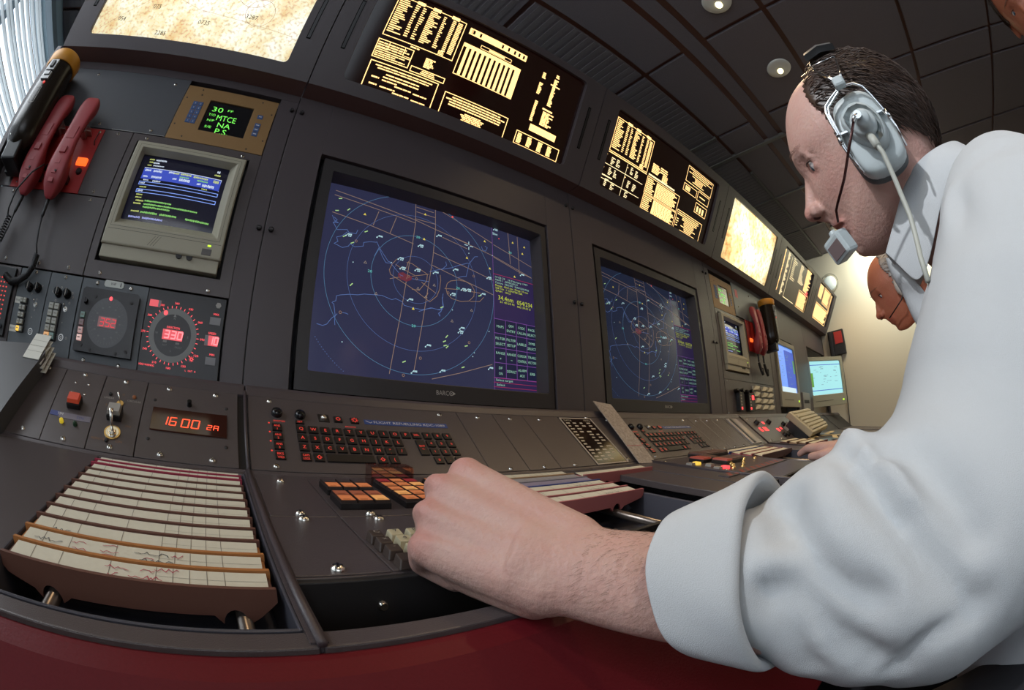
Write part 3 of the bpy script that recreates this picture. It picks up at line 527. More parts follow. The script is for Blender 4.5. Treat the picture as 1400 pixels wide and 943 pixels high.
# direction finder panel
t = unit('direction_finder', 'black direction finder with a round grey dial and red figures, left of the wind display', 'instrument', 'F', -.346, .1245)
slab(t, -.3465, -.2010, .1245, .268, BLUEP); scr(t, (-.313, .261), (-.239, .260), (-.314, .1275), (-.239, .1265))
part('case', MB().prism([(-.3365, .1395), (-.2145, .1395), (-.2145, .244), (-.219, .2485), (-.332, .2485), (-.3365, .244)], .0006, .012), BLK, t, bevel=.001)
part('dial', MB().disc(-.272, .1930, .0123, .0425, 48), mat('dial_grey', (.105, .108, .115), .5), t)
b = MB()
for k in range(36):
    a = k * math.pi / 18; l = .006 if k % 3 == 0 else .003; b.line([(-.272 + math.cos(a) * (.037 - l), .193 + math.sin(a) * (.037 - l)), (-.272 + math.cos(a) * .037, .193 + math.sin(a) * .037)], .0005, .0125)
    if k % 3 == 0: b.rect(-.272 + math.cos(a) * .027 - .002, -.272 + math.cos(a) * .027 + .002, .193 + math.sin(a) * .027 - .0015, .193 + math.sin(a) * .027 + .001, .0125)
part('dial_marks', b, mat('dial_mark', (.17, .17, .17), .6), t)
part('bearing_light', MB().disc(-.2725, .2340, .0128, .0036, 16), PINKL, t)
w_ = part('readout_window', MB().box(-.291, -.2525, .1840, .2020, .0122, .0130), mat('readout_window', (.20, .15, .15), .5, em=(.35, .10, .10), es=.35), t); b = MB(); seg7(b, '35.2'.replace('.', ''), -.2870, .1865, .0080, .0125, .0040, .0133, 0, .0012); b.disc(-.2665, .187, .0133, .0010, 8); o = part('readout', b, emis('dim_red_figures', (1., .05, .07), 1.1), t); o.parent = w_
for k, (c_, y) in enumerate((('green_key', .1995), ('rose_key', .1865), ('white_key', .1738), ('lit_white_key', .1612))):
    m = [mat('green_key', (.22, .34, .30), .5), mat('rose_key', (.30, .20, .21), .5), mat('white_key', (.50, .45, .42), .5, em=(.9, .4, .4), es=.25), mat('lit_white_key', (.7, .6, .55), .5, em=(1., .55, .5), es=.5)][k]
    b = MB(); b.frust(-.3308, -.3205, y - .0052, y + .0052, .012, .0165, .0006, 0); b.rect(-.3285, -.3230, y - .001, y + .001, .0167, 1); part('push_key', b, [m, LINEINK], t)
b = MB(); b.cyl(-.325, .2235, .012, .022, .0048, 16); b.box(-.3258, -.3242, .219, .228, .022, .0235); part('knob', b, BLK, t)
for x, y in ((-.306, .234), (-.2285, .2325), (-.3195, .1500), (-.2245, .1500), (-.30, .1445), (-.245, .1445)): b = MB(); b.cyl(x, y, .012, .0135, .0030, 14); part('case_screw', b, DARKP, t)
b = MB(); b.prism([(-.297, .2600), (-.294, .2570), (-.258, .2570), (-.255, .2600), (-.255, .2660), (-.258, .2690), (-.294, .2690), (-.297, .2660)], .0006, .0016, 0); text(b, 'VHF', -.283, .2610, .0045, .0018, 1); b.rect(-.262, -.260, .2595, .2665, .0018, 1); part('name_tag', b, [mat('tag_white', (.50, .52, .48), .5), INK], t)
# wind display
t = unit('wind_display', 'black wind display with a grey ring, red degree marks and red figures 330 and 10', 'instrument', 'F', -.200, .1235)
slab(t, -.2005, -.0465, .1235, .2670, BLK, z1=.003); cx, cy = -.1403, .1910
b = MB(); b.ring(cx, cy, .0033, .0358, .0462, 72, 0); part('compass_ring', b, mat('ring_grey', (.20, .205, .20), .5), t)
b = MB()
for k in range(36):
    a = math.pi / 2 - k * math.pi / 18; b.line([(cx + math.cos(a) * .0472, cy + math.sin(a) * .0472), (cx + math.cos(a) * .0502, cy + math.sin(a) * .0502)], .0011, .0034)
for k, tx in enumerate(('360', '030', '060', '090', '120', '150', '180', '210', '240', '270', '300', '330')):
    a = math.pi / 2 - k * math.pi / 6; r = .0555 + .0022 * abs(math.cos(a)); text(b, tx, cx + math.cos(a) * r, cy + math.sin(a) * r - .0018, .0036, .0034, 0, .0085, 'C')
text(b, 'DIRECTION', cx, .2020, .0038, .0034, 0, .025, 'C'); text(b, 'MAX', -.0625, .2360, .0038, .0034, 0, .0105, 'C'); text(b, 'SPEED', -.0655, .2020, .0038, .0034, 0, .0145, 'C'); text(b, 'MIN', -.0615, .1660, .0036, .0034, 0, .009, 'C'); text(b, 'HEAD WARNING', -.183, .1345, .0034, .0034, 0, .030, 'C'); text(b, 'L   OUT   R', -.0985, .1340, .003, .0034, 0, .020, 'C')
for k in range(8): a = k * math.pi / 4; b.line([(-.0985 + math.cos(a) * .0025, .1555 + math.sin(a) * .0025), (-.0985 + math.cos(a) * .0042, .1555 + math.sin(a) * .0042)], .0008, .0034)
b.ring(-.0985, .1555, .0034, .0016, .0023, 14); part('red_legends', b, PINKL, t)
part('bearing_light', MB().disc(cx - .0190, cy + .0365, .0036, .0042, 16), PINKL, t)
b = MB(); b.add([(cx - .003, .2225, .0034), (cx + .003, .2225, .0034), (cx, .2285, .0034)], [(0, 1, 2)]); text(b, 'N', cx, .2180, .0035, .0034, 0, align='C'); text(b, 'W', cx - .031, .1900, .0035, .0034, 0, align='C'); text(b, 'E', cx + .030, .1895, .0035, .0034, 0, align='C'); text(b, 'S', cx, .1625, .0035, .0034, 0, align='C'); text(b, 'ACT', cx - .0125, .1715, .0032, .0034, 0, align='C'); text(b, 'FAULT', cx + .0145, .1700, .0032, .0034, 0, align='C'); b.rect(cx - .0165, cx - .009, .1775, .1812, .0034); b.rect(cx + .008, cx + .0155, .1765, .1800, .0034); part('grey_legends', b, mat('grey_legend', (.24, .24, .23), .6), t)
PINKW = mat('lit_window', (.35, .12, .12), .5, em=(1., .10, .13), es=.75)
for nm, (x0, x1, y0, y1), tx, m in (('direction_window', (-.1595, -.1205, .1825, .1998), '330', PINKW), ('speed_window', (-.0780, -.0530, .1825, .1998), '10', PINKW), ('maximum_window', (-.0732, -.0530, .2190, .2322), '', mat('blank_window', (.22, .22, .23), .5)), ('minimum_window', (-.0727, -.0540, .1500, .1630), '', MATS.get('blank_window')), ('test_window', (-.1945, -.1720, .2355, .2470), '', PINKW)):
    m = m or MATS['blank_window']; wnd = part(nm, MB().box(x0, x1, y0, y1, .003, .0042), m, t)
    if nm == 'speed_window': o = part('dark_pane', MB().box(x0, x0 + .0065, y0, y1, .0042, .0044), MATS['blank_window'], t); o.parent = wnd
    if nm == 'test_window': o = part('dark_pane', MB().box(x1 - .005, x1, y0, y1, .0042, .0044), MATS['blank_window'], t); o.parent = wnd
    if tx: b = MB(); seg7(b, tx, (-.1555 if tx == '330' else -.0700), y0 + .0028, .0082 if tx == '330' else .0062, .0120, .0045 if tx == '330' else .0035, .0046, 0, .0022); o = part('figures', b, emis('pink_figures', (1., .20, .22), 2.2), t); o.parent = wnd
for x, y, r in ((-.160, .244, .0050), (-.0860, .243, .0050), (-.1890, .1780, .0055), (-.0575, .1765, .0050), (-.1905, .1455, .0050), (-.1775, .1455, .0050), (-.1055, .1465, .0050), (-.0925, .1465, .0050)):
    b = MB(); b.lathe([(r, .003), (r, .007), (r * .8, .009)], 16); part('push_button', b, BLKG, t)
b = MB(); b.cyl(-.0610, .2535, .003, .0050, .0055, 6); part('lock_nut', b, mat('nut_grey', (.30, .29, .27), .5), t)
# switch modules
def key_pair(t, x, y, w, lit, z=.0006, two=True):
    b = MB(); b.box(x, x + w, y - .0052, y + .0052, z, z + .006, 0); part('key_block', b, BLK, t)
    n = 2 if two else 1; kw = (w - .002) / n
    for k in range(n):
        b = MB(); b.frust(x + .001 + k * kw, x + .0005 + (k + 1) * kw, y - .0045, y + .0045, z + .006, z + .010, .0007, 0); b.rect(x + .003 + k * kw, x - .001 + (k + 1) * kw, y - .0008, y + .0008, z + .0102, 1)
        part('push_key', b, [lit if (k == 0 and lit) else mat('cream_key', (.38, .38, .33), .5), LINEINK], t)
def knob(t, x, y, r=.0075, h=.016):
    b = MB(); b.lathe([(r * 1.15, .0006), (r * 1.15, .003), (r, .004), (r * .92, h), (r * .7, h + .001)], 20); b.box(x * 0 - .0006, .0006, -r * .9, r * .9, h + .001, h + .0018, 1); b.v = [(p[0] + x, p[1] + y, p[2]) for p in b.v]; part('knob', b, [BLKG, SILK], t)
def toggle(t, x, y, s=1.):
    b = MB(); b.cyl(x, y, .0006, .0020 * s, .0048 * s, 16); b.cyl(x, y, .002 * s, .0042 * s, .0034 * s, 12); b.tube([(x, y, .004 * s), (x - .0008, y + .004 * s, .010 * s), (x - .001, y + .006 * s, .014 * s)], [.0010 * s, .0012 * s, .0017 * s], 8); part('toggle_switch', b, CHROME, t)
def socket(t, x, y): b = MB(); b.ring(x, y, .0010, .0042, .0060, 20, 0); b.disc(x, y, .0011, .0042, 20, 1); b.ring(x - .0, y, .0012, .0016, .0024, 12, 0); part('jack_socket', b, [STEEL, BLK], t)
t = unit('switch_module', 'switch module with four short key pairs and paper labels, at the far left', 'panel', 'F', -.5055, .1245)
slab(t, -.5055, -.4255, .1245, .268, BLUEP); scr(t, (-.465, .2625), (-.462, .1300)); knob(t, -.4710, .2335); knob(t, -.4490, .2345)
for k, y in enumerate((.2085, .1955, .1830, .1710)): key_pair(t, -.4865 + .0005 * k, y, .0185, None)
key_pair(t, -.4835, .1590, .0185, YEL); toggle(t, -.4475, .2055); socket(t, -.4480, .1585)
for nm, (x0, x1, y0, y1), tx in (('paper_label', (-.5035, -.4875, .2030, .2145), 'TWR'), ('paper_label', (-.5045, -.4850, .1530, .1640), 'BOX 2')): b = MB(); b.box(x0, x1, y0, y1, .0006, .0012, 0); text(b, tx, (x0 + x1) / 2, y0 + .0035, .0038, .0014, 1, align='C'); part(nm, b, [WPAPER, INK], t)
b = MB()
for x, y in ((-.4800, .240), (-.440, .240), (-.463, .224), (-.4470, .2150), (-.4475, .1960)): b.ring(x, y, .0009, .0012, .0018, 10)
b.disc(-.451, .1830, .0009, .0012, 8); part('printed_marks', b, SILK, t)
t = unit('switch_module', 'switch module with two columns of five cream keys, left of the direction finder', 'panel', 'F', -.4250, .1245)
slab(t, -.4250, -.3475, .1245, .268, BLUEP); scr(t, (-.389, .2620), (-.388, .1280)); knob(t, -.3965, .2325); knob(t, -.3745, .2325)
b = MB(); b.box(-.4105, -.3825, .1495, .2145, .0006, .0075); part('key_block', b, BLK, t, bevel=.0008)
for r in range(5):
    for k in range(2):
        x, y = -.4095 + k * .0132 + r * 0, .2015 - r * .0127; b = MB(); b.frust(x, x + .0118, y, y + .0112, .0075, .0115, .0008, 0); b.rect(x + .003, x + .009, y + .005, y + .0065, .0117, 1)
        part('push_key', b, [(mat('lit_amber_key', (.6, .4, .25), .5, em=(1., .45, .12), es=.55) if (r == 4 and k == 0) else MATS['cream_key'] if k == 0 or r < 4 else mat('green_key', (.22, .34, .30), .5)), LINEINK], t)
toggle(t, -.3725, .2065); socket(t, -.3715, .1580)
b = MB()
for x, y in ((-.411, .234), (-.361, .229), (-.400, .219), (-.392, .243), (-.364, .236), (-.381, .160), (-.413, .1595), (-.3590, .1580), (-.366, .218)): b.ring(x, y, .0009, .0014, .0022, 10)
b.disc(-.3745, .1830, .0009, .0013, 8); part('printed_marks', b, SILK, t)
t = unit('radio_panel', 'dark edge-lit panel with red marks at the extreme left edge', 'panel', 'F', -.665, .1245)
slab(t, -.671, -.5065, .1245, .268, PAINT2); part('case', MB().box(-.60, -.5150, .140, .262, .0006, .010), BLK, t, bevel=.001)
b = MB(); [b.rect(-.56 + .009 * (k % 4), -.556 + .009 * (k % 4), .160 + .008 * (k // 4), .1625 + .008 * (k // 4), .0103) for k in range(44)]; part('red_legends', b, RED_D, t)
b = MB(); b.cyl(-.524, .156, .010, .014, .0042, 14); part('knob', b, BLKG, t)
# ------------------------------------------------------------------ red handsets, their plate and the hand lamp
def handset(label, x, z, group):
    t = thing('telephone_handset', label, 'telephone', M.Translation((x, 0, z + ZS)), group)
    # cross-sections along the handset: height, half width, front depth, back depth
    sec = [(.236, .008, .038, .028), (.232, .0150, .044, .024), (.222, .0190, .0465, .022), (.205, .0205, .0485, .021), (.190, .0195, .050, .025), (.172, .0175, .0515, .034), (.150, .0170, .053, .038), (.120, .0172, .0550, .040), (.095, .0185, .0565, .038), (.078, .0210, .0575, .026), (.060, .0220, .0575, .016), (.040, .0215, .0555, .014), (.024, .0185, .050, .016), (.010, .0120, .040, .020), (.0, .0065, .034, .024)]
    vs = []; fs = []; n = 16
    for h, w, f, k in sec:
        c, e = (f + k) / 2, (f - k) / 2
        for i in range(n):
            a = 2 * math.pi * i / n; cx_, sy_ = math.cos(a), math.sin(a); p = .42
            vs.append((w * 1.22 * math.copysign(abs(cx_) ** p, cx_), -c - e * math.copysign(abs(sy_) ** p, sy_), h))
    for j in range(len(sec) - 1):
        for i in range(n): q = (i + 1) % n; fs.append((j * n + i, (j + 1) * n + i, (j + 1) * n + q, j * n + q))
    fs += [tuple(range(n)), tuple((len(sec) - 1) * n + i for i in range(n - 1, -1, -1))]
    b = MB(); b.add(vs, fs, 0, True); body = build('handset_body', b, REDPL, t); m = body.modifiers.new('s', 'SUBSURF'); m.levels = 1; m.render_levels = 1
    b = MB(); b.box(-.010, .010, -.0395, -.030, .095, .165); o = build('grip_recess', b, DARKP, t, bevel=.002)
    b = MB()
    for zz in (.066, .046, .028): b.box(-.006, .006, -.0575 + (.066 - zz) * .05, -.0535, zz - .0045, zz + .0045, 0)
    b.cyl(0, 0, 0, .002, .0024, 12, 1, mx=M.Translation((.004, -.0565, .046)) @ M.Rotation(math.pi / 2, 4, 'X')); build('mouthpiece_grille', b, [REDPL, DARKP], t, bevel=.0004)
    b = MB(); b.box(-.0105, .0105, -.0555, -.0500, .120, .150); b.box(-.008, .008, -.060, -.052, .085, .100); build('raised_panel', b, REDPL, t, bevel=.0008)
    return t
t = unit('handset_plate', 'red mounting plate with a glowing orange button behind the two near handsets', 'panel', 'F', -.626, .4225)
part('plate', MB().box(-.626, -.4245, .4230, .5740, .0006, .0030), REDPL2, t, bevel=.0006)
part('lit_button', MB().frust(-.4605, -.4305, .4820, .5000, .003, .0100, .002), ORNG, t, bevel=.002)
b = MB(); b.lathe([(.0075, .003), (.0075, .006), (.006, .0085)], 20); b.v = [(p[0] - .4435, p[1] + .4700, p[2]) for p in b.v]; part('push_button', b, BLK, t)
b = MB(); b.lathe([(.009, .003), (.009, .007), (.006, .010)], 20); b.v = [(p[0] - .5320, p[1] + .4700, p[2]) for p in b.v]; part('push_button', b, BLK, t)
for x in (-.545, -.470): b = MB(); b.box(x - .006, x + .006, .545, .570, .003, .030); b.box(x - .018, x + .018, .553, .556, .003, .022, 0); b.box(x - .012, x + .012, .4375, .452, .003, .022, 1); part('cradle', b, [STEEL, BLK], t, bevel=.0008)
scr(t, (-.600, .562), (-.505, .563), (-.436, .566), z=.003, s=.9)
b = MB(); b.tube([(-.437, .562, .006), (-.434, .55, .012), (-.437, .54, .008), (-.433, .532, .006)], .0012, 6); part('spring_clip', b, BLK, t)
h1 = handset('red emergency handset, left one of the near pair beside the black hand lamp', -.556, .392, 'red handsets near'); h2 = handset('red emergency handset, right one of the near pair beside the orange button', -.481, .390, 'red handsets near')
for hh in (h1, h2): hh['group'] = 'red telephone handsets'
CORD = mat('cord_black', (.012, .012, .014), .45)
def coil(path, r, turns, wr, n=10):
    P = [V(p) for p in path]; L = [0]
    for a, b_ in zip(P[:-1], P[1:]): L.append(L[-1] + (b_ - a).length)
    def pt(s):
        s *= L[-1]
        for i in range(len(P) - 1):
            if s <= L[i + 1] or i == len(P) - 2: f = (s - L[i]) / (L[i + 1] - L[i]); return P[i].lerp(P[i + 1], f), (P[i + 1] - P[i]).normalized()
    out = []; N = turns * n
    for k in range(N + 1):
        p, tg = pt(k / N); a = tg.orthogonal().normalized() if k == 0 else (a - tg * a.dot(tg)).normalized(); c = tg.cross(a); q = 2 * math.pi * k / n
        out.append(p + (a * math.cos(q) + c * math.sin(q)) * r)
    b = MB(); b.tube(out, wr, 5); return b
def cordpart(hh, strain, path1, path2):
    base = hh.matrix_world.inverted(); o = build('cord_relief', (lambda q: (q.tube(strain, [.0045, .0048, .0042, .0046, .0040, .0043, .0030], 10), q)[1])(MB()), CORD, hh); o.matrix_parent_inverse = base
    o = build('coiled_cord', coil(path2, .0056, 44, .0017), CORD, hh); o.matrix_parent_inverse = base
    if path1: o = build('cord_lead', (lambda q: (q.tube(path1, .0021, 8), q)[1])(MB()), CORD, hh); o.matrix_parent_inverse = base
z0 = ZS
cordpart(h2, [(-.481, -.027, z0 + .392 - .006 * k) for k in range(7)], [(-.481, -.027, z0 + .356), (-.478, -.026, z0 + .33), (-.474, -.022, z0 + .305), (-.468, -.018, z0 + .290)], [(-.468, -.016, z0 + .290), (-.470, -.014, z0 + .270), (-.482, -.012, z0 + .252), (-.50, -.012, z0 + .240), (-.52, -.014, z0 + .235), (-.540, -.016, z0 + .245)])
cordpart(h1, [(-.556 - .001 * k, -.027, z0 + .394 - .006 * k) for k in range(7)], [(-.562, -.027, z0 + .358), (-.566, -.026, z0 + .33), (-.575, -.024, z0 + .30)], [(-.577, -.022, z0 + .355), (-.585, -.022, z0 + .30), (-.590, -.022, z0 + .25), (-.590, -.022, z0 + .20), (-.598, -.026, z0 + .155), (-.615, -.030, z0 + .13)])
o = build('cord_lead', (lambda q: (q.tube([(-.515, -.055, z0 + .447), (-.53, -.07, z0 + .42), (-.556, -.065, z0 + .385), (-.575, -.040, z0 + .36), (-.580, -.024, z0 + .35)], .0020, 8), q)[1])(MB()), CORD, h1); o.matrix_parent_inverse = h1.matrix_world.inverted()
def lamp(label, x, z, d, ax, s=1.):
    T = M.Translation((x, -d, z + ZS)) @ M.Rotation(ax, 4, 'Y') @ M.Scale(s, 4); t = thing('hand_lamp', label, 'torch', T, 'black and yellow hand lamps'); 
    BODY = mat('lamp_body', (.016, .011, .007), .27, spec=.35)
    b = MB(); b.lathe([(.012, -.122), (.028, -.116), (.039, -.102), (.0440, -.082), (.0450, -.06), (.0440, .0), (.0420, .085), (.0415, .098)], 32); build('lamp_body', b, BODY, t)
    b = MB(); b.lathe([(.0440, .090), (.0465, .094), (.0475, .118), (.0450, .122), (.0400, .122), (.0400, .112)], 32); build('yellow_rim', b, mat('lamp_yellow', (.52, .22, .012), .5), t)
    b = MB(); b.lathe([(.0385, .114), (.02, .1165), (.004, .117)], 32); build('lens', b, BLKG, t)
    b = MB(); b.box(-.013, .011, -.0475, -.036, .055, .085); b.box(-.006, .004, -.051, -.047, .062, .080, 1); b.box(-.009, .007, -.0495, -.040, .040, .050); b.box(-.013, .011, -.0470, -.038, .030, .050, 0); build('slide_switch', b, [mat('grey_metal', (.25, .25, .25), .4, .8), BLK], t, bevel=.001)
    b = MB(); b.lathe([(.0035, 0), (.0030, .002)], 12, mx=M.Translation((.004, -.0440, .022)) @ M.Rotation(math.pi / 2, 4, 'X')); build('charge_light', b, emis('charge_red', (1., .06, .04), .8), t)
    b = MB(); b.line([(-.010, -.03), (.006, -.03), (.006, .010), (-.010, .010)], .0011, 0, 0, True); o = build('label_outline', b, SILK, t); o.matrix_local = M.Translation((0, -.0445, 0)) @ M.Rotation(math.pi / 2, 4, 'X')
    b = MB(); b.box(-.022, .022, -.028, .040, -.150, -.105); b.box(-.03, .03, .025, .045, -.15, .05); build('charger_foot', b, BLK, t, bevel=.004)
    for sx in (-.018, -.004, .012): b = MB(); b.lathe([(.0022, -.001), (.0016, .0012)], 10, mx=M.Translation((sx, -.0375 + abs(sx) * .2, -.1005)) @ M.Rotation(math.pi / 2 + .5, 4, 'X')); build('rivet', b, CHROME, t)
    return t
lamp('black hand lamp with a yellow rim, upright at the left end of the console', -.622, .590, .052, math.radians(-2))
# farther handsets and hand lamp
t = unit('handset_plate', 'red plate with orange light behind the farther pair of handsets', 'panel', 'F', 1.985, .423)
part('plate', MB().box(1.985, 2.155, .423, .575, .0006, .003), REDPL2, t); part('lit_button', MB().frust(2.008, 2.038, .470, .488, .003, .010, .002), ORNG, t)
h3 = handset('red handset nearest the farther small beige monitor', 2.030, .405, 'red telephone handsets'); h4 = handset('red handset beside the farther black hand lamp', 2.105, .405, 'red telephone handsets')
for hh, x in ((h3, 2.03), (h4, 2.105)): hh.rotation_euler = (0, 0, 0); cordpart(hh, [(x, -.027, z0 + .405 - .006 * k) for k in range(7)], None, [(x, -.027, z0 + .365), (x + .01, -.03, z0 + .33), (x + .03, -.03, z0 + .31), (x + .04, -.028, z0 + .34)])
lamp('black hand lamp with a yellow rim in mid row, beside the farther red handsets', 2.215, .585, .052, math.radians(3))
t = unit('blank_panel', 'pale blue-grey panel beside the farther gold display', 'panel', 'F', 1.90, .578); slab(t, 1.885, 2.29, .578, .7425, mat('pale_panel', (.16, .18, .19), .45)); part('pink_card', MB().box(1.915, 1.945, .675, .715, .0006, .0012), mat('pink_card', (.65, .22, .24), .7), t); scr(t, (1.93, .63), (2.10, .72))
t = unit('blank_panel', 'panel around the farther small beige monitor', 'panel', 'F', 1.652, .270); part('plate', MB().holed(1.652, 1.975, .270, .571, 1.674, 1.940, .302, .560, -.003, .0006), PAINT2, t)
t = unit('blank_panel', 'panel behind the farther red handsets', 'panel', 'F', 1.976, .270); slab(t, 1.976, 2.29, .270, .577)
t = unit('blank_panel', 'lower panel carrying the far switch units and paper labels', 'panel', 'F', 1.652, .1245); slab(t, 1.652, 2.29, .1245, .269, PAINT2); scr(t, (1.68, .262), (1.67, .13))
for x, w, lab in ((1.752, .05, 'narrow black switch unit with one column of small lights, far bay'), (1.86, .075, 'black switch unit with a red readout, far bay')):
    t = unit('switch_unit', lab, 'panel', 'F', x, .135); part('case', MB().box(x, x + w, .135, .23, .0006, .02), BLK, t, bevel=.001)
    b = MB(); [b.rect(x + .01, x + .024, .145 + .013 * k, .153 + .013 * k, .0205, 0) for k in range(6)]; part('keys', b, [MATS['cream_key']], t); b = MB(); b.rect(x + .01, x + .024, .142, .152, .0208, 0)
    if w > .06: b.rect(x + .035, x + .062, .185, .205, .0208)
    part('lit_keys', b, RED_L, t); b = MB(); b.cyl(x + .02, .222, .02, .035, .008); b.cyl(x - .01, .222, .0006, .02, .008); part('knob', b, BLKG, t)
random.seed(3)
for k in range(12):
    x, y = 1.965 + .10 * (k % 3) + random.uniform(-.01, .01), .145 + .03 * (k // 3); t = unit('paper_label', 'crumpled cream paper tag in the far bay, %s row from below, %s of three' % (['lowest', 'second', 'third', 'top'][k // 3], ['left', 'middle', 'right'][k % 3]), 'paper', 'F', x, y, group='paper tags on the far panel')
    b = MB(); b.add([(x, y, .006), (x + .045, y + .003, .012), (x + .09, y, .004), (x + .09, y + .020, .010), (x + .045, y + .024, .006), (x, y + .019, .012), (x, y, .0008), (x + .09, y, .0008), (x + .09, y + .02, .0008), (x, y + .019, .0008)], [(0, 1, 4, 5), (1, 2, 3, 4), (6, 7, 8, 9), (0, 6, 9, 5), (2, 7, 8, 3)], 0); part('sheet', b, PAPER, t)
RAD = {'tan': [[(285,1135),(681,1083),(785,1062),(971,1031),(1119,1006),(1360,946)],[(283,1111),(682,1067)],[(285,1022),(473,996),(616,969),(676,957)],[(787,1061),(965,1035)],[(825,1030),(961,1005)],[(677,1180),(681,1064),(668,910),(633,619),(594,366)],[(782,1186),(786,1062),(777,909),(738,612),(704,391)],[(780,938),(940,908),(1116,872)],[(776,873),(909,841),(1018,818),(1114,796)],[(497,1078),(477,1003)],[(584,1069),(559,981)],[(684,1130),(781,1126)],[(680,1090),(782,1090)],[(789,362),(919,398),(1098,456)],[(779,1185),(897,1147),(1112,1078)],[(1218,1174),(1224,989)],[(1281,1165),(1281,948)],[(1119,1001),(1267,961),(1363,944)],[(1121,1072),(1367,1009)],[(683,1156),(773,1152)]],
 'tan2': [[(597,838),(620,827),(689,806)],[(575,767),(623,784)],[(678,799),(758,825)],[(725,780),(798,742)],[(601,864),(581,837),(569,807),(576,787),(619,769),(692,738),(768,697),(802,729),(816,765),(820,811),(817,833)],[(649,858),(675,858),(752,824),(750,791),(715,740),(681,739)],[(848,777),(854,801),(872,817),(915,831),(953,831),(985,820),(1001,797),(998,767),(972,739),(928,728),(879,733),(855,751),(848,777)],[(842,774),(909,783)],[(928,785),(1037,790)],[(978,738),(1030,747),(1053,772)],[(742,713),(753,723),(758,737)],[(648,830),(657,865)]],
 'blue': [[(297,998),(311,988),(295,970)],[(287,1005),(299,983),(318,975),(295,973),(317,942),(361,952),(371,940),(403,941),(409,961)],[(363,941),(343,918),(319,907),(327,888),(312,876),(350,864),(376,876),(381,888),(404,879),(441,890),(442,908),(470,918),(499,922)],[(513,898),(496,855)],[(501,925),(516,899),(560,845),(583,840)],[(516,894),(532,862),(551,836),(573,838)],[(573,838),(605,810),(623,792),(679,787),(713,788),(759,790)],[(278,527),(302,523),(319,531),(335,556),(350,569),(357,577)],[(380,586),(394,586),(403,583)],[(332,620),(340,616),(345,593),(350,569),(349,551),(352,533)],[(334,623),(347,630),(348,651),(363,657),(400,666),(438,670),(465,678),(504,682),(543,686),(590,675),(606,683),(636,675),(648,660),(690,656),(732,655),(781,671),(818,668),(834,684),(830,728)],[(830,684),(825,662),(812,652),(819,641)],[(845,906),(849,889),(828,867),(763,839)],[(822,863),(877,884),(914,905),(965,929),(972,927),(1005,973),(1022,978)],[(972,927),(965,896),(956,858),(934,853),(909,841)],[(834,747),(831,719),(838,687),(829,672)],[(829,672),(818,654),(821,641)],[(1046,1040),(1053,1023),(1070,1021),(1081,1043),(1067,1049)],[(718,645),(774,671),(809,669),(829,675)]],
 'ac': [(371,928),(512,951),(713,955),(806,1031),(619,869),(631,826),(703,833),(794,839),(898,877),(1087,879),(941,788),(969,791),(885,754),(1050,786),(674,688),(934,601),(927,584),(766,500),(704,382),(838,399),(1090,436),(1300,945),(1137,1166),(1031,1179)],
 'gr': [(448,963),(311,1098),(856,554),(845,531),(849,513),(859,508),(957,525),(406,709),(829,683),(353,919),(657,421),(391,895),(1031,776),(304,1034),(356,1052),(941,427)],
 'tri': [(433,1047),(729,1129),(729,995),(1066,1076),(960,956),(690,653),(1247,1121),(1310,1073),(1093,932),(1248,925),(1326,1117)],
 'tri2': [(458,818),(517,689),(709,748),(788,779),(882,628),(985,696),(749,717)],
 'dia': [(407,907),(370,586),(661,795),(700,791),(731,444),(972,542),(998,869),(860,757),(656,365)],
 'cross': [(971,1024)],
 'red': [(878,1160),(1157,1118)],
 'white': [(971,983),(404,808),(387,469),(576,842),(1082,610),(1000,499),(992,481),(883,680),(1111,1007)],
 'blob': [(611,800),(633,809),(653,801),(678,798),(676,781),(652,768),(624,773),(612,784)],
 'lbl': [(482,783),(698,997),(695,578),(911,790),(1226,1057)]}
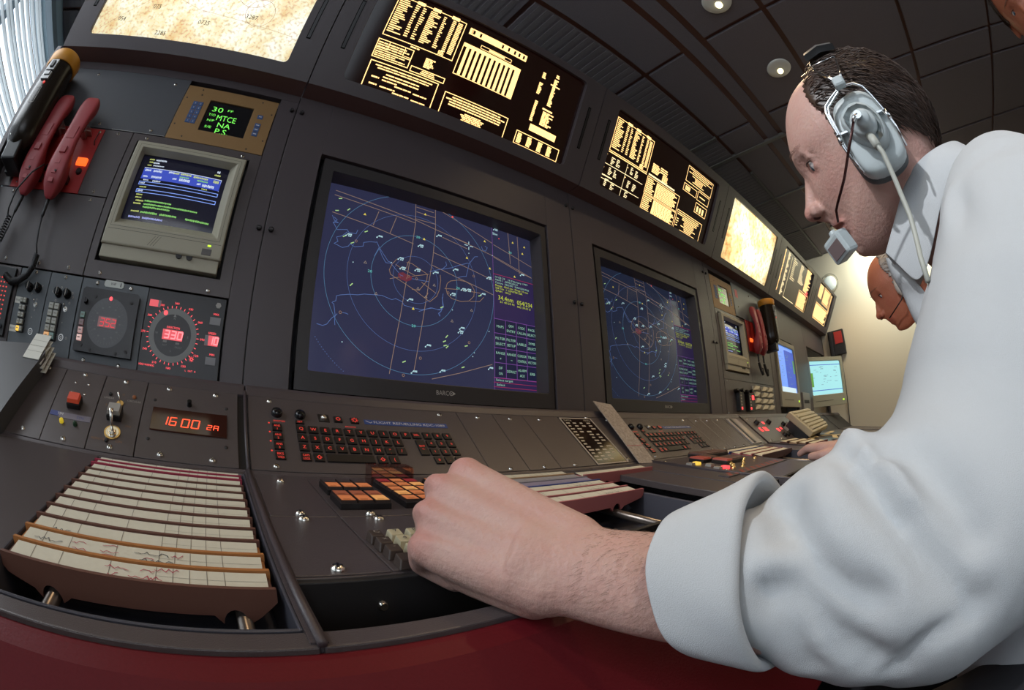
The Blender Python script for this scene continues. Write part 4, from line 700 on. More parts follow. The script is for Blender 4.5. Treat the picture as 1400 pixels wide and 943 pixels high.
# ------------------------------------------------------------------ radar monitors
for k in RAD: RAD[k] = [tuple(c / 2000 for c in p) if isinstance(p, tuple) else [tuple(c / 2000 for c in q) for q in p] for p in RAD[k]]
def radar(x0, label, dim):
    t = unit('radar_monitor', label, 'monitor', 'F', x0, .121, group='radar monitors in the console'); X = lambda a: a + x0
    b = MB(); b.rframe(X(.119), X(.686), .164, .586, .004, X(.0945), X(.7030), .1275, .6130, -.030, -.004); b.box(X(.0945), X(.703), .1275, .1625, -.030, -.0042); part('bezel', b, BEZ, t, bevel=.0015)
    a, c, e, f = X(.119), X(.686), .164, .586
    b = MB(); o_ = [(a, e), (c, e), (c, f), (a, f)]; i_ = [(a + .004, e + .004), (c - .001, e + .004), (c - .001, f - .001), (a + .004, f - .001)]
    b.add([(p[0], p[1], -.006) for p in o_] + [(p[0], p[1], -.052) for p in i_], [(0, 4, 5, 1), (1, 5, 6, 2), (2, 6, 7, 3), (3, 7, 4, 0)]); part('reveal', b, BEZ2, t)
    b = MB(); b.box(X(.10), X(.70), .1215, .1265, -.03, -.010); b.box(X(.15), X(.24), .1225, .1255, -.010, -.003); b.box(X(.24), X(.50), .1215, .1240, -.010, -.004); part('lower_lip', b, PAINT, t)
    N = 14; x0_, x1_, y0_, y1_ = X(.110), X(.692), .150, .600
    def zc(x, y): u = (x - x0 - .405) / .29; v = (y - .38) / .22; return -.0405 - .0045 * (u * u + v * v)
    vs = [(x0_ + (x1_ - x0_) * i / N, y0_ + (y1_ - y0_) * j / N, 0) for j in range(N + 1) for i in range(N + 1)]; vs = [(x, y, zc(x, y)) for x, y, _ in vs]
    b = MB(); b.add(vs, [(j * (N + 1) + i, j * (N + 1) + i + 1, (j + 1) * (N + 1) + i + 1, (j + 1) * (N + 1) + i) for j in range(N) for i in range(N)], 0, True)
    sc = part('screen', b, mat('radar_glass_' + ('dim' if dim else 'bright'), (.008, .010, .016), .14, em=(.045, .048, .115) if not dim else (.022, .030, .066), es=.62, spec=.55), t)
    b = MB(); k_ = .72 if dim else 1.
    cols = [('map_tan', (.30, .20, .15)), ('map_orange', (.33, .20, .12)), ('map_blue', (.095, .17, .42)), ('aircraft_cyan', (.55, .85, .92)), ('trail_green', (.45, .72, .28)), ('symbol_yellow', (.85, .68, .10)), ('symbol_dull', (.40, .32, .24)), ('ring_blue', (.075, .19, .33)), ('spot_red', (1., .10, .10)), ('restricted_red', (.15, .025, .045)), ('label_teal', (.15, .62, .55)), ('panel_violet', (.028, .018, .075)), ('panel_line', (.20, .07, .33)), ('cell_navy', (.012, .014, .045)), ('text_lime', (.62, .72, .05)), ('text_mint', (.35, .66, .50)), ('panel_red', (.42, .03, .10))]
    ms = [emis('radar_' + n + ('_dim' if dim else ''), c_, .95 * k_) for n, c_ in cols]; TAN, ORA, BLU, CY, GR, YE, DU, RI, RD, RS, TE, PV, PL, CN, LI, MI, PR = range(17)
    def put(q): b2 = [(p[0], p[1], zc(p[0], p[1]) + .0004 + q * .00006) for p in tmp.v]; base = len(b.v); b.v += b2; b.f += [[i + base for i in f_] for f_ in tmp.f]; b.m += tmp.m; b.s += tmp.s
    def pl(pts, wd, m, q=1, sub=.02):
        P = []
        for (x_, y_), (x2, y2) in zip(pts[:-1], pts[1:]):
            n = max(1, int(math.hypot(x2 - x_, y2 - y_) / sub)); P += [(X(x_ + (x2 - x_) * i / n), y_ + (y2 - y_) * i / n) for i in range(n)]
        P.append((X(pts[-1][0]), pts[-1][1])); tmp.line(P, wd, 0, m)
    tmp = MB()
    C0 = (.3483, .3937)
    for r, m, s0 in ((.105, RI, 1), (.0545, BLU, 0), (.158, BLU, 0), (.2075, RI, 1)):
        seg = [(C0[0] + r * math.cos(a), C0[1] + r * math.sin(a)) for a in [i * math.pi / 60 for i in range(121)]]
        run = []
        for p in seg + [None]:
            if p and .138 < p[0] < (.557 if p[1] < .56 else .557) and .165 < p[1] < .588: run.append(p)
            else:
                if len(run) > 1: pl(run, .0010 if s0 else .0006, m, sub=1)
                run = []
    for a in range(0, 60): 
        an = math.pi + a * .022; p = (C0[0] + .262 * math.cos(an), C0[1] + .262 * math.sin(an))
        if .137 < p[0] and p[1] > .176: tmp.rect(X(p[0]) - .0007, X(p[0]) + .0007, p[1] - .0007, p[1] + .0007, 0, BLU)
    for l in RAD['tan']: pl(l, .0013, TAN)
    for l in RAD['blue']: pl(l, .0011, BLU)
    tmp.add([(X(p[0]), p[1], 0) for p in RAD['blob']], [tuple(range(len(RAD['blob'])))], RS)
    for l in RAD['tan2']: pl(l, .0011, ORA)
    put(0); tmp = MB()
    for p in RAD['ac']:
        x_, y_ = X(p[0]), p[1]; s_ = random.uniform(.9, 1.1)
        tmp.rect(x_ - .0075, x_ - .0045, y_ - .0035, y_ - .0010, 0, CY); tmp.line([(x_ - .006, y_ - .002), (x_ - .002, y_ + .0025)], .0010, 0, CY)
        for q in range(4): tmp.rect(x_ - .002 + q * .0024, x_ - .0003 + q * .0024, y_ + .0005 - .0002 * q, y_ + .0040, 0, CY)
        for q in range(3): tmp.rect(x_ - .001 + q * .0026, x_ + .0006 + q * .0026, y_ - .0035, y_ - .0008, 0, CY) if (int(p[0] * 2000) % 2) else None
    for i, p in enumerate(RAD['gr']): a = random.uniform(.2, .9); pl([(p[0] - .003 * math.cos(a), p[1] - .003 * math.sin(a)), (p[0] + .003 * math.cos(a), p[1] + .003 * math.sin(a))], .0022, GR)
    for k, m, s_ in (('tri', YE, .0034), ('tri2', DU, .0030)):
        for p in RAD[k]:
            if m == YE: tmp.add([(X(p[0]) - s_, p[1] - s_ * .7, 0), (X(p[0]) + s_, p[1] - s_ * .7, 0), (X(p[0]), p[1] + s_, 0)], [(0, 1, 2)], m)
            else: tmp.line([(X(p[0]) - s_, p[1] - s_ * .7), (X(p[0]) + s_, p[1] - s_ * .7), (X(p[0]), p[1] + s_)], .0007, 0, m, True)
    for p in RAD['dia']: tmp.ring(X(p[0]), p[1], 0, .0022, .0032, 8, ORA)
    for p in RAD['white']: tmp.rect(X(p[0]) - .001, X(p[0]) + .001, p[1] - .001, p[1] + .001, 0, CY)
    p = RAD['cross'][0]; tmp.rect(X(p[0]) - .0125, X(p[0]) - .003, p[1] - .0008, p[1] + .0008, 0, CY); tmp.rect(X(p[0]) + .003, X(p[0]) + .0125, p[1] - .0008, p[1] + .0008, 0, CY); tmp.rect(X(p[0]) - .0008, X(p[0]) + .0008, p[1] + .003, p[1] + .0115, 0, CY); tmp.rect(X(p[0]) - .0008, X(p[0]) + .0008, p[1] - .0115, p[1] - .003, 0, CY)
    for i, p in enumerate(RAD['red']): tmp.disc(X(p[0]), p[1], 0, .0028 - .001 * i, 10, RD)
    for p, s_ in zip(RAD['lbl'], ('20', '20', '20', '20', '20')): text(tmp, s_, X(p[0]), p[1] - .003, .0058, 0, TE, .0095, 'C')
    # control panel down the right side
    for j in range(6): tmp.rect(X(.5565), X(.6875), .166 + j * .0482, .166 + (j + 1) * .0482, 0, PV)
    put(1); tmp = MB()
    pl([(.5565, .455), (.6875, .455)], .0012, PR, sub=.03); pl([(.5565, .166), (.5565, .590)], .0010, PL, sub=.03); pl([(.5565, .372), (.5565, .455)], .0010, PL)
    cw, ch = .0328, .0352
    lab = [['MAPS', 'QRH\nENTRY', 'CODE\nCALLSN', 'PAGE\nSELECT'], ['FILTER\nSELECT', 'FILTER\nSETUP', 'LABELS', 'SYMB\nSELECT'], ['RANGE\n+', 'RANGE\n-', 'CURSOR\nCONTROL', 'TRAILS\nVECTORS'], ['DF\nON', 'DEFAULT', 'ALARM\nACK', 'ERB']]
    for r in range(4):
        for c_ in range(4): x_ = X(.5575 + c_ * cw); y_ = .3400 - (r + 1) * ch; tmp.rect(x_ + .0008, x_ + cw - .0008, y_ + .0008, y_ + ch - .0008, 0, CN)
    for r in range(5): pl([(.5565, .3400 - r * ch), (.6875, .3400 - r * ch)], .0013, PL, sub=.03)
    for c_ in range(1, 4): pl([(.5575 + c_ * cw, .1995), (.5575 + c_ * cw, .340)], .0013, PL, sub=.03)
    for y_ in (.1985, .1880, .1775): pl([(.5545, y_), (.6875, y_)], .0010, PR, sub=.03)
    put(2); tmp = MB()
    for r in range(4):
        for c_ in range(4):
            L_ = lab[r][c_].split('\n')
            for k, s_ in enumerate(L_): text(tmp, s_, X(.5575 + (c_ + .5) * cw), .3400 - r * ch - (.0210 if len(L_) == 1 else .0150 + .0130 * k), .0062, 0, MI, min(.0285, .0052 * len(s_)), 'C')
    text(tmp, 'Select target', X(.560), .1915, .0052, 0, MI, .050); text(tmp, 'Select', X(.562), .1805, .0052, 0, MI, .024)
    for k, (s_, m, wd) in enumerate((('14 03 22   16 February 1999', MI, .104), ('MAPS 1  APPROACH', MI, .070), ('Centre  350/397  MAPCENTRE', MI, .108), ('Range  40.0 nm  Rings 10 nm', LI, .104), ('SSR On  1 CENTRE SSR', LI, .085), ('QNH   1013', LI, .046))): text(tmp, s_, X(.562), .4455 - k * .0072, .0048, 0, m, wd)
    text(tmp, '34.4nm', X(.5700), .3900, .0115, 0, LI, .046); text(tmp, '054/234', X(.6285), .3880, .0115, 0, LI, .050); text(tmp, '51 40.22 N', X(.575), .3825, .0050, 0, LI, .044); text(tmp, '002 39.01 E', X(.6285), .3800, .0050, 0, LI, .044); text(tmp, '28.6nm', X(.558), .5660, .0070, 0, CY, .016)
    put(3)
    o = part('screen_picture', b, ms, t); o.parent = sc
    b = MB(); text(b, 'BARC', X(.383), .1420, .0095, -.0034, 0, .0285); b.ring(X(.4175), .1467, -.0034, .0032, .0048, 18); b.disc(X(.4175), .1467, -.0034, .0014, 10); b.add([(X(.4215), .1430, -.0034), (X(.4275), .1467, -.0034), (X(.4215), .1504, -.0034)], [(0, 1, 2)]); part('maker_badge', b, mat('badge_grey', (.42, .40, .37), .5), t)
    return t
random.seed(21); radar(0, 'large radar monitor, the nearer one, showing a blue map with range rings', False); radar(.803, 'radar monitor, the second and farther one, seen more edge-on', True)
# ------------------------------------------------------------------ sloping panels
SL = PAINT2
t = unit('blank_panel', 'blank sloping panel under the paper-stuffed grey holder at the left end', 'panel', 'S', -.60, .0045); slab(t, -.671, -.3165, .005, .160, SL); scr(t, (-.353, .154), (-.352, .018), (-.60, .018))
t = unit('switch_module', 'sloping module with a red push button and a blue taped label', 'panel', 'S', -.316, .0045); slab(t, -.3165, -.2385, .005, .160, SL); scr(t, (-.278, .153), (-.277, .0155), s=1.15); scr(t, (-.290, .132), (-.265, .132), (-.266, .109), (-.290, .110), s=.62)
b = MB(); b.box(-.2880, -.2640, .0735, .0935, .0006, .010); part('button_base', b, BLK, t, bevel=.001); part('red_button', MB().frust(-.2870, -.2650, .0745, .0925, .010, .0165, .0015), mat('red_key', (.45, .055, .03), .45, em=(1., .12, .04), es=.12), t, bevel=.001)
b = MB(); b.box(-.3145, -.2975, .0555, .0650, .0006, .0011, 0); b.box(-.2975, -.2415, .0530, .0640, .0006, .0011, 2); text(b, 'TIM', -.3010, .0580, .0048, .0013, 1); text(b, 'SYN', -.2650, .0560, .0048, .0013, 0); part('taped_label', b, [mat('blue_tape', (.04, .055, .20), .5), WHITE, mat('grey_tape', (.16, .14, .17), .6)], t)
b = MB(); b.lathe([(.0038, .0006), (.0038, .003), (.0032, .0055), (.001, .0072)], 14); b.v = [(p[0] - .2885, p[1] + .0455, p[2]) for p in b.v]; part('yellow_light', b, mat('yellow_lens', (.7, .5, .02), .3, em=(1., .75, .05), es=.35), t)
b = MB(); b.lathe([(.0038, .0006), (.0038, .003), (.0032, .0055), (.001, .0072)], 14); b.v = [(p[0] - .2640, p[1] + .0445, p[2]) for p in b.v]; part('green_light', b, mat('green_lens', (.015, .05, .02), .3), t)
t = unit('switch_module', 'sloping module with a grey square button and a chrome toggle switch', 'panel', 'S', -.238, .0045); slab(t, -.2380, -.1625, .005, .160, SL); scr(t, (-.201, .1515), (-.200, .0150), s=1.15)
b = MB(); b.box(-.2155, -.1915, .0640, .0860, .0006, .010); part('button_base', b, BLK, t, bevel=.001); part('grey_button', MB().frust(-.2145, -.1925, .0655, .0850, .010, .0165, .0015), mat('grey_key', (.30, .28, .25), .5), t, bevel=.001)
b = MB(); b.cyl(-.2010, .0420, .0006, .0022, .0130, 28, 0); b.ring(-.2010, .0420, .0026, .0065, .0105, 28, 1); b.cyl(-.2010, .0420, .002, .0075, .0062, 6, 1); b.tube([(-.2010, .0420, .007), (-.2015, .0480, .018), (-.2020, .0560, .030)], [.0022, .0025, .0036], 12, 1); part('toggle_switch', b, [BRASS, CHROME], t)
b = MB(); b.cyl(-.2005, .1010, .0006, .0025, .0058, 16, 1); b.tube([(-.2005, .1010, .002), (-.2025, .1060, .008), (-.2045, .110, .014)], [.0012, .0014, .0020], 8, 0); part('toggle_switch', b, [CHROME, BRASS], t)
for x, y, m in ((-.2210, .1185, DARKP), (-.1800, .1195, mat('amber_lens', (.30, .10, .03), .4)), (-.207, .026, DARKP)): b = MB(); b.lathe([(.0034, .0006), (.0034, .0024), (.002, .0034)], 14); b.v = [(p[0] + x, p[1] + y, p[2]) for p in b.v]; part('indicator', b, m, t)
b = MB(); text(b, 'LINEAR', -.2300, .1085, .0040, .0010, 0, .017); text(b, 'CIRCULAR', -.1900, .1085, .0040, .0010, 0, .023); text(b, 'O', -.2010, .1200, .004, .0010, 1); text(b, 'REMOTE', -.2320, .0250, .0040, .0010, 1, .022); text(b, 'ON', -.1930, .0250, .0042, .0010, 1, .010); text(b, 'ON', -.1830, .056, .004, .001, 1); text(b, 'S', -.2240, .0930, .004, .001, 1); part('printed_legends', b, [SILK, mat('faded_orange', (.25, .12, .05), .6)], t)
t = unit('digital_clock', 'digital clock panel with red figures 16 00 in a black window', 'clock', 'S', -.1615, .0045); slab(t, -.1620, -.0115, .005, .160, SL); scr(t, (-.125, .150), (-.048, .149), (-.124, .0150), (-.049, .0150), s=1.15)
wd = part('window', MB().box(-.1450, -.0285, .0585, .1040, .0006, .0030), mat('smoked_window', (.014, .005, .004), .08, em=(.10, .02, .006), es=.12), t, bevel=.0004)
b = MB(); seg7(b, '16', -.1300, .0700, .0095, .0155, .0045, .0034, 0, .0019); seg7(b, '00', -.0975, .0690, .0105, .0160, .0050, .0034, 0, .0020); seg7(b, '2A', -.0585, .0695, .0065, .0090, .0035, .0034, 0, .0013); o = part('figures', b, emis('clock_red', (1., .09, .035), 2.0), t); o.parent = wd
b = MB(); b.lathe([(.0042, .0006), (.0034, .006), (.0036, .009)], 14); b.v = [(p[0] - .0885, p[1] + .119, p[2]) for p in b.v]; part('setting_knob', b, BLKG, t)
for x, y in ((-.145, .121), (-.145, .041), (-.0295, .041), (-.030, .121)): b = MB(); b.lathe([(.0028, .0006), (.0028, .0012), (.001, .0014)], 12); b.v = [(p[0] + x, p[1] + y, p[2]) for p in b.v]; part('case_screw', b, DARKP, t)
def keyboard(x0, label, detail=True):
    t = unit('backlit_keyboard', label, 'keyboard', 'S', x0, .0045, group='backlit keyboards in the sloping panels'); X = lambda a: a + x0
    slab(t, X(.004), X(.379), .005, .160, SL); scr(t, (X(.040), .150), (X(.341), .150), (X(.040), .0135), (X(.341), .0135), s=1.1)
    def key(x, y, w, h, tx, th=.006, sub=None, tw=None):
        b = MB(); b.frust(X(x) - w / 2, X(x) + w / 2, y - h / 2, y + h / 2, -.001, .0032, .0006, 0)
        if tx == '^': b.line([(X(x) - .0035, y - .0008), (X(x), y + .0032), (X(x) + .0035, y - .0008), (X(x) + .0015, y - .0008), (X(x) + .0015, y - .0035), (X(x) - .0015, y - .0035), (X(x) - .0015, y - .0008)], .0009, .0034, 1, True)
        elif tx == '*': b.ring(X(x), y, .0034, .0026, .0036, 16, 1); [b.line([(X(x) + math.cos(a) * .0042, y + math.sin(a) * .0042), (X(x) + math.cos(a) * .0056, y + math.sin(a) * .0056)], .0009, .0034, 1) for a in [k * math.pi / 4 for k in range(8)]] if sub else None
        elif tx:
            L_ = tx.split('|')
            for k, s_ in enumerate(L_): text(b, s_, X(x), y - th / 2 + (len(L_) - 1) * .0032 - k * .0066, th if len(L_) == 1 else .0042, .0034, 1, tw if len(L_) == 1 else .0095 if len(s_) > 2 else None, 'C')
        part('key', b, [BLK, RED_D], t)
    for k, c_ in enumerate('QWERTYUIOP'): key(.0850 + k * .01895, .0905, .0155, .0155, c_)
    for k, c_ in enumerate('ASDFGHJKL'): key(.0850 + k * .01895, .0715, .0155, .0155, c_)
    for k, c_ in enumerate('ZXCVBNM'): key(.0850 + k * .01895, .0525, .0155, .0155, c_)
    key(.0850 + 7 * .01895, .0525, .0155, .0155, '>|.'); key(.0850 + 8 * .01895, .0525, .0155, .0155, '/')
    key(.0850, .0335, .0155, .0155, 'CAPS|LOCK'); key(.1040, .0335, .0155, .0155, '^'); key(.1515, .0335, .073, .0155, ''); key(.2000, .0335, .0155, .0155, '^'); key(.2190, .0335, .0155, .0155, '(')
    key(.2745, .0905, .0155, .0155, 'DEL', .0045, tw=.009); key(.2755, .0620, .0155, .0345, 'ENT|<-')
    for r, s_ in enumerate(('789', '456', '123')):
        for k, c_ in enumerate(s_): key(.2940 + k * .0187, .0905 - r * .019, .0145, .0155, c_, .005)
    for k, c_ in enumerate('0./'): key(.2940 + k * .0187, .0335, .0145, .0155, c_, .005)
    for k, c_ in enumerate(('ANS|1', 'ANS|2', 'ANS|3', 'BKS|VID')): key(.0480, .0905 - k * .019, .0155, .0155, c_)
    key(.0850, .1055, .0145, .0070, 'SET', .0032, tw=.008); key(.1485, .1190, .0140, .0130, '*'); key(.1760, .1190, .0140, .0130, '*', sub=1)
    for x in (.0500, .0870): b = MB(); b.lathe([(.0088, .0006), (.0088, .004), (.0080, .0075), (.0050, .0095), (.001, .0100)], 22); b.v = [(p[0] + X(x), p[1] + .1215, p[2]) for p in b.v]; part('track_button', b, BLKG, t)
    b = MB(); b.box(X(.1165), X(.1340), .1120, .1290, .0006, .0016, 0); b.lathe([(.0052, .0016), (.0052, .004), (.003, .006)], 16, 1, mx=M.Translation((X(.1252), .1205, 0))); part('key_lock', b, [BLK, CHROME], t)
    b = MB(); text(b, 'BRIGHTNESS', X(.0530), .1045, .0030, .0009, 0, .018, 'C'); text(b, 'BRILLIANCE', X(.1665), .1035, .0026, .0009, 0, .017, 'C')
    for y in (.1000, .081, .062, .043): b.disc(X(.0365), y, .0009, .0016, 8, 0)
    part('red_legends', b, RED_D, t)
    b = MB(); b.box(X(.1925), X(.3440), .1135, .1245, .0006, .0010, 0); text(b, 'FLIGHT REFUELLING KDC-1089', X(.2090), .1165, .0055, .0012, 1, .130); b.line([(X(.1960), .1215), (X(.2030), .1170), (X(.2060), .1195)], .001, .0012, 1); part('dymo_label', b, [mat('blue_label', (.025, .06, .22), .5), WHITE], t)
    return t
keyboard(0, 'backlit red-lettered keyboard panel under the nearer radar monitor'); keyboard(.803, 'backlit keyboard panel under the second radar monitor, past the leaning card')
def blanks(x0, far):
    for a, c_, lab in ((.379, .459, 'blank sloping panel immediately right of the numeric keys'), (.459, .5335, 'blank sloping panel with a warm reflection, in the middle of its group'), (.5335, .631, 'blank sloping panel beside the framed frequency chart')):
        t = unit('blank_panel', lab + (', far keyboard group' if far else ', near keyboard group'), 'panel', 'S', x0 + a, .0045); slab(t, x0 + a, x0 + c_, .005, .160, SL)
        m_ = (a + c_) / 2 + .0; q = {.379: .4205, .459: .4960, .5335: .5725}[a]; scr(t, (x0 + q, .1475), (x0 + q, .0115), s=1.1)
blanks(0, False); blanks(.803, True)
t = unit('frequency_chart', 'black framed chart of white figures beside the leaning grey card', 'chart', 'S', .631, .0045)
part('frame', MB().holed(.6325, .7320, .0055, .1555, .6355, .7290, .0085, .1525, .0006, .0020), mat('chart_frame', (.42, .36, .30), .5), t); part('film', MB().box(.6350, .7295, .0080, .1530, .0004, .0012), mat('chart_film', (.018, .010, .008), .10), t)
b = MB(); random.seed(8)
for r in range(13):
    for k, x in enumerate((.642, .662, .684, .706)):
        if random.random() < .82: b.rect(x, x + random.uniform(.008, .015), .018 + r * .0098, .0222 + r * .0098, .0014)
text(b, 'DATA', .642, .1440, .006, .0014); text(b, 'FREQ', .704, .1440, .006, .0014); part('printed_figures', b, mat('chart_print', (.50, .45, .36), .6), t)
scr(t, (.722, .1590), (.7365, .014), s=1.1)
t = unit('blank_panel', 'narrow blank sloping strip behind the leaning grey card', 'panel', 'S', .733, .0045); slab(t, .7330, .7995, .005, .160, SL); scr(t, (.788, .150), (.788, .0135), s=1.1)
# leaning speckled card
t = thing('leaning_card', 'speckled grey card leaning on the slope between the chart and the second keyboard', 'card', frame('S', .757, -.006, .0065))
b = MB(); b.prism([(0, 0), (.058, .000), (.062, .205), (.004, .212)], 0, .0016); cm = mat('speckled_card', (.36, .31, .27), .8, bump=.3, bs=160, var=.55); build('card', b, cm, t); build('red_line', (lambda q: (q.line([(.001, .055), (.059, .058)], .0012, .0018), q)[1])(MB()), REDINK, t); random.seed(77)
b = MB(); [b.line([(x_ := random.uniform(.006, .05), y_ := random.uniform(.01, .20)), (x_ + random.uniform(-.006, .006), y_ + random.uniform(-.005, .005))], .0008, .0018) for k in range(90)]; build('pencil_marks', b, mat('card_scribble', (.16, .13, .11), .8), t)
t.matrix_world = frame('S', .752, -.008, .006) @ M.Rotation(math.radians(-4), 4, 'Z') @ M.Rotation(math.radians(3), 4, 'X')
# other far slope modules
t = unit('switch_module', 'far sloping module with a clear slot beyond the second keyboard', 'panel', 'S', 1.44, .0045)
slab(t, 1.4365, 1.603, .005, .160, SL); part('clear_window', MB().box(1.452, 1.545, .010, .152, .0006, .004), mat('frosted_window', (.35, .33, .33), .2), t); part('dark_strip', MB().box(1.475, 1.49, .014, .148, .004, .006), BLK, t)
t = unit('clock_panel', 'far sloping panel with small red figures and black knobs', 'clock', 'S', 1.61, .0045); slab(t, 1.61, 2.30, .005, .160, PAINT2)
b = MB(); seg7(b, '16 00', 1.655, .072, .016, .020, .006, .0014, 0, .004); b.rect(1.78, 1.80, .115, .130, .0012); b.rect(1.87, 1.90, .06, .08, .0012); b.rect(1.93, 1.95, .07, .085, .0012); part('red_figures', b, RED_L, t)
for x, y in ((1.70, .12), (1.88, .03), (1.93, .03), (1.85, .12), (2.02, .10)): b = MB(); b.lathe([(.012, .0006), (.011, .014), (.008, .016)], 16); b.v = [(p[0] + x, p[1] + y, p[2]) for p in b.v]; part('knob', b, BLK, t)
for x, y in ((1.98, .05), (2.08, .08)): part('grey_button', MB().frust(x, x + .03, y, y + .03, .0006, .012, .002), MATS['grey_key'], t)
scr(t, (1.66, .15), (1.75, .15), (1.66, .013), (1.80, .013), (2.05, .013), s=1.3)
# grey holder with folded strips at the left end
t = thing('strip_holder_box', 'grey open box on the left slope holding folded white paper strips', 'box', frame('S', -.52, .0, .0))
b = MB(); b.prism([(0, -.012), (.128, -.004), (.135, .0), (.165, .150), (.150, .170), (.02, .150)], .0008, .030); build('box', b, mat('holder_grey', (.075, .075, .078), .42, bump=.2, bs=900), t, bevel=.003)
for k in range(4):
    b = MB(); b.box(.126 + .004 * k, .160 + .004 * k, .128, .192 - .004 * k, .0305 - .007 * k, .0316 - .007 * k, 0)
    for q in range(3): b.rect(.127 + .004 * k, .159 + .004 * k, .146 + q * .014, .1466 + q * .014, .0318 - .007 * k, 1)
    s_ = thing('folded_paper_strip', ['folded printed paper strip on top in the grey box', 'second folded strip in the grey box', 'third folded strip in the grey box', 'lowest folded strip in the grey box'][k], 'paper', frame('S', -.52, 0, 0), 'folded strips in the grey box'); build('sheet', b, [WPAPER, LINEINK], s_)
# ------------------------------------------------------------------ desk: strip trays, plates, button blocks, keypads
RIDGE = mat('holder_brown', (.135, .060, .042), .45, var=.05); RIDGEO = mat('holder_orange', (.42, .17, .05), .45); RIDGER = mat('holder_crimson', (.35, .035, .07), .5); PINKH = mat('holder_pink', (.42, .13, .13), .5); BLUEH = mat('holder_blue', (.03, .05, .22), .45); TANH = mat('holder_tan', (.42, .27, .15), .5)
def strip(x0, x1, y, rid, label, group, face=.022, notes=None, papery=.0265, rods=(.2, .86), paper=None, ticks=True, d=0.):
    t = thing('flight_strip_holder', label, 'strip holder', frame('D', x0, y, d), group); W = x1 - x0
    b = MB(); P = [(0, .0035), (0, -.006), (.004, -.010)]
    for r in rods:
        c = r * W; P += [(c - .014, -.016), (c - .0085, -face)]; P += [(c - .0085 * math.cos(a), -face + .0105 * math.sin(a)) for a in [math.pi * k / 8 for k in range(1, 8)]]; P += [(c + .0085, -face), (c + .016, -.017)]
    P += [(W - .004, -.010), (W, -.006), (W, .0035)]
    mx = M(((1, 0, 0, 0), (0, 0, 1, 0), (0, 1, 0, 0), (0, 0, 0, 1))); b.prism(P[::-1], .0, .0034, 0, mx=mx)
    b.box(.001, W - .001, .0034, papery - .001, -.0075, -.0012); build('holder', b, rid, t, bevel=.0005, seg=1)
    b = MB(); b.add([(.004, .0045, -.0008), (W - .004, .0045, -.0008), (W - .003, papery - .001, .0022), (.006, papery - .001, .0022), (.004, .0045, -.0012), (W - .004, .0045, -.0012), (W - .003, papery - .001, .0014), (.006, papery - .001, .0014)], [(0, 1, 2, 3), (7, 6, 5, 4), (0, 4, 5, 1), (1, 5, 6, 2), (2, 6, 7, 3), (3, 7, 4, 0)], 0)
    if ticks:
        def zz(yy): return -.0008 + .003 * (yy - .0045) / (papery - .0055) + .0002
        for f in (.115, .235, .43, .60, .660, .718, .778, .838): x = f * W; b.add([(x, .0055, zz(.0055)), (x + .0005, .0055, zz(.0055)), (x + .0005, papery - .0015, zz(papery - .0015)), (x, papery - .0015, zz(papery - .0015))], [(0, 1, 2, 3)], 1)
        ym = (papery + .004) / 2; b.add([(W * .60, ym, zz(ym)), (W * .99, ym, zz(ym)), (W * .99, ym + .0003, zz(ym)), (W * .60, ym + .0003, zz(ym))], [(0, 1, 2, 3)], 1)
    build('paper_strip', b, [paper or PAPER, LINEINK], t)
    if notes:
        for nm, m, items in notes:
            b = MB()
            for x, yy, wd in items:
                p = [(x, yy)]; 
                for k in range(int(wd / .0022)): p.append((p[-1][0] + .0022 * random.uniform(.5, 1.4), yy + random.uniform(-.0022, .0034)))
                z_ = -.0008 + .003 * (yy - .0045) / (papery - .0055) + .0006; b.line(p, .00065, z_ + .0002)
            build(nm, b, m, t)
    return t
def tray(x0, x1, y0, y1, label, rods, d=-.045):
    t = thing('strip_tray', label, 'tray', frame('D', x0, y0)); W, H = x1 - x0, y1 - y0; b = MB()
    b.box(0, .0025, 0, H, d, .001); b.box(W - .0025, W, 0, H, d, .001); b.box(0, W, 0, .0025, d, .0005); b.box(0, W, H - .0025, H, d, -.001); b.box(0, W, 0, H, d - .002, d); build('tray_walls', b, mat('tray_grey', (.060, .060, .075), .35, bump=.1, bs=900), t, bevel=.0008, seg=1)
    for r in rods: b = MB(); b.tube([(r * W, .003, -.0215), (r * W, H - .003, -.0215)], .0055, 12); build('guide_rod', b, mat('rod_dull', (.20, .17, .15), .3, .8), t)
    return t
tray(-.2125, -.0055, -.3775, -.0125, 'grey strip tray at the near left, filled with brown strip holders', (.2, .86), -.05)
random.seed(9); ys = [-.334 + .0276 * k for k in range(10)] + [-.056, -.038]
rowname = ['nearest, front', 'second from the front', 'third from the front', 'fourth from the front', 'fifth from the front', 'sixth from the front', 'seventh from the front', 'eighth from the front', 'ninth from the front', 'tenth from the front', 'second from the top', 'topmost']
for k, y in enumerate(ys):
    rid = RIDGEO if k in (1, 2) else RIDGER if k >= 10 else RIDGE; col = 'orange' if k in (1, 2) else 'crimson' if k >= 10 else 'brown'; nt = None
    if k == 0: nt = [('red_handwriting', REDINK, [(.082, .018, .020), (.108, .018, .012), (.085, .010, .010), (.100, .011, .028), (.118, .021, .018)]), ]
    if k == 1: nt = [('pencil_handwriting', INK, [(.015, .014, .03), (.10, .018, .028), (.105, .010, .036)]), ('red_handwriting', REDINK, [(.048, .018, .014), (.050, .011, .012), (.074, .021, .014), (.073, .014, .016), (.074, .008, .012), (.128, .018, .012), (.108, .012, .01)])]
    if k == 2: nt = [('pencil_handwriting', INK, [(.022, .010, .020)])]
    strip(-.2098, -.0120, y, rid, '%s strip holder%s in the near left tray, %s' % (col, ' with red handwriting' if k < 2 else '', rowname[k]), 'strip holders in the near left tray', notes=nt, papery=.0270 if k < 10 else .0172)
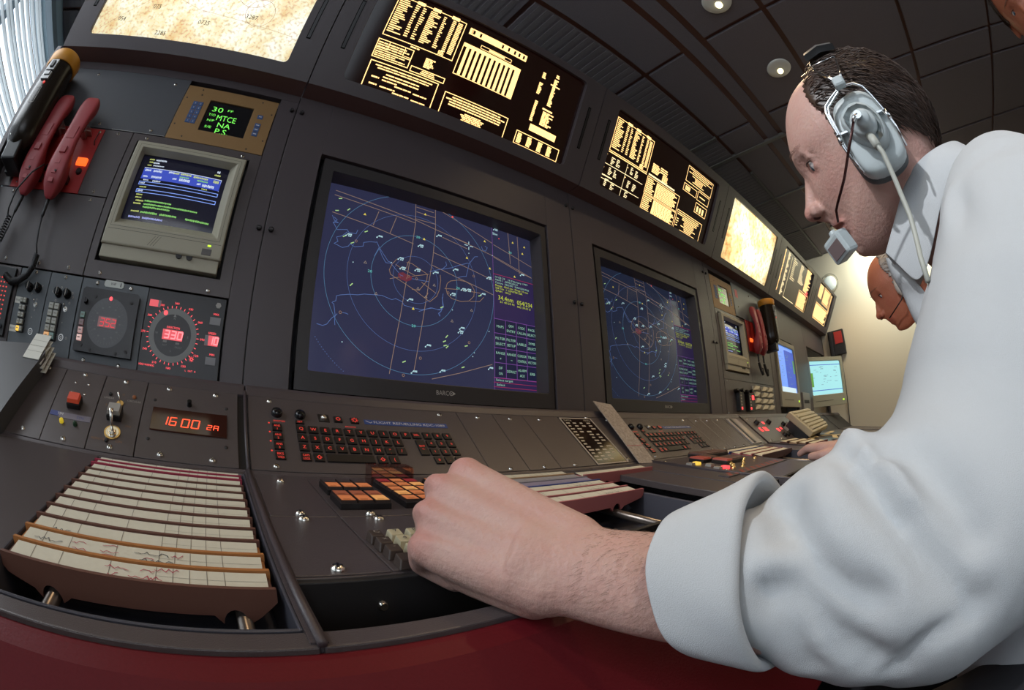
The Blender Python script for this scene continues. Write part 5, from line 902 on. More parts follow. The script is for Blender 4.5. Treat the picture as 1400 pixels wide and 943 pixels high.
t = unit('blank_panel', 'flat upper blank plate beside the illuminated button blocks', 'plate', 'D', .004, -.181); slab(t, .006, .0745, -.181, -.030, PAINT2, z1=.0015); scr(t, (.0370, -.046), (.0370, -.1735), z=.0015, s=1.25)
t = unit('blank_panel', 'flat lower blank plate left of the calculator keys', 'plate', 'D', .004, -.311); slab(t, .004, .0745, -.311, -.182, PAINT2, z1=.0015); scr(t, (.0370, -.1905), (.0370, -.3025), z=.0015, s=1.35)
t = unit('control_unit', 'flat plate carrying the illuminated button blocks', 'plate', 'D', .075, -.181); slab(t, .0750, .2900, -.181, -.030, PAINT2, z1=.0015); scr(t, (.1085, -.1745), (.27, -.1745), z=.0015, s=1.25)
t = unit('calculator_plate', 'flat plate under the beige and brown calculator keys', 'plate', 'D', .075, -.311); slab(t, .0750, .2900, -.311, -.182, PAINT2, z1=.0015); scr(t, (.1110, -.1915), (.27, -.1915), z=.0015, s=1.25); 
BTXT = mat('button_ink', (.10, .03, .01), .6)
def block(x, y, nc, nr, label, colors, split=True, p=.0187, q=.0200):
    t = unit('button_block', label, 'buttons', 'D', x, y, .0015); b = MB(); b.box(x, x + nc * p, y, y + nr * q, .0015, .0085); part('block_base', b, BLK, t, bevel=.0006)
    for r in range(nr):
        for c in range(nc):
            b = MB(); x0, y0 = x + c * p + .0006, y + r * q + .0006; b.frust(x0, x0 + p - .0012, y0, y0 + q - .0012, .0085, .0115, .0006, 0, 0)
            k0, k1 = colors(c, r)
            if split: b.rect(x0 + .0012, x0 + p - .0024, y0 + .0012, y0 + q * .48, .0118, 1); b.rect(x0 + .0012, x0 + p - .0024, y0 + q * .52, y0 + q - .0026, .0118, 2)
            else: b.rect(x0 + .0012, x0 + p - .0024, y0 + .0014, y0 + q - .0030, .0118, 1)
            for j in range(2 if split else 1):
                for i in range(4): a = x0 + .003 + random.uniform(0, .002); yy = y0 + (.0024 + .0022 * (i % 2) + (q * .5 if (split and i > 1) else 0) if split else .0030 + .0022 * (i % 2)); b.rect(a, a + random.uniform(.006, .010), yy, yy + .0007, .0120, 3)
            part('push_key', b, [mat('key_housing', (.030, .020, .018), .3), k0, k1, BTXT], t)
    return t
DK = mat('unlit_key', (.07, .055, .055), .4)
BRN = emis('button_orange', (1., .30, .10), .50); BRD = emis('button_dim_orange', (.8, .22, .10), .28); BRR = emis('button_dim_red', (.65, .05, .06), .35); BRB = emis('button_bright', (1., .45, .14), .72)
random.seed(4)
block(.0830, -.1030, 3, 1, 'row of three half-lit square buttons, the farther small block', lambda c, r: (BRN, DK), q=.042)
block(.0820, -.1590, 3, 1, 'row of three fully lit orange buttons, the nearer small block', lambda c, r: (BRB if c == 2 else BRN, BRD), q=.042)
block(.1545, -.1585, 3, 5, 'large block of lit amber buttons under the raised clear cover', lambda c, r: ((BRR if (c + r) % 2 == 0 and r == 4 else BRB if (c * 2 + r) % 3 == 1 else BRN), BRN), split=False, q=.0203)
block(.2230, -.1585, 3, 5, 'block of lit buttons mostly hidden behind the fist', lambda c, r: (BRN, BRN), split=False, q=.0203)
CLR = bpy.data.materials.new('clear_acrylic'); CLR.use_nodes = True; nt = CLR.node_tree; nt.nodes.clear(); o_ = nt.nodes.new('ShaderNodeOutputMaterial'); x_ = nt.nodes.new('ShaderNodeMixShader'); t_ = nt.nodes.new('ShaderNodeBsdfTransparent'); t_.inputs[0].default_value = (.80, .66, .64, 1); g_ = nt.nodes.new('ShaderNodeBsdfGlossy'); g_.inputs['Roughness'].default_value = .05; x_.inputs[0].default_value = .22; nt.links.new(t_.outputs[0], x_.inputs[1]); nt.links.new(g_.outputs[0], x_.inputs[2]); nt.links.new(x_.outputs[0], o_.inputs[0])
t = thing('clear_cover', 'clear acrylic cover hinged open above the large amber button block', 'cover', frame('D', .1530, -.0540, .0015)); b = MB(); b.box(0, .058, 0, .0012, 0, .024); b.box(0, .0012, -.003, .022, 0, .022); b.box(.0568, .058, -.003, .022, 0, .022); b.box(0, .058, 0, .024, .0228, .024); build('cover_shell', b, CLR, t)
BEIK = mat('beige_key', (.47, .43, .29), .45); BRK = mat('brown_key', (.050, .036, .030), .45)
KX = lambda c: .0775 + .0172 * c; KY = lambda r: -.2440 - .0172 * r
nm = {(1, 0): '7', (2, 0): '8', (3, 0): '9', (1, 1): '4', (2, 1): '5', (3, 1): '6', (1, 2): '1', (2, 2): '2', (3, 2): '3', (0, 0): 'C', (0, 1): 'x', (0, 2): '-', (0, 3): '', (1, 3): '', (2, 3): '*', (3, 3): '0'}
t = unit('calculator_keypad', 'calculator keypad of beige number keys and brown side keys beside the fist', 'keypad', 'D', .076, -.305, .0015)
for c in range(4):
    for r in range(4):
        x, y = KX(c) + r * .0006, KY(r) - (.002 if r == 3 else 0); dk = c == 0 or r == 3; b = MB()
        b.add([(x + .0006, y - .0148, .0015), (x + .0146, y - .0148, .0015), (x + .0146, y - .0006, .0015), (x + .0006, y - .0006, .0015), (x + .0022, y - .0126, .0092), (x + .0130, y - .0126, .0092), (x + .0130, y - .0022, .0108), (x + .0022, y - .0022, .0108)], [(0, 3, 2, 1), (4, 5, 6, 7), (0, 1, 5, 4), (1, 2, 6, 5), (2, 3, 7, 6), (3, 0, 4, 7)], 0)
        if nm[(c, r)]: text(b, nm[(c, r)], x + .0077, y - .0100, .0055, .0111, 1, align='C')
        part('key', b, [BRK if dk else BEIK, SILK if dk else INK], t, bevel=.0009)
b = MB(); b.lathe([(.0045, 0), (.0045, .001), (.003, .0030)], 14); o = build('recess_screw', b, CHROME, BAY[1]); o.matrix_world = frame('D', .064, -.3185, -.022) @ M.Rotation(math.pi / 2, 4, 'X')
# second tray with pink, blue and tan holders
tray(.300, .5015, -.375, -.0135, 'second strip tray beyond the fist with red, blue and pink holders', (.22, .70), -.045); tray(.5035, .7035, -.375, -.0135, 'third strip tray with one pink holder and bare metal rods', (.30, .78), -.045)
for y, m, lab, pp in ((-.062, TANH, 'tan strip holder at the top of the second tray', None), (-.092, mat('holder_grey2', (.22, .21, .24), .5), 'grey strip holder above the blue one in the second tray', mat('grey_strip', (.30, .29, .31), .7)), (-.120, BLUEH, 'dark blue strip holder in the second tray', mat('violet_strip', (.25, .22, .30), .7)), (-.148, PINKH, 'crimson edged strip holder between the blue and the lowest pink one', None), (-.176, PINKH, 'pink strip holder second from the front of the second tray', None), (-.206, PINKH, 'lowest pink strip holder, its notched face toward the wrist', None)):
    strip(.302, .4995, y, m, lab, 'strip holders beyond the fist', papery=.0285, rods=(.22, .70), paper=pp, notes=[('pencil_handwriting', INK, [(.13, .014, .03)])] if y < -.13 else None, d=.004)
strip(.5050, .7020, -.080, PINKH, 'single pink strip holder in the third tray beside the leaning card', 'strip holders beyond the fist', papery=.0285, rods=(.30, .78), d=.004, notes=[('pencil_handwriting', INK, [(.10, .014, .05)])])
# second operator position
t = unit('control_unit', 'flat plate of the second position with coloured lamps and gold studs', 'plate', 'D', .808, -.205); slab(t, .806, 1.125, -.2050, -.0250, PAINT2, z1=.0015); scr(t, (.815, -.035), (.815, -.19), z=.0015, s=1.25)
for k, (x, y) in enumerate(((.905, -.165), (.960, -.168), (.925, -.150), (1.0, -.150), (1.04, -.135), (1.08, -.150), (.865, -.185), (.905, -.190))): b = MB(); b.lathe([(.0055, .0015), (.0052, .004), (.0035, .0062), (.001, .0070)], 12); b.v = [(p[0] + x, p[1] + y, p[2]) for p in b.v]; part('gold_stud', b, BRASS, t)
for x, y, m, nm_ in ((.842, -.090, YEL, 'yellow_key'), (.815, -.090, MATS['grey_key'], 'grey_key'), (.838, -.165, RED_L, 'red_key'), (.812, -.160, MATS['grey_key'], 'grey_key'), (.84, -.125, MATS['grey_key'], 'grey_key')): part(nm_, MB().frust(x, x + .018, y - .016, y, .0015, .0075, .001), m, t, bevel=.001)
def pad(x, y, w, h, label, m1, m2):
    t = unit('key_slab', label, 'buttons', 'D', x, y, .0015); part('slab_base', MB().box(x, x + w, y, y + h, .0015, .010), BLK, t, bevel=.001); n = max(2, int(w / .03))
    for k in range(n): part('push_key', MB().frust(x + k * w / n + .001, x + (k + 1) * w / n - .001, y + .001, y + h - .001, .010, .0135, .001, 0), m1 if k else m2, t)
DR = mat('dull_red_key', (.13, .065, .050), .35); OK_ = mat('glowing_red_key', (.20, .06, .05), .4, em=(1., .10, .04), es=.16)
pad(.880, -.100, .080, .040, 'dark red key slab with a glowing front, near the yellow key', DR, OK_); pad(.905, -.150, .095, .042, 'wide dark key slab with one glowing red key', DR, OK_); pad(.960, -.055, .150, .045, 'long row of dark red keys under the second keyboard', DR, DR)
t = unit('small_key_strip', 'strip of tiny red lit keys along the edge of the second position', 'keypad', 'D', .745, -.232); slab(t, .745, 1.12, -.232, -.206, PAINT, z1=.0025)
b = MB(); [b.rect(.76 + .016 * k, .770 + .016 * k, -.228 + .012 * (k % 2), -.220 + .012 * (k % 2), .0028) for k in range(21)]; part('lit_keys', b, emis('tiny_red_keys', (.8, .10, .05), .35), t)
tray(1.130, 1.4200, -.375, -.0135, 'far strip tray right of the second position', (.3, .7), -.045); tray(1.66, 1.90, -.375, -.0135, 'strip tray in front of the far clock panel', (.3, .7), -.045)
for k, (y, m, lab) in enumerate(((-.05, BLUEH, 'blue strip holder at the top of the far tray'), (-.085, PINKH, 'pinkish strip holder, second in the far tray'), (-.12, PINKH, 'pinkish strip holder, third in the far tray'), (-.155, RIDGE, 'brown strip holder, fourth in the far tray'))): strip(1.133, 1.417, y, m, lab, 'strip holders in the far tray', papery=.032, rods=(.3, .7), ticks=False, d=.004)
for k, y in enumerate((-.06, -.10, -.14, -.18)): strip(1.663, 1.897, y, (RIDGE, TANH, RIDGE, PINKH)[k], '%s strip holder in the tray before the far clock, %s from the slope' % (('brown', 'tan', 'dark brown', 'pink')[k], ('first', 'second', 'third', 'fourth')[k]), 'strip holders before the far clock', papery=.034, rods=(.3, .7), ticks=False, d=.006)
random.seed(14)
for k in range(9):
    x, y, r = 1.95 + .11 * (k % 5) + random.uniform(-.02, .02), -.10 - .12 * (k // 5), random.uniform(-.7, .5)
    t = thing('loose_paper_strip', 'loose cream paper strip strewn on the far desk, %s' % ['beside the tray', 'under the pale keyboard', 'crossing another', 'in the middle of the litter', 'near the end wall', 'near the desk edge by the tray', 'near the desk edge, middle', 'near the desk edge, crossing', 'last near the desk edge'][k], 'paper', frame('D', x, y, .004 + .002 * k, r), 'loose strips on the far desk')
    b = MB(); b.box(0, .19, 0, .025, 0, .001, 0); b.rect(.05, .052, .002, .023, .0012, 1); b.rect(.12, .122, .002, .023, .0012, 1); build('sheet', b, [mat('cream_paper', (.62, .50, .28), .8), LINEINK], t)
t = thing('computer_keyboard', 'pale beige computer keyboard propped on the far slope', 'keyboard', frame('S', 1.985, -.055, .045) @ M.Rotation(math.radians(4), 4, 'Z')); b = MB(); b.box(0, .46, 0, .155, 0, .030); build('case', b, BEIGE2, t, bevel=.004); b = MB(); b.box(.01, .45, .01, .13, -.044, .0); build('stand', b, BLK, t)
for r in range(5):
    b = MB(); [b.frust(.014 + .0205 * c, .033 + .0205 * c, .012 + .022 * r, .032 + .022 * r, .030, .038, .003) for c in range(21)]; build('key_row', b, BEIGE2, t)
b = MB(); [b.frust(.014 + .0205 * c, .030 + .0205 * c, .130, .145, .030, .036, .003) for c in range(21)]; build('key_row', b, BEIGE2, t)
# far beige monitors
def crt(T, w, h, label, scol, extra):
    t = thing('computer_monitor', label, 'monitor', T, 'far beige computer monitors'); b = MB(); a, c, e, f = .03, w - .03, .085, h - .03; b.rframe(a, c, e, f, .01, 0, w, 0, h, -.04, 0); build('bezel', b, BEIGE, t, bevel=.004)
    b = MB(); b.add([(0, 0, -.04), (w, 0, -.04), (w, h, -.04), (0, h, -.04), (.05, .04, -.22), (w - .05, .04, -.22), (w - .05, h - .05, -.22), (.05, h - .05, -.22)], [(0, 4, 5, 1), (1, 5, 6, 2), (2, 6, 7, 3), (3, 7, 4, 0), (4, 7, 6, 5), (0, 1, 2, 3)]); build('rear_shell', b, BEIGE, t)
    s = build('screen', MB().box(a - .004, c + .004, e - .004, f + .004, -.02, -.010), emis('screen_glow_%d' % extra, scol, 1.1, .15), t)
    b = MB(); random.seed(extra)
    if extra == 1: b.rect(a + .15, c, e + .02, f - .02, -.009, 0); b.rect(a, c - .02, e, e + .03, -.0088, 1); b.rect(c - .035, c - .005, e + .12, e + .2, -.0086, 2)
    else: b.rect(a, a + .03, e + .06, e + .16, -.009, 2); b.rect(a, c, f - .03, f - .025, -.009, 0); b.rect(a, c, e + .03, e + .035, -.009, 0)
    for k in range(26): x, y = random.uniform(a + .02, c - .06), random.uniform(e + .05, f - .04); b.rect(x, x + random.uniform(.01, .04), y, y + .003, -.0087, 3)
    o = build('screen_picture', b, [emis('scr_blue', (.08, .16, .75), .8), emis('scr_white', (.75, .95, 1.), 1.), emis('scr_green', (.20, .55, .10), .7), emis('scr_grey', (.25, .45, .50), .8)], s)
    build('power_light', MB().frust(w - .05, w - .035, .03, .04, 0, .003, .001), LGRN, t); b = MB(); b.rect(.05, w * .6, .038, .041, .001); build('badge_line', b, mat('groove', (.07, .065, .05), .7), t); return t
crt(frame('F', 2.392, .163, .010), .405, .385, 'beige monitor with a bright blue screen, set in the fifth cabinet', (.16, .36, 1.), 1)
crt(M.Translation((3.205, .02, .165 + ZS)) @ M.Rotation(math.radians(-32), 4, 'Z') @ M.Rotation(math.pi / 2, 4, 'X'), .42, .36, 'beige monitor with a pale cyan screen in the last cabinet beside the wall', (.42, .85, .88), 2)
t = unit('printer_box', 'small grey device on the shelf between the two far monitors', 'device', 'F', 2.86, .125, .0); part('case', MB().box(2.87, 3.06, .125, .26, -.12, .01), mat('grey_device', (.25, .24, .22), .5), t, bevel=.004); part('front_slot', MB().box(2.89, 3.02, .19, .21, .0095, .012), DARKP, t)
# wall telephone, its cable and the ring on the end wall
def wallfr(y, z): return M.Translation((XR, y, z + ZS)) @ M(((0, 0, -1, 0), (-1, 0, 0, 0), (0, 1, 0, 0), (0, 0, 0, 1)))
t = thing('wall_telephone', 'black and dark red telephone hanging on the cream end wall', 'telephone', wallfr(-.065, .575)); build('body', MB().box(0, .150, 0, .205, .0, .035), BLK, t, bevel=.006); build('red_face', MB().box(.06, .135, .09, .19, .035, .040), REDPL2, t, bevel=.003)
b = MB(); b.box(.008, .045, -.01, .20, .035, .065); build('handset', b, BLK, t, bevel=.01); build('coiled_cord', coil([(.03, 0, .04), (.03, -.10, .04), (.045, -.20, .03), (.05, -.25, .02)], .012, 18, .005), CORD, t)
b = MB(); b.tube([(.095, 0, .01), (.098, -.3, .008), (.10, -.62, .006)], .0035, 6); build('wall_cable', b, mat('grey_cable', (.12, .11, .10), .5), t)
t = thing('round_wall_lamp', 'round white bulkhead lamp with a wire ring, high on the end wall', 'lamp', wallfr(-.19, 1.185)); b = MB(); b.lathe([(.060, 0), (.060, .02), (.050, .035), (.02, .045), (.002, .046)], 28); build('dome', b, mat('lamp_dome', (.80, .82, .78), .3, em=(.9, 1., .9), es=.35), t)
b = MB(); b.tube([(.078 * math.cos(a), .078 * math.sin(a), .02) for a in [k * math.pi / 14 for k in range(29)]], .005, 6); build('wire_ring', b, mat('ring_beige', (.40, .36, .28), .5), t)
# ------------------------------------------------------------------ people
import numpy as np
def caps(b, p, q, r0, r1=None, m=0, n=14):
    r1 = r0 if r1 is None else r1; p, q = V(p), V(q); d = q - p; L = d.length
    if L < 1e-5: d = V((0, 0, 1)); L = 1e-5
    t = d.normalized(); pts = []; rs = []
    for k in range(5): a = math.pi / 2 * (1 - k / 4); pts.append(p - t * r0 * math.sin(a)); rs.append(max(r0 * math.cos(a), 1e-4))
    for k in range(5): a = math.pi / 2 * k / 4; pts.append(q + t * r1 * math.sin(a)); rs.append(max(r1 * math.cos(a), 1e-4))
    P2 = [pts[0]]; R2 = [rs[0]]
    for x, r in zip(pts[1:], rs[1:]):
        if (x - P2[-1]).length > 1e-6: P2.append(x); R2.append(r)
    return b.tube(P2, R2, n, m)
def sphere(b, c, r, m=0): return caps(b, V(c) - V((0, 0, 1e-4)), V(c) + V((0, 0, 1e-4)), r, r, m, 16)
def fused(mb, voxel, it=3, fac=.5):
    me = bpy.data.meshes.new('tmp'); me.from_pydata(mb.v, [], mb.f); me.update(); o = bpy.data.objects.new('tmp', me); SC.collection.objects.link(o)
    m = o.modifiers.new('r', 'REMESH'); m.mode = 'VOXEL'; m.voxel_size = voxel; m.adaptivity = 0
    if it: s = o.modifiers.new('s', 'SMOOTH'); s.factor = fac; s.iterations = it
    dg = bpy.context.evaluated_depsgraph_get(); e = o.evaluated_get(dg); r = bpy.data.meshes.new_from_object(e); bpy.data.objects.remove(o); bpy.data.meshes.remove(me); return r
def emit_mesh(name, me, mats, parent, smooth=True):
    me.materials.clear(); [me.materials.append(x) for x in (mats if isinstance(mats, (list, tuple)) else [mats])]
    me.polygons.foreach_set('use_smooth', [smooth] * len(me.polygons)); me.polygons.foreach_set('material_index', [0] * len(me.polygons)); me.update()
    o = bpy.data.objects.new(name, me); SC.collection.objects.link(o); o.parent = parent; o.matrix_parent_inverse = parent.matrix_world.inverted(); return o
def co(me): a = np.empty(len(me.vertices) * 3, np.float32); me.vertices.foreach_get('co', a); return a.reshape(-1, 3).astype(float)
def nrm(me): a = np.empty(len(me.vertices) * 3, np.float32); me.vertices.foreach_get('normal', a); return a.reshape(-1, 3).astype(float)
def setco(me, a): me.vertices.foreach_set('co', a.astype(np.float32).ravel()); me.update()
def skinmat(name, base, red, noise=260):
    m = bpy.data.materials.new(name); m.use_nodes = True; nt = m.node_tree; b = nt.nodes['Principled BSDF']; I = b.inputs; L = nt.links.new
    I['Roughness'].default_value = .52; I['Subsurface Weight'].default_value = .12; I['Subsurface Radius'].default_value = (.010, .0035, .0018); I['Subsurface Scale'].default_value = .5; I['Specular IOR Level'].default_value = .4
    at = nt.nodes.new('ShaderNodeVertexColor'); at.layer_name = 'tint'; tc = nt.nodes.new('ShaderNodeTexCoord'); n = nt.nodes.new('ShaderNodeTexNoise'); n.inputs['Scale'].default_value = 38; n.inputs['Detail'].default_value = 6; n.inputs['Roughness'].default_value = .7
    mp = nt.nodes.new('ShaderNodeMapRange'); mp.inputs[1].default_value = .35; mp.inputs[2].default_value = .7; mp.inputs[3].default_value = 0; mp.inputs[4].default_value = .32
    ad = nt.nodes.new('ShaderNodeMath'); ad.operation = 'ADD'; ad.use_clamp = True; mx = nt.nodes.new('ShaderNodeMix'); mx.data_type = 'RGBA'; mx.inputs[6].default_value = (*base, 1); mx.inputs[7].default_value = (*red, 1)
    n.inputs['Scale'].default_value = 46; sp = nt.nodes.new('ShaderNodeSeparateColor'); L(at.outputs['Color'], sp.inputs[0]); L(tc.outputs['Object'], n.inputs[0]); L(n.outputs['Fac'], mp.inputs[0]); L(mp.outputs[0], ad.inputs[0]); L(sp.outputs[0], ad.inputs[1]); L(ad.outputs[0], mx.inputs[0]); L(mx.outputs[2], I['Base Color'])
    n2 = nt.nodes.new('ShaderNodeTexNoise'); n2.inputs['Scale'].default_value = noise; n2.inputs['Detail'].default_value = 4; bp = nt.nodes.new('ShaderNodeBump'); bp.inputs['Strength'].default_value = .5; bp.inputs['Distance'].default_value = .0018; L(tc.outputs['Object'], n2.inputs[0]); L(n2.outputs['Fac'], bp.inputs['Height']); L(bp.outputs['Normal'], I['Normal']); return m
SKIN = skinmat('skin', (.49, .31, .26), (.46, .19, .16)); SKIN2 = skinmat('skin_warm', (.42, .15, .085), (.36, .09, .06))  # second skin has the orange light put into its colour
HAIR = mat('dark_hair', (.048, .028, .021), .42, spec=.5, var=.5, bs=60); SHIRT = mat('pale_shirt', (.455, .475, .49), .85, bump=.35, bs=1500, var=.04)
CON = np.array([(.076, -.090), (.081, -.080), (.079, -.072), (.086, -.060), (.096, -.050), (.103, -.036), (.106, -.020), (.108, -.004), (.110, .008), (.1155, .020), (.1190, .033), (.1175, .048), (.1140, .064), (.107, .083), (.097, .099), (.084, .1125), (.070, .121), (.036, .132), (.006, .139), (-.019, .136), (-.041, .127), (-.054, .115), (-.066, .101), (-.076, .085), (-.0825, .068), (-.086, .046), (-.085, .032), (-.083, .018), (-.078, .004), (-.075, -.010), (-.068, -.035), (-.044, -.062), (0, -.084), (.04, -.100), (.062, -.099)])
CC = np.array((.012, .030)); _th = np.arctan2(CON[:, 1] - CC[1], CON[:, 0] - CC[0]); _r = np.hypot(CON[:, 0] - CC[0], CON[:, 1] - CC[1]); _o = np.argsort(_th); _th, _r = _th[_o], _r[_o]
def contour(th): return np.interp(th, np.r_[_th[-1] - 2 * np.pi, _th, _th[0] + 2 * np.pi], np.r_[_r[-1], _r, _r[0]])
def halfw(x, z):
    w = np.interp(z, [-.11, -.085, -.05, 0, .04, .09, .14], [.040, .047, .058, .067, .0745, .076, .070]); k = np.interp(z, [-.1, -.06, -.02, .03, .08, .14], [.50, .42, .30, .16, .12, .10])
    return w * (1 - k * np.clip((x - .035) / .07, 0, 1.3) ** 2)
def head_base(b, off=0.):
    NT, NR = 72, 22; vs = []; fs = []
    rho = [math.sin(math.pi / 2 * j / NR) for j in range(NR + 1)]
    idx = {}
    for side in (1, -1):
        for j in range(NR + 1):
            for i in range(NT):
                if side == -1 and j == NR: idx[(side, j, i)] = idx[(1, j, i)]; continue
                if j == 0 and i > 0: idx[(side, j, i)] = idx[(side, 0, 0)]; continue
                th = -math.pi + 2 * math.pi * i / NT; r = rho[j] * (contour(th) + off); x, z = CC[0] + r * math.cos(th), CC[1] + r * math.sin(th)
                y = side * (halfw(x, z) + off) * (max(0, 1 - rho[j] ** 2.5)) ** (1 / 2.3)
                for s_ in (1, -1):
                    g = math.exp(-(((x - .101) / .018) ** 2 + ((y - s_ * .033) / .017) ** 2 + ((z - .014) / .013) ** 2)); x -= .0085 * g if off == 0 else 0
                    g = math.exp(-(((x - .085) / .025) ** 2 + ((y - s_ * .045) / .02) ** 2 + ((z + .045) / .022) ** 2)); y -= s_ * .0015 * g
                idx[(side, j, i)] = len(vs); vs.append((x, y, z))
        for j in range(NR):
            for i in range(NT):
                q = (i + 1) % NT; f = [idx[(side, j, i)], idx[(side, j + 1, i)], idx[(side, j + 1, q)], idx[(side, j, q)]]; g = []
                for v in f:
                    if v not in g: g.append(v)
                if len(g) > 2: fs.append(g if side == -1 else g[::-1])
    b.add(vs, fs, 0, True)
def face_parts(b):
    caps(b, (.108, 0, .012), (.118, 0, -.024), .0058, .0090); sphere(b, (.1200, 0, -.0290), .0106)
    for s in (1, -1):
        sphere(b, (.1115, s * .0130, -.0310), .0088); caps(b, (.108, s * .010, .034), (.094, s * .040, .032), .0080, .0075)
        caps(b, (.0925, s * .003, -.0505), (.081, s * .023, -.0560), .0065, .0035); caps(b, (.0855, s * .002, -.0640), (.0795, s * .018, -.0615), .0070, .004)
        # eyelids around the eyeball
        caps(b, (.0920, s * .023, .0085), (.0860, s * .042, .0095), .0052, .0045); caps(b, (.0965, s * .022, .0225), (.0890, s * .044, .0220), .0066, .0056)
    caps(b, (.115, 0, -.035), (.103, 0, -.040), .0050, .006); sphere(b, (.066, 0, -.083), .0145); caps(b, (.096, 0, -.042), (.093, 0, -.05), .007)
def to_world(pts, T): A = np.array(T); return pts @ A[:3, :3].T + A[:3, 3]
def add_head(b, T, neck=True):
    h = MB(); head_base(h); face_parts(h)
    if neck: caps(h, (-.012, 0, -.035), (-.105, 0, -.155), .054, .062, 0, 20)
    for s in (1, -1): caps(h, (.0, s * .072, .02), (.004, s * .074, -.012), .012, .008)
    P = to_world(np.array(h.v), T); b.add([tuple(p) for p in P], h.f, 0, True)
def tint(me, T, extra=()):
    P = co(me); A = np.linalg.inv(np.array(T)); L = P @ A[:3, :3].T + A[:3, 3]; t = np.zeros(len(P))
    def g(c, s, k): return k * np.exp(-(((L - np.array(c)) / np.array(s)) ** 2).sum(1))
    for c, s, k in (((.122, 0, -.032), (.014, .014, .010), .55), ((.088, .010, -.057), (.012, .022, .010), .75), ((.088, -.010, -.057), (.012, .022, .010), .75), ((.08, .05, -.02), (.03, .02, .02), .25), ((.094, .033, .010), (.012, .014, .010), .5), ((-.03, .05, -.07), (.05, .04, .05), .25)): t = np.maximum(t, g(c, s, k))
    for c, s, k in extra: t = np.maximum(t, k * np.exp(-(((P - np.array(c)) / s) ** 2).sum(1)))
    a = me.color_attributes.new('tint', 'FLOAT_COLOR', 'POINT'); a.data.foreach_set('color', np.stack([t, t, t, np.ones(len(t))], 1).astype(np.float32).ravel())
def eyes(T, parent):
    for s in (1, -1):
        b = MB(); sphere(b, (0, 0, 0), .0118, 0); b.lathe([(.0058, .0103), (.004, .0113), (.001, .0118)], 16, 1); b.lathe([(.0026, .0114), (.001, .0121)], 12, 2)
        o = build('eyeball', b, [mat('eye_white', (.55, .50, .48), .3), mat('iris_blue_grey', (.12, .16, .20), .2), BLKG], parent); q = V((.78, s * .05, -.45)).to_track_quat('Z', 'Y').to_matrix().to_4x4(); o.matrix_world = T @ M.Translation((.0845, s * .0320, .0150)) @ q
        b = MB(); b.tube([(.0985, s * .0235, .0178), (.1000, s * .030, .0175), (.0975, s * .038, .0172), (.0915, s * .0450, .0165)], [.0006, .0010, .0010, .0005], 6); o = build('eyelashes', b, HAIR, parent); o.matrix_world = T
        b = MB(); rr = random.Random(3)
        for k in range(34):
            f = k / 34; x, y, z = .1185 - .021 * f * f - .004 * f, s * (.012 + .034 * f), .0375 - .004 * abs(f - .4); b.tube([(x, y, z), (x + .001, y + s * .004, z + rr.uniform(0, .003)), (x - .001, y + s * .008, z + rr.uniform(-.001, .002))], [.00025, .0002, .0001], 3)
        o = build('eyebrow', b, mat('brow_hair', (.22, .14, .11), .7), parent); o.matrix_world = T
    b = MB(); [sphere(b, (.1135 , s * .0090, -.0378), .0038) for s in (1, -1)]; b.v = [(.1135 + (x - .1135) * 1.4, y, -.0378 + (z + .0378) * .7) for x, y, z in b.v]; o = build('nostrils', b, mat('nostril_dark', (.06, .015, .012), .8), parent); o.matrix_world = T
def hair(T, parent, m=None, strands=1700, seed=2):
    m = m or HAIR; b = MB(); head_base(b, .0045); R_ = random.Random(seed)
    def ok(x, y, z, e=0.):
        fr = .056 - .20 * max(0, .045 - abs(y)) if z > .10 else .055 - .006 * math.cos((z - .03) * 60); lo = .016 if x > -.01 else .016 + (x + .01) * .40
        return x < fr + e and z > lo - e * .6
    keep = [f for f in b.f if all(ok(*b.v[i]) for i in f)]; used = sorted({i for f in keep for i in f}); mp = {i: k for k, i in enumerate(used)}
    c = MB(); c.add([b.v[i] for i in used], [[mp[i] for i in f] for f in keep], 0, True)
    cen = [(sum(b.v[i][0] for i in f) / len(f), sum(b.v[i][1] for i in f) / len(f), sum(b.v[i][2] for i in f) / len(f)) for f in keep]
    s_ = MB()
    for k in range(strands):
        f = keep[R_.randrange(len(keep))]; w_ = [R_.random() for _ in f]; W = sum(w_); p = V([sum(b.v[i][a] * q for i, q in zip(f, w_)) / W for a in range(3)])
        n = V((p.x - CC[0], p.y * 1.3, p.z - CC[1])).normalized(); d = V((-1, 0.15 * math.copysign(1, p.y), -.35 - .5 * (p.z < .06))); d = (d - n * d.dot(n)).normalized(); L = R_.uniform(.018, .040); sd = n.cross(d) * R_.uniform(-.25, .25); pts = []
        for q in range(5):
            u = q / 4; x = p + (d + sd * u) * L * u + n * (.0012 + .0050 * math.sin(math.pi * min(u, .8)) * R_.uniform(.6, 1.1)) - n * (L * u) ** 2 * 5.5; pts.append(x)
        s_.tube(pts, [.0006, .0007, .0006, .0005, .0002], 3, 0, False)
    o = build('hair', c, m, parent); o.matrix_world = T; sm = o.modifiers.new('t', 'SOLIDIFY'); sm.thickness = .003; sm.offset = -1
    o2 = build('hair_strands', s_, m, o); o2.matrix_world = T; return o
def headT(o, fwd, left, up): return M(((fwd[0], left[0], up[0], o[0]), (fwd[1], left[1], up[1], o[1]), (fwd[2], left[2], up[2], o[2] + ZS), (0, 0, 0, 1)))
T1 = headT((.4627, -.8339, .2839), (.0054, 1.0, .0049), (-.9858, .0061, -.1675), (-.1676, -.0039, .9859))
def W(x, y, z): return (x, y, z + ZS)
man = thing('person', 'man in a pale blue-grey shirt and headset, fist on the desk, watching the screens', 'person', M.Translation((.50, -1.00, ZS - .35)))
b = MB(); add_head(b, T1)
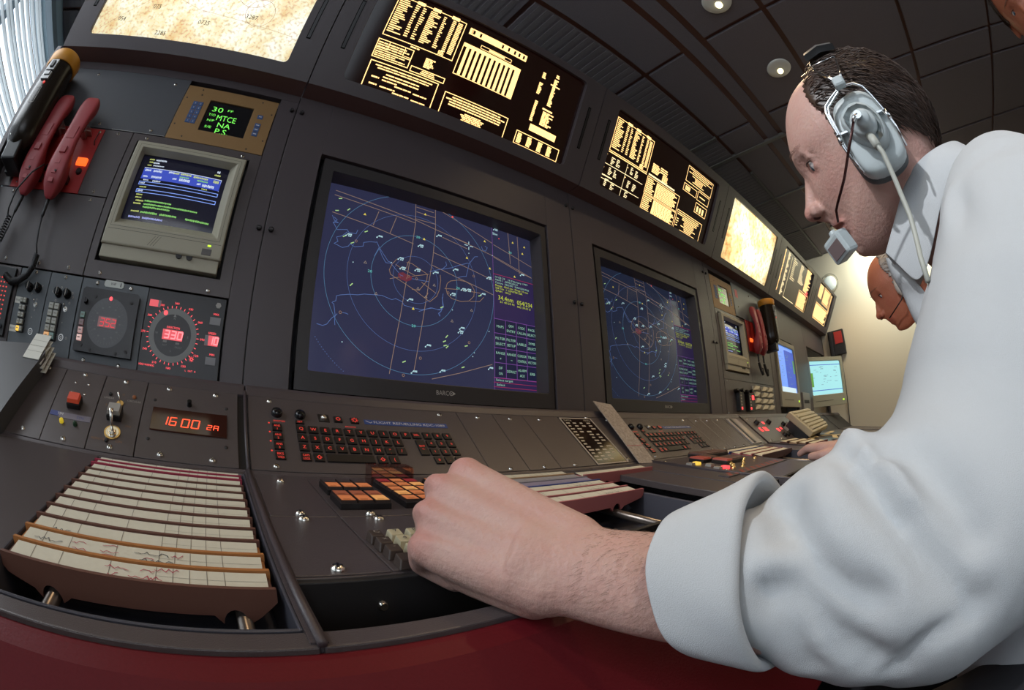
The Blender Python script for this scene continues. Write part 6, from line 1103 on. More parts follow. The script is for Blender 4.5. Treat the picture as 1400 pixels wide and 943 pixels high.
# torso, arms under the shirt
caps(b, W(.49, -.96, .06), W(.52, -1.05, -.28), .105, .12, 0, 20); caps(b, W(.375, -.925, .13), W(.60, -.93, .13), .055); caps(b, W(.375, -.925, .12), W(.262, -.800, -.115), .048, .038); caps(b, W(.62, -.95, .10), W(.775, -.805, -.075), .048, .038)
# left forearm (elliptical) and fist
WR = V(W(.1397, -.6008, -.0540)); EL = V(W(.2720, -.8000, -.1060)); IX = V(W(.1195, -.5010, .0000)); PK = V(W(.0900, -.5370, -.0480))
K = (IX + PK) / 2; hx = (K - WR).normalized(); hz = (IX - PK); hz = (hz - hx * hz.dot(hx)).normalized(); hy = hz.cross(hx)
if hy.dot(CAM - K) < 0: hy = -hy
def Hh(x, y, z): return WR + hx * x + hy * y + hz * z
dirf = (EL - WR); Lf = dirf.length; fx = dirf.normalized(); fz = (hz - fx * hz.dot(fx)).normalized(); fy = fx.cross(fz)
sec = [(-.030, .0215, .0310, 0), (-.008, .0205, .0295, 0), (.015, .0225, .0305, -.001), (.045, .0235, .0335, -.001), (.085, .0245, .0365, -.001), (.13, .0280, .0390, -.001), (.18, .0340, .0410, 0), (.23, .035, .039, 0), (.262, .026, .03, 0)]
vs = []; fs = []; n = 26
for t_, a, c, dz in sec:
    for i in range(n): q = 2 * math.pi * i / n; vs.append(tuple(WR + fx * t_ + fy * a * math.cos(q) + fz * (c * math.sin(q) + dz)))
for j in range(len(sec) - 1):
    for i in range(n): q = (i + 1) % n; fs.append((j * n + i, j * n + q, (j + 1) * n + q, (j + 1) * n + i))
fs += [tuple(range(n))[::-1], tuple((len(sec) - 1) * n + i for i in range(n))]; b.add(vs, fs, 0, True)
mcp = [(.0990, .004, .0335, .0142), (.1040, .007, .0125, .0145), (.0975, .005, -.0090, .0140), (.0870, .000, -.0285, .0132)]
def hand(b, H, mcp):
    for k, (x, y, z, r) in enumerate(mcp):
        caps(b, H(.004, -.002, z * .52), H(x - .010, y - .002, z * .97), .0205, r * 1.02); caps(b, H(.020, -.012, z * .70), H(x - .018, y - .016, z * .9), .0165, .0120); sphere(b, H(x - .002, y, z), r * .98)
        pr = [.0118, .0120, .0114, .0104][k]; L1 = [.040, .043, .040, .032][k]; p1 = (x + .013, y - L1 * .93, z * 1.02 + (.001 if k == 0 else 0)); caps(b, H(x, y - .001, z), H(*p1), r * .92, pr); p2 = (p1[0] - .027, p1[1] - .006, z * .96); caps(b, H(*p1), H(*p2), pr, pr * .88); p3 = (p2[0] - .010, p2[1] + .016, z * .94); caps(b, H(*p2), H(*p3), pr * .88, pr * .78)
    caps(b, H(.010, -.012, .016), H(.048, -.030, .034), .0180, .0135); caps(b, H(.048, -.030, .034), H(.076, -.046, .026), .0128, .0112); caps(b, H(.076, -.046, .026), H(.088, -.056, .004), .0112, .0088)
    caps(b, H(.012, -.012, -.018), H(.060, -.016, -.026), .0185, .0135)
hand(b, Hh, mcp)
# tendons and veins on the back of the hand
for (x, y, z, r) in mcp: caps(b, Hh(.030, .0120, z * .6), Hh(x - .010, y + .0085, z * .96), .0040, .0050)
# right forearm and hand far side, resting on the desk
RW = V(W(.935, -.640, -.042)); RE = V(W(.800, -.850, -.082)); caps(b, RE, RW, .040, .027); rhx = (RW - RE).normalized(); rz_ = V((0, 0, 1)); rhy = rz_; rhz = rhx.cross(rz_).normalized()
def Hr(x, y, z): return RW + rhx * x + rhy * y * .9 - rhz * z
for k, z in enumerate((.030, .010, -.010, -.028)): caps(b, Hr(.0, 0, z * .5), Hr(.085, .0, z), .020, .012); L_ = [.04, .045, .042, .034][k]; caps(b, Hr(.085, 0, z), Hr(.085 + L_, -.004, z * 1.1), .011, .0095); caps(b, Hr(.085 + L_, -.004, z * 1.1), Hr(.085 + L_ * 1.7, -.020, z * 1.1), .0095, .008)
caps(b, Hr(.02, -.004, .02), Hr(.055, -.01, .05), .015, .012); caps(b, Hr(.055, -.01, .05), Hr(.088, -.016, .055), .0115, .009)
# legs to the floor under the desk
for s in (-1, 1): caps(b, W(.51 + s * .10, -1.05, -.32), W(.50 + s * .13, -.71, -.40), .075, .055); caps(b, W(.50 + s * .13, -.71, -.40), W(.50 + s * .13, -.73, -.74), .052, .036); caps(b, W(.50 + s * .13, -.75, -.77), W(.50 + s * .13, -.62, -.785), .036, .022)
body = fused(b, .0026, 6, .6); P = co(body); N_ = nrm(body)
# finger creases and wrist folds
def groove(P, N_, line, depth, sig):
    L = [np.array(p) for p in line]; best = np.full(len(P), 9.)
    for a, c in zip(L[:-1], L[1:]):
        d = c - a; t = np.clip(((P - a) @ d) / (d @ d), 0, 1); best = np.minimum(best, np.linalg.norm(P - (a + t[:, None] * d), axis=1))
    return P - N_ * (depth * np.exp(-(best / sig) ** 2))[:, None]
for k in range(3): a, c = mcp[k], mcp[k + 1]; m_ = [(a[i] + c[i]) / 2 for i in range(3)]; P = groove(P, N_, [tuple(Hh(m_[0] + .006, m_[1] + .010, m_[2])), tuple(Hh(m_[0] + .020, m_[1] - .012, m_[2])), tuple(Hh(m_[0] + .022, m_[1] - .03, m_[2]))], .0026, .0060)
Tf = np.array(T1)
def HW(p): return tuple(to_world(np.array([p]), T1)[0])
P = groove(P, N_, [HW((.094, .004, -.0580)), HW((.086, .020, -.0585)), HW((.079, .030, -.0625))], .0045, .0022)      # line of the mouth
P = groove(P, N_, [HW((.106, .016, -.026)), HW((.098, .024, -.040)), HW((.088, .034, -.055))], .0022, .004)   # fold beside the nose
P = groove(P, N_, [HW((.100, .024, .0220)), HW((.093, .040, .0235)), HW((.085, .050, .021))], .0018, .0022)
setco(body, P); tint(body, T1, [(tuple(Hh(m_[0], m_[1] + .01, m_[2])), .011, .55) for m_ in mcp] + [(tuple(Hh(.05, -.03, .03)), .02, .3)])
emit_mesh('body', body, SKIN, man); eyes(T1, man); hair(T1, man)
# fine dark hairs on the forearm
b = MB(); R_ = random.Random(6)
for k in range(900):
    t_, q = R_.uniform(.01, .13), R_.uniform(-1.0, 1.9); a = np.interp(t_, [s_[0] for s_ in sec], [s_[1] for s_ in sec]); c = np.interp(t_, [s_[0] for s_ in sec], [s_[2] for s_ in sec])
    sgn = 1 if fy.dot(hy) > 0 else -1; nn = (fy * math.cos(q) * sgn + fz * math.sin(q)); p = WR + fx * t_ + fy * a * math.cos(q) * sgn + fz * c * math.sin(q) - nn * .001; d = (-fx * .6 + fz * R_.uniform(-.9, -.2)).normalized(); L = R_.uniform(.004, .008); b.tube([p, p + d * L * .5 + nn * .0016, p + d * L + nn * .0012], [.00008, .00007, .00003], 3, 0, False)
o = build('forearm_hair', b, mat('arm_hair', (.22, .14, .10), .6), man); o.matrix_parent_inverse = man.matrix_world.inverted()
# shirt
SL_ = [(.2260, -.7240, -.0758, .0530), (.2370, -.7403, -.0739, .0710), (.2556, -.7689, -.0770, .0840), (.2815, -.8073, -.0792, .0980), (.3129, -.8496, -.0596, .1100), (.3414, -.8883, -.0222, .1230), (.3588, -.9225, .0325, .1270), (.3726, -.9435, .0841, .1170), (.3878, -.9455, .1291, .0960), (.4052, -.9468, .1560, .0780)]
b = MB(); caps(b, W(.2040, -.6930, -.0715), W(.2260, -.7240, -.0758), .0455, .0530, 0, 28)
for p, q in zip(SL_[:-1], SL_[1:]): caps(b, W(*p[:3]), W(*q[:3]), p[3], q[3], 0, 28)
caps(b, W(.395, -.940, .145), W(.47, -.970, .145), .076, .074, 0, 24); caps(b, W(.47, -.970, .145), W(.62, -.955, .10), .076, .085, 0, 24)
caps(b, W(.49, -.965, .05), W(.51, -1.04, -.30), .130, .150, 0, 24); caps(b, W(.57, -.965, .05), W(.55, -1.04, -.30), .135, .155, 0, 24)
caps(b, W(.63, -.95, .09), W(.775, -.805, -.068), .078, .058, 0, 20); caps(b, W(.775, -.805, -.068), W(.820, -.725, -.058), .058, .048, 0, 20)
shirt = fused(b, .0052, 7, .6); P = co(shirt); N_ = nrm(shirt)
GR = [([(.203, -.702, -.018), (.193, -.712, -.028), (.186, -.716, -.036)], .017, .0085), ([(.1997, -.713, -.0198), (.1831, -.7216, -.031), (.1763, -.7286, -.0386), (.1692, -.742, -.053), (.1687, -.7583, -.0651), (.1709, -.7727, -.074)], .012, .009), ([(.2049, -.7563, -.0099), (.1921, -.7675, -.0212), (.1858, -.7777, -.0311), (.1839, -.7827, -.0354)], .014, .009), ([(.1671, -.7251, -.0624), (.1661, -.7408, -.0772), (.172, -.7594, -.0974), (.18, -.7785, -.1124)], .011, .011), ([(.1839, -.6914, -.0443), (.1688, -.7102, -.0602), (.1665, -.724, -.081), (.1801, -.7409, -.1163)], .007, .0075), ([(.1809, -.7947, -.0485), (.1816, -.8138, -.0709), (.188, -.8338, -.0914)], .012, .013), ([(.1894, -.7934, -.1239), (.1834, -.8048, -.1059), (.1855, -.8187, -.1005)], .010, .008), ([(.2178, -.787, -.0024), (.2028, -.8003, -.0163), (.1945, -.817, -.0331), (.1892, -.8284, -.0532)], .012, .012),
      ([(.170, -.735, -.046), (.166, -.748, -.060), (.167, -.762, -.072)], -.007, .009), ([(.2485, -.743, .0026), (.2117, -.7625, -.0055), (.1981, -.7752, -.0161), (.1899, -.7854, -.0274)], -.009, .008), ([(.1703, -.7108, -.0545), (.1661, -.7324, -.0711), (.1679, -.7494, -.0873), (.1783, -.7671, -.1111)], -.008, .008), ([(.2182, -.7458, -.0038), (.226, -.7558, .0005), (.2144, -.7693, -.0038)], .010, .008),
      ([(.27, -.83, .02), (.262, -.855, -.01), (.255, -.88, -.04)], .006, .018), ([(.31, -.87, .16), (.295, -.875, .11), (.29, -.87, .06)], .007, .014), ([(.33, -.87, .17), (.325, -.86, .12), (.33, -.85, .07)], -.006, .012), ([(.235, -.80, -.01), (.232, -.83, -.02), (.225, -.85, -.04)], -.006, .014)]
for L, d, s_ in GR: P = groove(P, N_, [W(*q) for q in L], d, s_)
# soft overall creasing
ph = P @ np.array([[31., 12, -9], [-14, 37, 20], [8, -19, 33]]); P += N_ * (.0016 * (np.sin(ph[:, 0]) * np.sin(ph[:, 1] + 1) + .7 * np.sin(ph[:, 2] * 1.4)))[:, None]
setco(shirt, P); so = emit_mesh('shirt', shirt, SHIRT, man); sm = so.modifiers.new('s', 'SMOOTH'); sm.iterations = 4; sm.factor = .6
# rolled cuff: a thick double-turned band around the forearm
c0_, c1_ = V(W(.1785, -.6680, -.0655)), V(W(.2130, -.7000, -.0690)); d0_, d1_ = V((-.08, -.93, .33)).normalized(), V((.034, -.98, .195)).normalized()
prof = [(.00, .0415), (-.03, .0438), (.05, .0460), (.35, .0510), (.72, .0575), (.95, .0625), (1.06, .0632), (1.10, .0600), (1.04, .0545), (.60, .0480), (.10, .0405)]
vs = []; fs = []; n = 64; NP = len(prof)
for t_, r in prof:
    c_ = c0_.lerp(c1_, t_); cdir = d0_.lerp(d1_, min(1, max(0, t_))).normalized(); up_ = (V((0, 0, 1)) - cdir * cdir.z).normalized(); sd_ = cdir.cross(up_)
    for i in range(n):
        q = 2 * math.pi * i / n; rr = r * (1 + .020 * math.sin(3 * q + 2.5 * t_) + .012 * math.sin(7 * q - 3 * t_)); vs.append(tuple(c_ + up_ * rr * math.cos(q) + sd_ * rr * math.sin(q)))
for j in range(NP):
    for i in range(n): q = (i + 1) % n; k = (j + 1) % NP; fs.append((j * n + i, j * n + q, k * n + q, k * n + i))
b = MB(); b.add(vs, fs, 0, True); o = build('rolled_cuff', b, SHIRT, man); o.matrix_parent_inverse = man.matrix_world.inverted(); o.modifiers.new('s', 'SUBSURF').render_levels = 2
# collar: a folded band around the neck, open at the throat
TOPC = [(-.0726, .0483, -.0201), (-.0451, .0519, -.0254), (-.0164, .0528, -.0372), (.0045, .0521, -.0601), (.0245, .0509, -.0842), (.0427, .0469, -.1066)]
BOTC = [(-.0896, .0684, -.0381), (-.0578, .0695, -.0651), (-.0347, .0725, -.0898), (-.0176, .0722, -.1144), (-.0026, .0702, -.1353), (.0148, .0628, -.1504)]
INNC = [(-.076, .0300, -.0455), (-.0473, .0366, -.0532), (-.021, .0396, -.0672), (-.0005, .0386, -.0893), (.0174, .0361, -.113), (.0332, .0363, -.1292)]
NAPE = [((-.112, 0, -.010), (-.134, 0, -.040), (-.100, 0, -.050)), ((-.100, .030, -.0140), (-.122, .044, -.0385), (-.092, .018, -.047))]
b = MB(); rows_ = [NAPE[0], NAPE[1]] + list(zip(TOPC, BOTC, INNC)); full = [tuple((x, -y, z) for x, y, z in r) for r in rows_[::-1][:-1]] + rows_; vs = []; fs = []
for tp, bt, inn in full:
    mid = tuple((tp[k] + bt[k]) / 2 * (1, 1.06, 1)[k] for k in range(3)); vs += [inn, tuple(tp[k] * (1, .95, 1)[k] - (0, 0, .001)[k] for k in range(3)), tp, mid, bt]
for i in range(len(full) - 1):
    for j in range(4): fs.append((i * 5 + j, i * 5 + j + 1, (i + 1) * 5 + j + 1, (i + 1) * 5 + j))
b.add(vs, fs, 0, True); o = build('collar', b, SHIRT, man); o.matrix_world = T1; sm = o.modifiers.new('t', 'SOLIDIFY'); sm.thickness = .0016; s2 = o.modifiers.new('s', 'SUBSURF'); s2.render_levels = 2
PLC = [((.043, .0316, -.1074), (.0248, .0450, -.1223)), ((.0419, .0309, -.1297), (.0134, .0511, -.1465)), ((.0330, .0325, -.1469), (.0042, .0550, -.1577)), ((.0298, .0344, -.1727), (.0031, .0586, -.1864)), ((.0202, .0417, -.1936), (-.0003, .0665, -.208)), ((.010, .045, -.235), (-.010, .07, -.24))]
b = MB(); vs = []; fs = []
for k, (p, q) in enumerate(PLC): vs += [tuple(p[i] - (0, .012, 0)[i] for i in range(3)), p, tuple((p[i] + q[i]) / 2 + ((.003, .004, 0)[i] * (1 if k % 2 else -.6)) for i in range(3)), q]
for i in range(len(PLC) - 1):
    for j in range(3): fs.append((i * 4 + j, i * 4 + j + 1, (i + 1) * 4 + j + 1, (i + 1) * 4 + j))
b.add(vs, fs, 0, True); o = build('shirt_front', b, SHIRT, man); o.matrix_world = T1; sm = o.modifiers.new('t', 'SOLIDIFY'); sm.thickness = .0016; s2 = o.modifiers.new('s', 'SUBSURF'); s2.render_levels = 2
# dark trousers and shoes
b = MB(); caps(b, W(.52, -1.05, -.22), W(.52, -1.06, -.32), .150, .150, 0, 20)
for s in (-1, 1): caps(b, W(.51 + s * .10, -1.05, -.32), W(.50 + s * .13, -.71, -.40), .100, .072, 0, 18); caps(b, W(.50 + s * .13, -.71, -.40), W(.50 + s * .13, -.73, -.70), .072, .060, 0, 18)
emit_mesh('trousers', fused(b, .008, 4), mat('dark_trousers', (.012, .012, .015), .85), man)
for s in (-1, 1): b = MB(); caps(b, W(.50 + s * .13, -.76, -.760), W(.50 + s * .13, -.60, -.770), .048, .036); emit_mesh('shoe', fused(b, .006, 2), BLK, man)
b = MB(); b.tube([tuple(RW - rhx * .035 + (rz_ * math.cos(a) + rhz * math.sin(a)) * .0315) for a in [k * math.pi / 12 for k in range(25)]], .0045, 8); o = build('watch_strap', b, BLK, man); o.matrix_parent_inverse = man.matrix_world.inverted()
# ------------------------------------------------------------------ headset
hs = thing('headset', 'pale grey headset with chrome wire frame and boom microphone worn by the seated man', 'headset', T1)
GRYP = mat('headset_grey', (.40, .45, .46), .38, bump=.06, bs=300); GRYD = mat('headset_dark_pad', (.06, .065, .07), .5); WIRE = mat('chrome_wire', (.72, .74, .76), .18, 1.)
def hpart(nm, b, m, parent=None, sub=0, bev=0): o = build(nm, b, m, parent or hs, bevel=bev); (setattr(o.modifiers.new('s', 'SUBSURF'), 'render_levels', sub) if sub else None); return o
OUT = [(.0357, .0421), (.0207, .0454), (.0046, .0501), (-.0117, .0438), (-.0175, .0233), (-.0218, .0001), (-.0230, -.0236), (-.0218, -.0330), (-.0102, -.0400), (.0051, -.0440), (.0238, -.0442), (.0330, -.0384), (.0372, -.0300), (.0412, -.0146), (.0440, .0050), (.0430, .0250)]
for s in (1, -1):
    b = MB(); cxm, czm = .0105, .001; lay = [(.076, .90), (.080, .98), (.086, 1.0), (.094, 1.0), (.099, .965), (.1015, .90), (.1025, .80)]; n = len(OUT); vs = []; fs = []
    for y, k in lay:
        for x, z in OUT: vs.append((cxm + (x - cxm) * k, s * y, czm + (z - czm) * k))
    for j in range(len(lay) - 1):
        for i in range(n): q = (i + 1) % n; f = (j * n + i, j * n + q, (j + 1) * n + q, (j + 1) * n + i); fs.append(f if s < 0 else f[::-1])
    fs += [tuple(range(n)) if s > 0 else tuple(range(n))[::-1], tuple((len(lay) - 1) * n + i for i in range(n))[::(-1 if s > 0 else 1)]]; b.add(vs, fs, 0, True); cup = hpart('ear_cup', b, GRYP, sub=1)
    b = MB(); vs = []; lay2 = [(.066, .93), (.070, 1.04), (.077, 1.05), (.082, .98)]; fs = []
    for y, k in lay2:
        for x, z in OUT: vs.append((cxm + (x - cxm) * k, s * y, czm + (z - czm) * k))
    for j in range(3):
        for i in range(n): q = (i + 1) % n; fs.append((j * n + i, j * n + q, (j + 1) * n + q, (j + 1) * n + i))
    b.add(vs, fs, 0, True); hpart('ear_cushion', b, GRYD, cup, 1)
    BOSS = [(.0360, .0203), (.023, .0299), (.0079, .0314), (-.0036, .0241), (-.0116, .0083), (-.0118, -.010), (-.006, -.022), (.0067, -.0250), (.0206, -.0134), (.0289, -.0063), (.0354, .0072)]; b = MB(); vs = []; n2 = len(BOSS); fs = []
    for y, k in ((.098, 1.04), (.108, 1.0), (.1135, .92), (.1155, .75)):
        for x, z in BOSS: vs.append((.0115 + (x - .0115) * k, s * y, .004 + (z - .004) * k))
    for j in range(3):
        for i in range(n2): q = (i + 1) % n2; f = (j * n2 + i, j * n2 + q, (j + 1) * n2 + q, (j + 1) * n2 + i); fs.append(f if s < 0 else f[::-1])
    fs.append(tuple(3 * n2 + i for i in range(n2))); b.add(vs, fs, 0, True); hpart('cup_boss', b, GRYP, cup, 1)
    b = MB(); b.lathe([(.0150, .112), (.0145, .121), (.0125, .1235), (.0095, .1240), (.0090, .1330), (.0075, .1350), (.003, .1355)], 26, mx=M.Translation((.0120, 0, .0020)) @ M.Rotation(-s * math.pi / 2, 4, 'X')); hpart('hub', b, GRYP, cup)
    y = s * .112; b = MB(); b.tube([(.0205, y, .0500), (.0225, y, .0463), (.0330, y, .0415), (.0423, y, .0357), (.0455, y, .0292), (.0455, y, .018), (.0440, y, .0049), (.0440, y, -.0097), (.0420, y, -.0191), (.0380, s * .108, -.0300), (.0340, s * .104, -.038)], .00165, 8); b.tube([(.0195, y, .0500), (.0218, y, .0443), (.0400, y, .0335), (.0430, y, .0260), (.0420, y, .0049), (.0416, y, -.012), (.036, s * .106, -.033)], .00135, 8)
    b.tube([(.0120, y, .0520), (.0087, y, .0485), (.0000, y, .0475), (-.008, y, .0408), (-.0120, y, .0290), (-.0165, y, .0120), (-.0205, y, -.008), (-.0225, s * .108, -.0294)], .00165, 8)
    for p in (((.0440, .0020), (.0440, -.0080)), ((-.0170, .0090), (-.0192, -.0010))): b.tube([(p[0][0], y, p[0][1]), (p[1][0], y, p[1][1])], .0030, 10)
    b.box(.030, .046, s * .100 - .004, s * .100 + .010, .0030, .0050); b.box(-.019, -.006, s * .100 - .004, s * .100 + .010, .0100, .0118); hpart('wire_yoke', b, WIRE)
    b = MB(); b.box(.0075, .0215, s * .113 - .0060, s * .113 + .0060, .0475, .0595); hpart('adjuster_block', b, GRYP, bev=.003)
    b = MB(); b.tube([(.0180, s * .111, .058), (.0250, s * .100, .073), (.0300, s * .084, .090), (.0325, s * .066, .108), (.0330, s * .055, .120), (.0280, s * .040, .134)], .0016, 8); b.tube([(.0100, s * .111, .058), (.0055, s * .098, .074), (.0020, s * .082, .092), (-.0010, s * .064, .110), (-.0030, s * .052, .123), (-.001, s * .038, .136)], .0016, 8); b.tube([(.0320, s * .062, .114), (-.0010, s * .057, .118)], .0013, 8); b.tube([(.0175, s * .110, .0600), (.0230, s * .094, .078), (.0265, s * .080, .092)], .0012, 8); hpart('band_wire', b, WIRE)
b = MB(); pts = []; N2 = 16; vs = []; fs = []
for i in range(N2 + 1):
    a = math.radians(-52 + 104 * i / N2); yy, zz = .0720 * math.sin(a), .088 + .0640 * math.cos(a) - .0
    for x, o_ in ((-.008, 0), (.012, .0035), (.034, 0), (.034, .006), (.012, .010), (-.008, .006)): vs.append((x, yy * (1 + o_ / .07), zz + o_ * math.cos(a)))
for i in range(N2):
    for j in range(6): k = (j + 1) % 6; fs.append((i * 6 + j, i * 6 + k, (i + 1) * 6 + k, (i + 1) * 6 + j))
fs += [tuple(range(6)), tuple(N2 * 6 + i for i in range(6))[::-1]]; b.add(vs, fs, 0, True); hpart('padded_headband', b, GRYD, bev=.001)
b = MB(); b.lathe([(.0042, -.003), (.0042, .003)], 14, mx=M.Translation((.0150, .138, .0025)) @ M.Rotation(math.pi / 2, 4, 'X')); b.tube([(.0150, .139, .0030), (.0200, .140, .0010), (.0225, .139, -.0025)], .0022, 8); hpart('boom_joint', b, WIRE)
b = MB(); b.tube([(.0225, .139, -.0025), (.0401, .130, -.0219), (.0565, .1205, -.0420), (.0740, .1010, -.0560), (.0790, .0930, -.0600), (.0818, .0880, -.0705)], .0015, 8); hpart('boom_rod', b, mat('boom_brown', (.055, .020, .018), .25, .6))
b = MB(); mx = M.Translation((.0885, .0790, -.0875)) @ M.Rotation(math.radians(22), 4, 'Y') @ M.Rotation(math.radians(-34), 4, 'Z'); b.box(-.0125, .0150, -.0105, .0105, -.0170, .0090, mx=mx); mic = hpart('microphone', b, GRYP, bev=.0035)
b = MB(); b.cyl(.0, 0, .0085, .0135, .0050, 14, 0, .0040, mx=mx); hpart('microphone_collar', b, GRYP, mic); b = MB(); b.box(-.0085, .0110, .0100, .0112, -.0135, .0020, 0, mx=mx); b.box(.0145, .0158, -.0065, .0065, -.0135, .0010, 0, mx=mx); hpart('microphone_grille', b, mat('mic_foam', (.14, .10, .10), .9), mic, 0, .0015)
b = MB(); b.tube([(.0116, .126, -.0160), (.0105, .133, -.0250), (.0077, .134, -.0367), (.0072, .134, -.0564), (.0070, .136, -.0775), (.0062, .140, -.0982), (.0080, .148, -.1175), (.0100, .158, -.135), (.010, .170, -.155)], .0027, 10); b.tube([(.0125, .119, -.0120), (.0112, .127, -.0185), (.0100, .134, -.0300)], .0046, 10); hpart('cable', b, mat('cable_putty', (.36, .37, .33), .5))
# ------------------------------------------------------------------ other people
def bystander(label, o, fwd, up, shirt, skinm, hairm, parts, seed):
    f = V(fwd).normalized(); u = V(up).normalized(); l = u.cross(f).normalized(); u = f.cross(l); T = headT(o, f, l, u); t = thing('person', label, 'person', M.Translation((o[0], o[1], 0.0))); b = MB(); add_head(b, T)
    for p, q, r0, r1 in parts['body']: caps(b, W(*p), W(*q), r0, r1)
    me = fused(b, .0045, 2); tint(me, T); emit_mesh('body', me, skinm, t); eyes(T, t); hair(T, t, hairm, 700, seed)
    b = MB(); [caps(b, W(*p), W(*q), r0, r1, 0, 18) for p, q, r0, r1 in parts['shirt']]; me = fused(b, .009, 4); P = co(me); N_ = nrm(me); ph = P @ np.array([[27., 10, -8], [-12, 30, 18], [8, -17, 26]]); P += N_ * (.0035 * np.sin(ph[:, 0]) * np.sin(ph[:, 1]))[:, None]; setco(me, P); emit_mesh('shirt', me, shirt, t)
    b = MB(); [caps(b, W(*p), W(*q), r0, r1, 0, 16) for p, q, r0, r1 in parts['trousers']]; emit_mesh('trousers', fused(b, .012, 3), MATS['dark_trousers'], t)
    for p, q in parts['shoes']: b = MB(); caps(b, W(*p), W(*q), .045, .036); emit_mesh('shoe', fused(b, .008, 2), BLK, t)
    return t, T
hx0, hy0, hz0 = 1.34, -.825, .345
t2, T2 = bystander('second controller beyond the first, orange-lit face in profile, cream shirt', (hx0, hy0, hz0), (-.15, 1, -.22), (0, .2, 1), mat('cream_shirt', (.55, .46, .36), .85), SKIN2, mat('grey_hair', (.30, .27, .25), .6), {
 'body': [((hx0, hy0 - .12, .14), (hx0, hy0 - .22, -.3), .10, .12), ((hx0 - .2, hy0 - .13, .12), (hx0 + .2, hy0 - .13, .12), .05, .05), ((hx0 - .2, hy0 - .13, .10), (hx0 - .22, hy0 + .08, -.06), .045, .036), ((hx0 - .22, hy0 + .08, -.06), (hx0 - .04, hy0 + .14, -.22), .036, .027), ((hx0 - .04, hy0 + .14, -.22), (hx0 + .03, hy0 + .15, -.26), .030, .022), ((hx0 + .2, hy0 - .13, .10), (hx0 + .22, hy0 + .08, -.06), .045, .036), ((hx0 + .22, hy0 + .08, -.06), (hx0 + .06, hy0 + .13, -.22), .036, .027), ((hx0 + .06, hy0 + .13, -.22), (hx0 - .01, hy0 + .13, -.25), .030, .022)],
 'shirt': [((hx0 - .05, hy0 - .13, .05), (hx0 - .03, hy0 - .22, -.3), .14, .155), ((hx0 + .05, hy0 - .13, .05), (hx0 + .03, hy0 - .22, -.3), .14, .155), ((hx0 - .19, hy0 - .14, .115), (hx0 + .19, hy0 - .14, .115), .075, .075), ((hx0 - .2, hy0 - .13, .10), (hx0 - .22, hy0 + .06, -.05), .070, .055), ((hx0 + .2, hy0 - .13, .10), (hx0 + .22, hy0 + .06, -.05), .070, .055), ((hx0, hy0 - .11, .16), (hx0, hy0 - .12, .12), .07, .08)],
 'trousers': [((hx0 - .09, hy0 - .22, -.34), (hx0 - .12, hy0 + .10, -.40), .10, .075), ((hx0 + .09, hy0 - .22, -.34), (hx0 + .12, hy0 + .10, -.40), .10, .075), ((hx0 - .12, hy0 + .10, -.40), (hx0 - .12, hy0 + .09, -.70), .07, .055), ((hx0 + .12, hy0 + .10, -.40), (hx0 + .12, hy0 + .09, -.70), .07, .055), ((hx0, hy0 - .22, -.25), (hx0, hy0 - .22, -.33), .15, .15)],
 'shoes': [((hx0 - .12, hy0 + .05, -.765), (hx0 - .12, hy0 + .20, -.77)), ((hx0 + .12, hy0 + .05, -.765), (hx0 + .12, hy0 + .20, -.77))]}, 4)
hx0, hy0, hz0 = .875, -1.55, .735
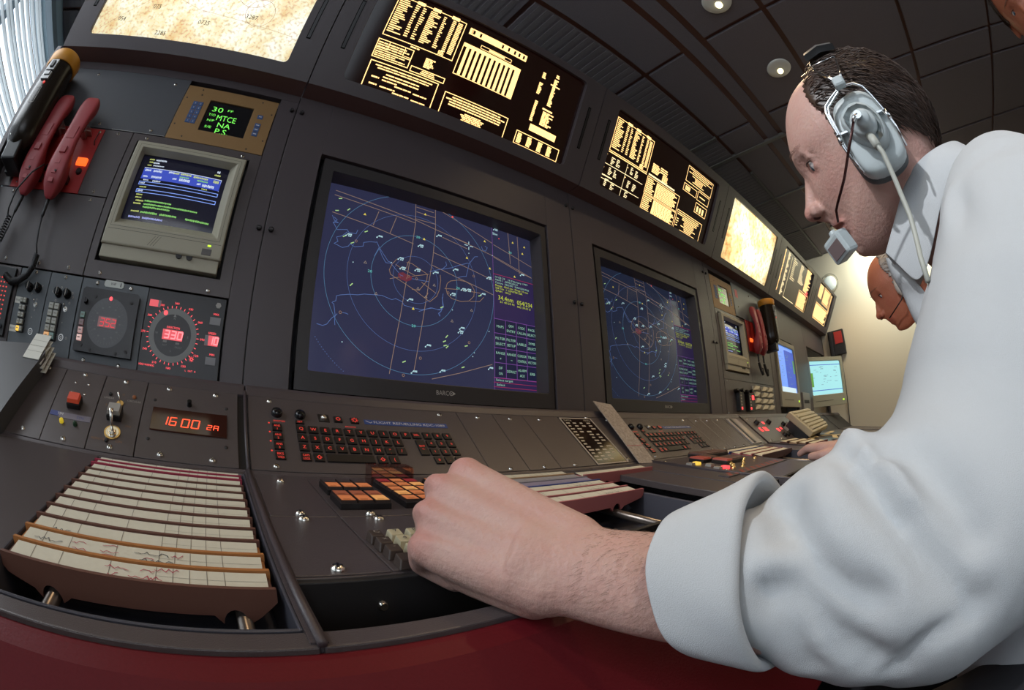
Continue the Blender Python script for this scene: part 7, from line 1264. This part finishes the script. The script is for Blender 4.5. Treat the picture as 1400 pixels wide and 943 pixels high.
bystander('bystander standing behind, only a shadowed face at the top right corner', (hx0, hy0, hz0), (-.75, .55, -.35), (-.2, .2, 1), mat('dark_pullover', (.05, .045, .06), .9), SKIN2, HAIR, {
 'body': [((hx0, hy0 - .05, .55), (hx0 + .02, hy0 - .06, .0), .10, .12), ((hx0 - .17, hy0 - .12, .48), (hx0 + .17, hy0, .48), .05, .05), ((hx0 - .17, hy0 - .13, .46), (hx0 - .2, hy0 - .12, .18), .045, .036), ((hx0 - .2, hy0 - .12, .18), (hx0 - .17, hy0 + .0, -.05), .036, .027), ((hx0 - .17, hy0, -.05), (hx0 - .16, hy0 + .03, -.13), .03, .02), ((hx0 + .17, hy0, .46), (hx0 + .2, hy0, .18), .045, .036), ((hx0 + .2, hy0, .18), (hx0 + .18, hy0 + .1, -.05), .036, .027), ((hx0 + .18, hy0 + .1, -.05), (hx0 + .17, hy0 + .13, -.13), .03, .02)],
 'shirt': [((hx0, hy0 - .06, .44), (hx0 + .02, hy0 - .06, .0), .15, .155), ((hx0 - .17, hy0 - .12, .47), (hx0 + .17, hy0, .47), .07, .07), ((hx0 - .17, hy0 - .13, .46), (hx0 - .2, hy0 - .12, .18), .062, .05), ((hx0 - .2, hy0 - .12, .18), (hx0 - .18, hy0 - .02, -.01), .05, .04), ((hx0 + .17, hy0, .46), (hx0 + .2, hy0, .18), .062, .05), ((hx0 + .2, hy0, .18), (hx0 + .19, hy0 + .08, -.01), .05, .04)],
 'trousers': [((hx0 - .08, hy0 - .08, .0), (hx0 - .09, hy0 - .06, -.35), .10, .07), ((hx0 + .10, hy0 - .04, .0), (hx0 + .10, hy0 - .03, -.35), .10, .07), ((hx0 - .09, hy0 - .06, -.35), (hx0 - .09, hy0 - .08, -.72), .07, .055), ((hx0 + .10, hy0 - .03, -.35), (hx0 + .10, hy0 - .05, -.72), .07, .055)],
 'shoes': [((hx0 - .10, hy0 - .10, -.765), (hx0 - .16, hy0 + .04, -.77)), ((hx0 + .10, hy0 - .07, -.765), (hx0 + .06, hy0 + .08, -.77))]}, 9)
# second controller's headset
h2s = thing('headset', 'white headset worn by the second controller', 'headset', T2)
for s in (1, -1): b = MB(); b.lathe([(.040, .074), (.042, .082), (.040, .098), (.030, .106), (.012, .108)], 20, mx=M.Translation((.008, 0, 0)) @ M.Rotation(-s * math.pi / 2, 4, 'X')); build('ear_cup', b, mat('white_cup', (.62, .60, .56), .4), h2s)
b = MB(); b.tube([(.010, .09 * math.sin(a), .045 + .105 * math.cos(a)) for a in [math.radians(-90 + 12 * k) for k in range(16)]], .004, 8); build('headband', b, WIRE, h2s); b = MB(); b.tube([(.008, .10, 0), (.05, .10, -.04), (.10, .06, -.06)], .002, 6); build('boom_rod', b, BLK, h2s)
# chairs
def chair(x, y, rz, label):
    t = thing('office_chair', label, 'chair', M.Translation((x, y, 0)) @ M.Rotation(rz, 4, 'Z'), 'black swivel chairs'); FAB = mat('chair_fabric', (.010, .010, .012), .9)
    b = MB(); b.box(-.24, .24, -.22, .24, .315, .375); build('seat', b, FAB, t, bevel=.025, seg=3); b = MB(); b.box(-.20, .20, -.29, -.25, .46, .78); build('backrest', b, FAB, t, bevel=.018, seg=3)
    b = MB(); b.tube([(0, -.10, .31), (0, -.27, .33), (0, -.30, .46), (0, -.29, .55)], .014, 8); build('back_stem', b, BLK, t); b = MB(); b.cyl(0, 0, .08, .32, .028, 16); build('gas_column', b, STEEL, t)
    for k in range(5):
        a = k * 2 * math.pi / 5 + .3; b = MB(); b.tube([(0, 0, .10), (.15 * math.cos(a), .15 * math.sin(a), .095), (.28 * math.cos(a), .28 * math.sin(a), .07)], [.024, .02, .014], 8); lg = build('leg', b, BLK, t); b = MB(); b.lathe([(.026, -.011), (.026, .011)], 16, mx=M.Translation((.28 * math.cos(a), .28 * math.sin(a), .027)) @ M.Rotation(math.pi / 2, 4, 'X')); build('caster', b, BLK, lg)
    return t
chair(.52, -1.06, 0, 'black swivel chair under the man in the pale shirt'); chair(1.33, -1.02, 0, 'black swivel chair under the second controller')
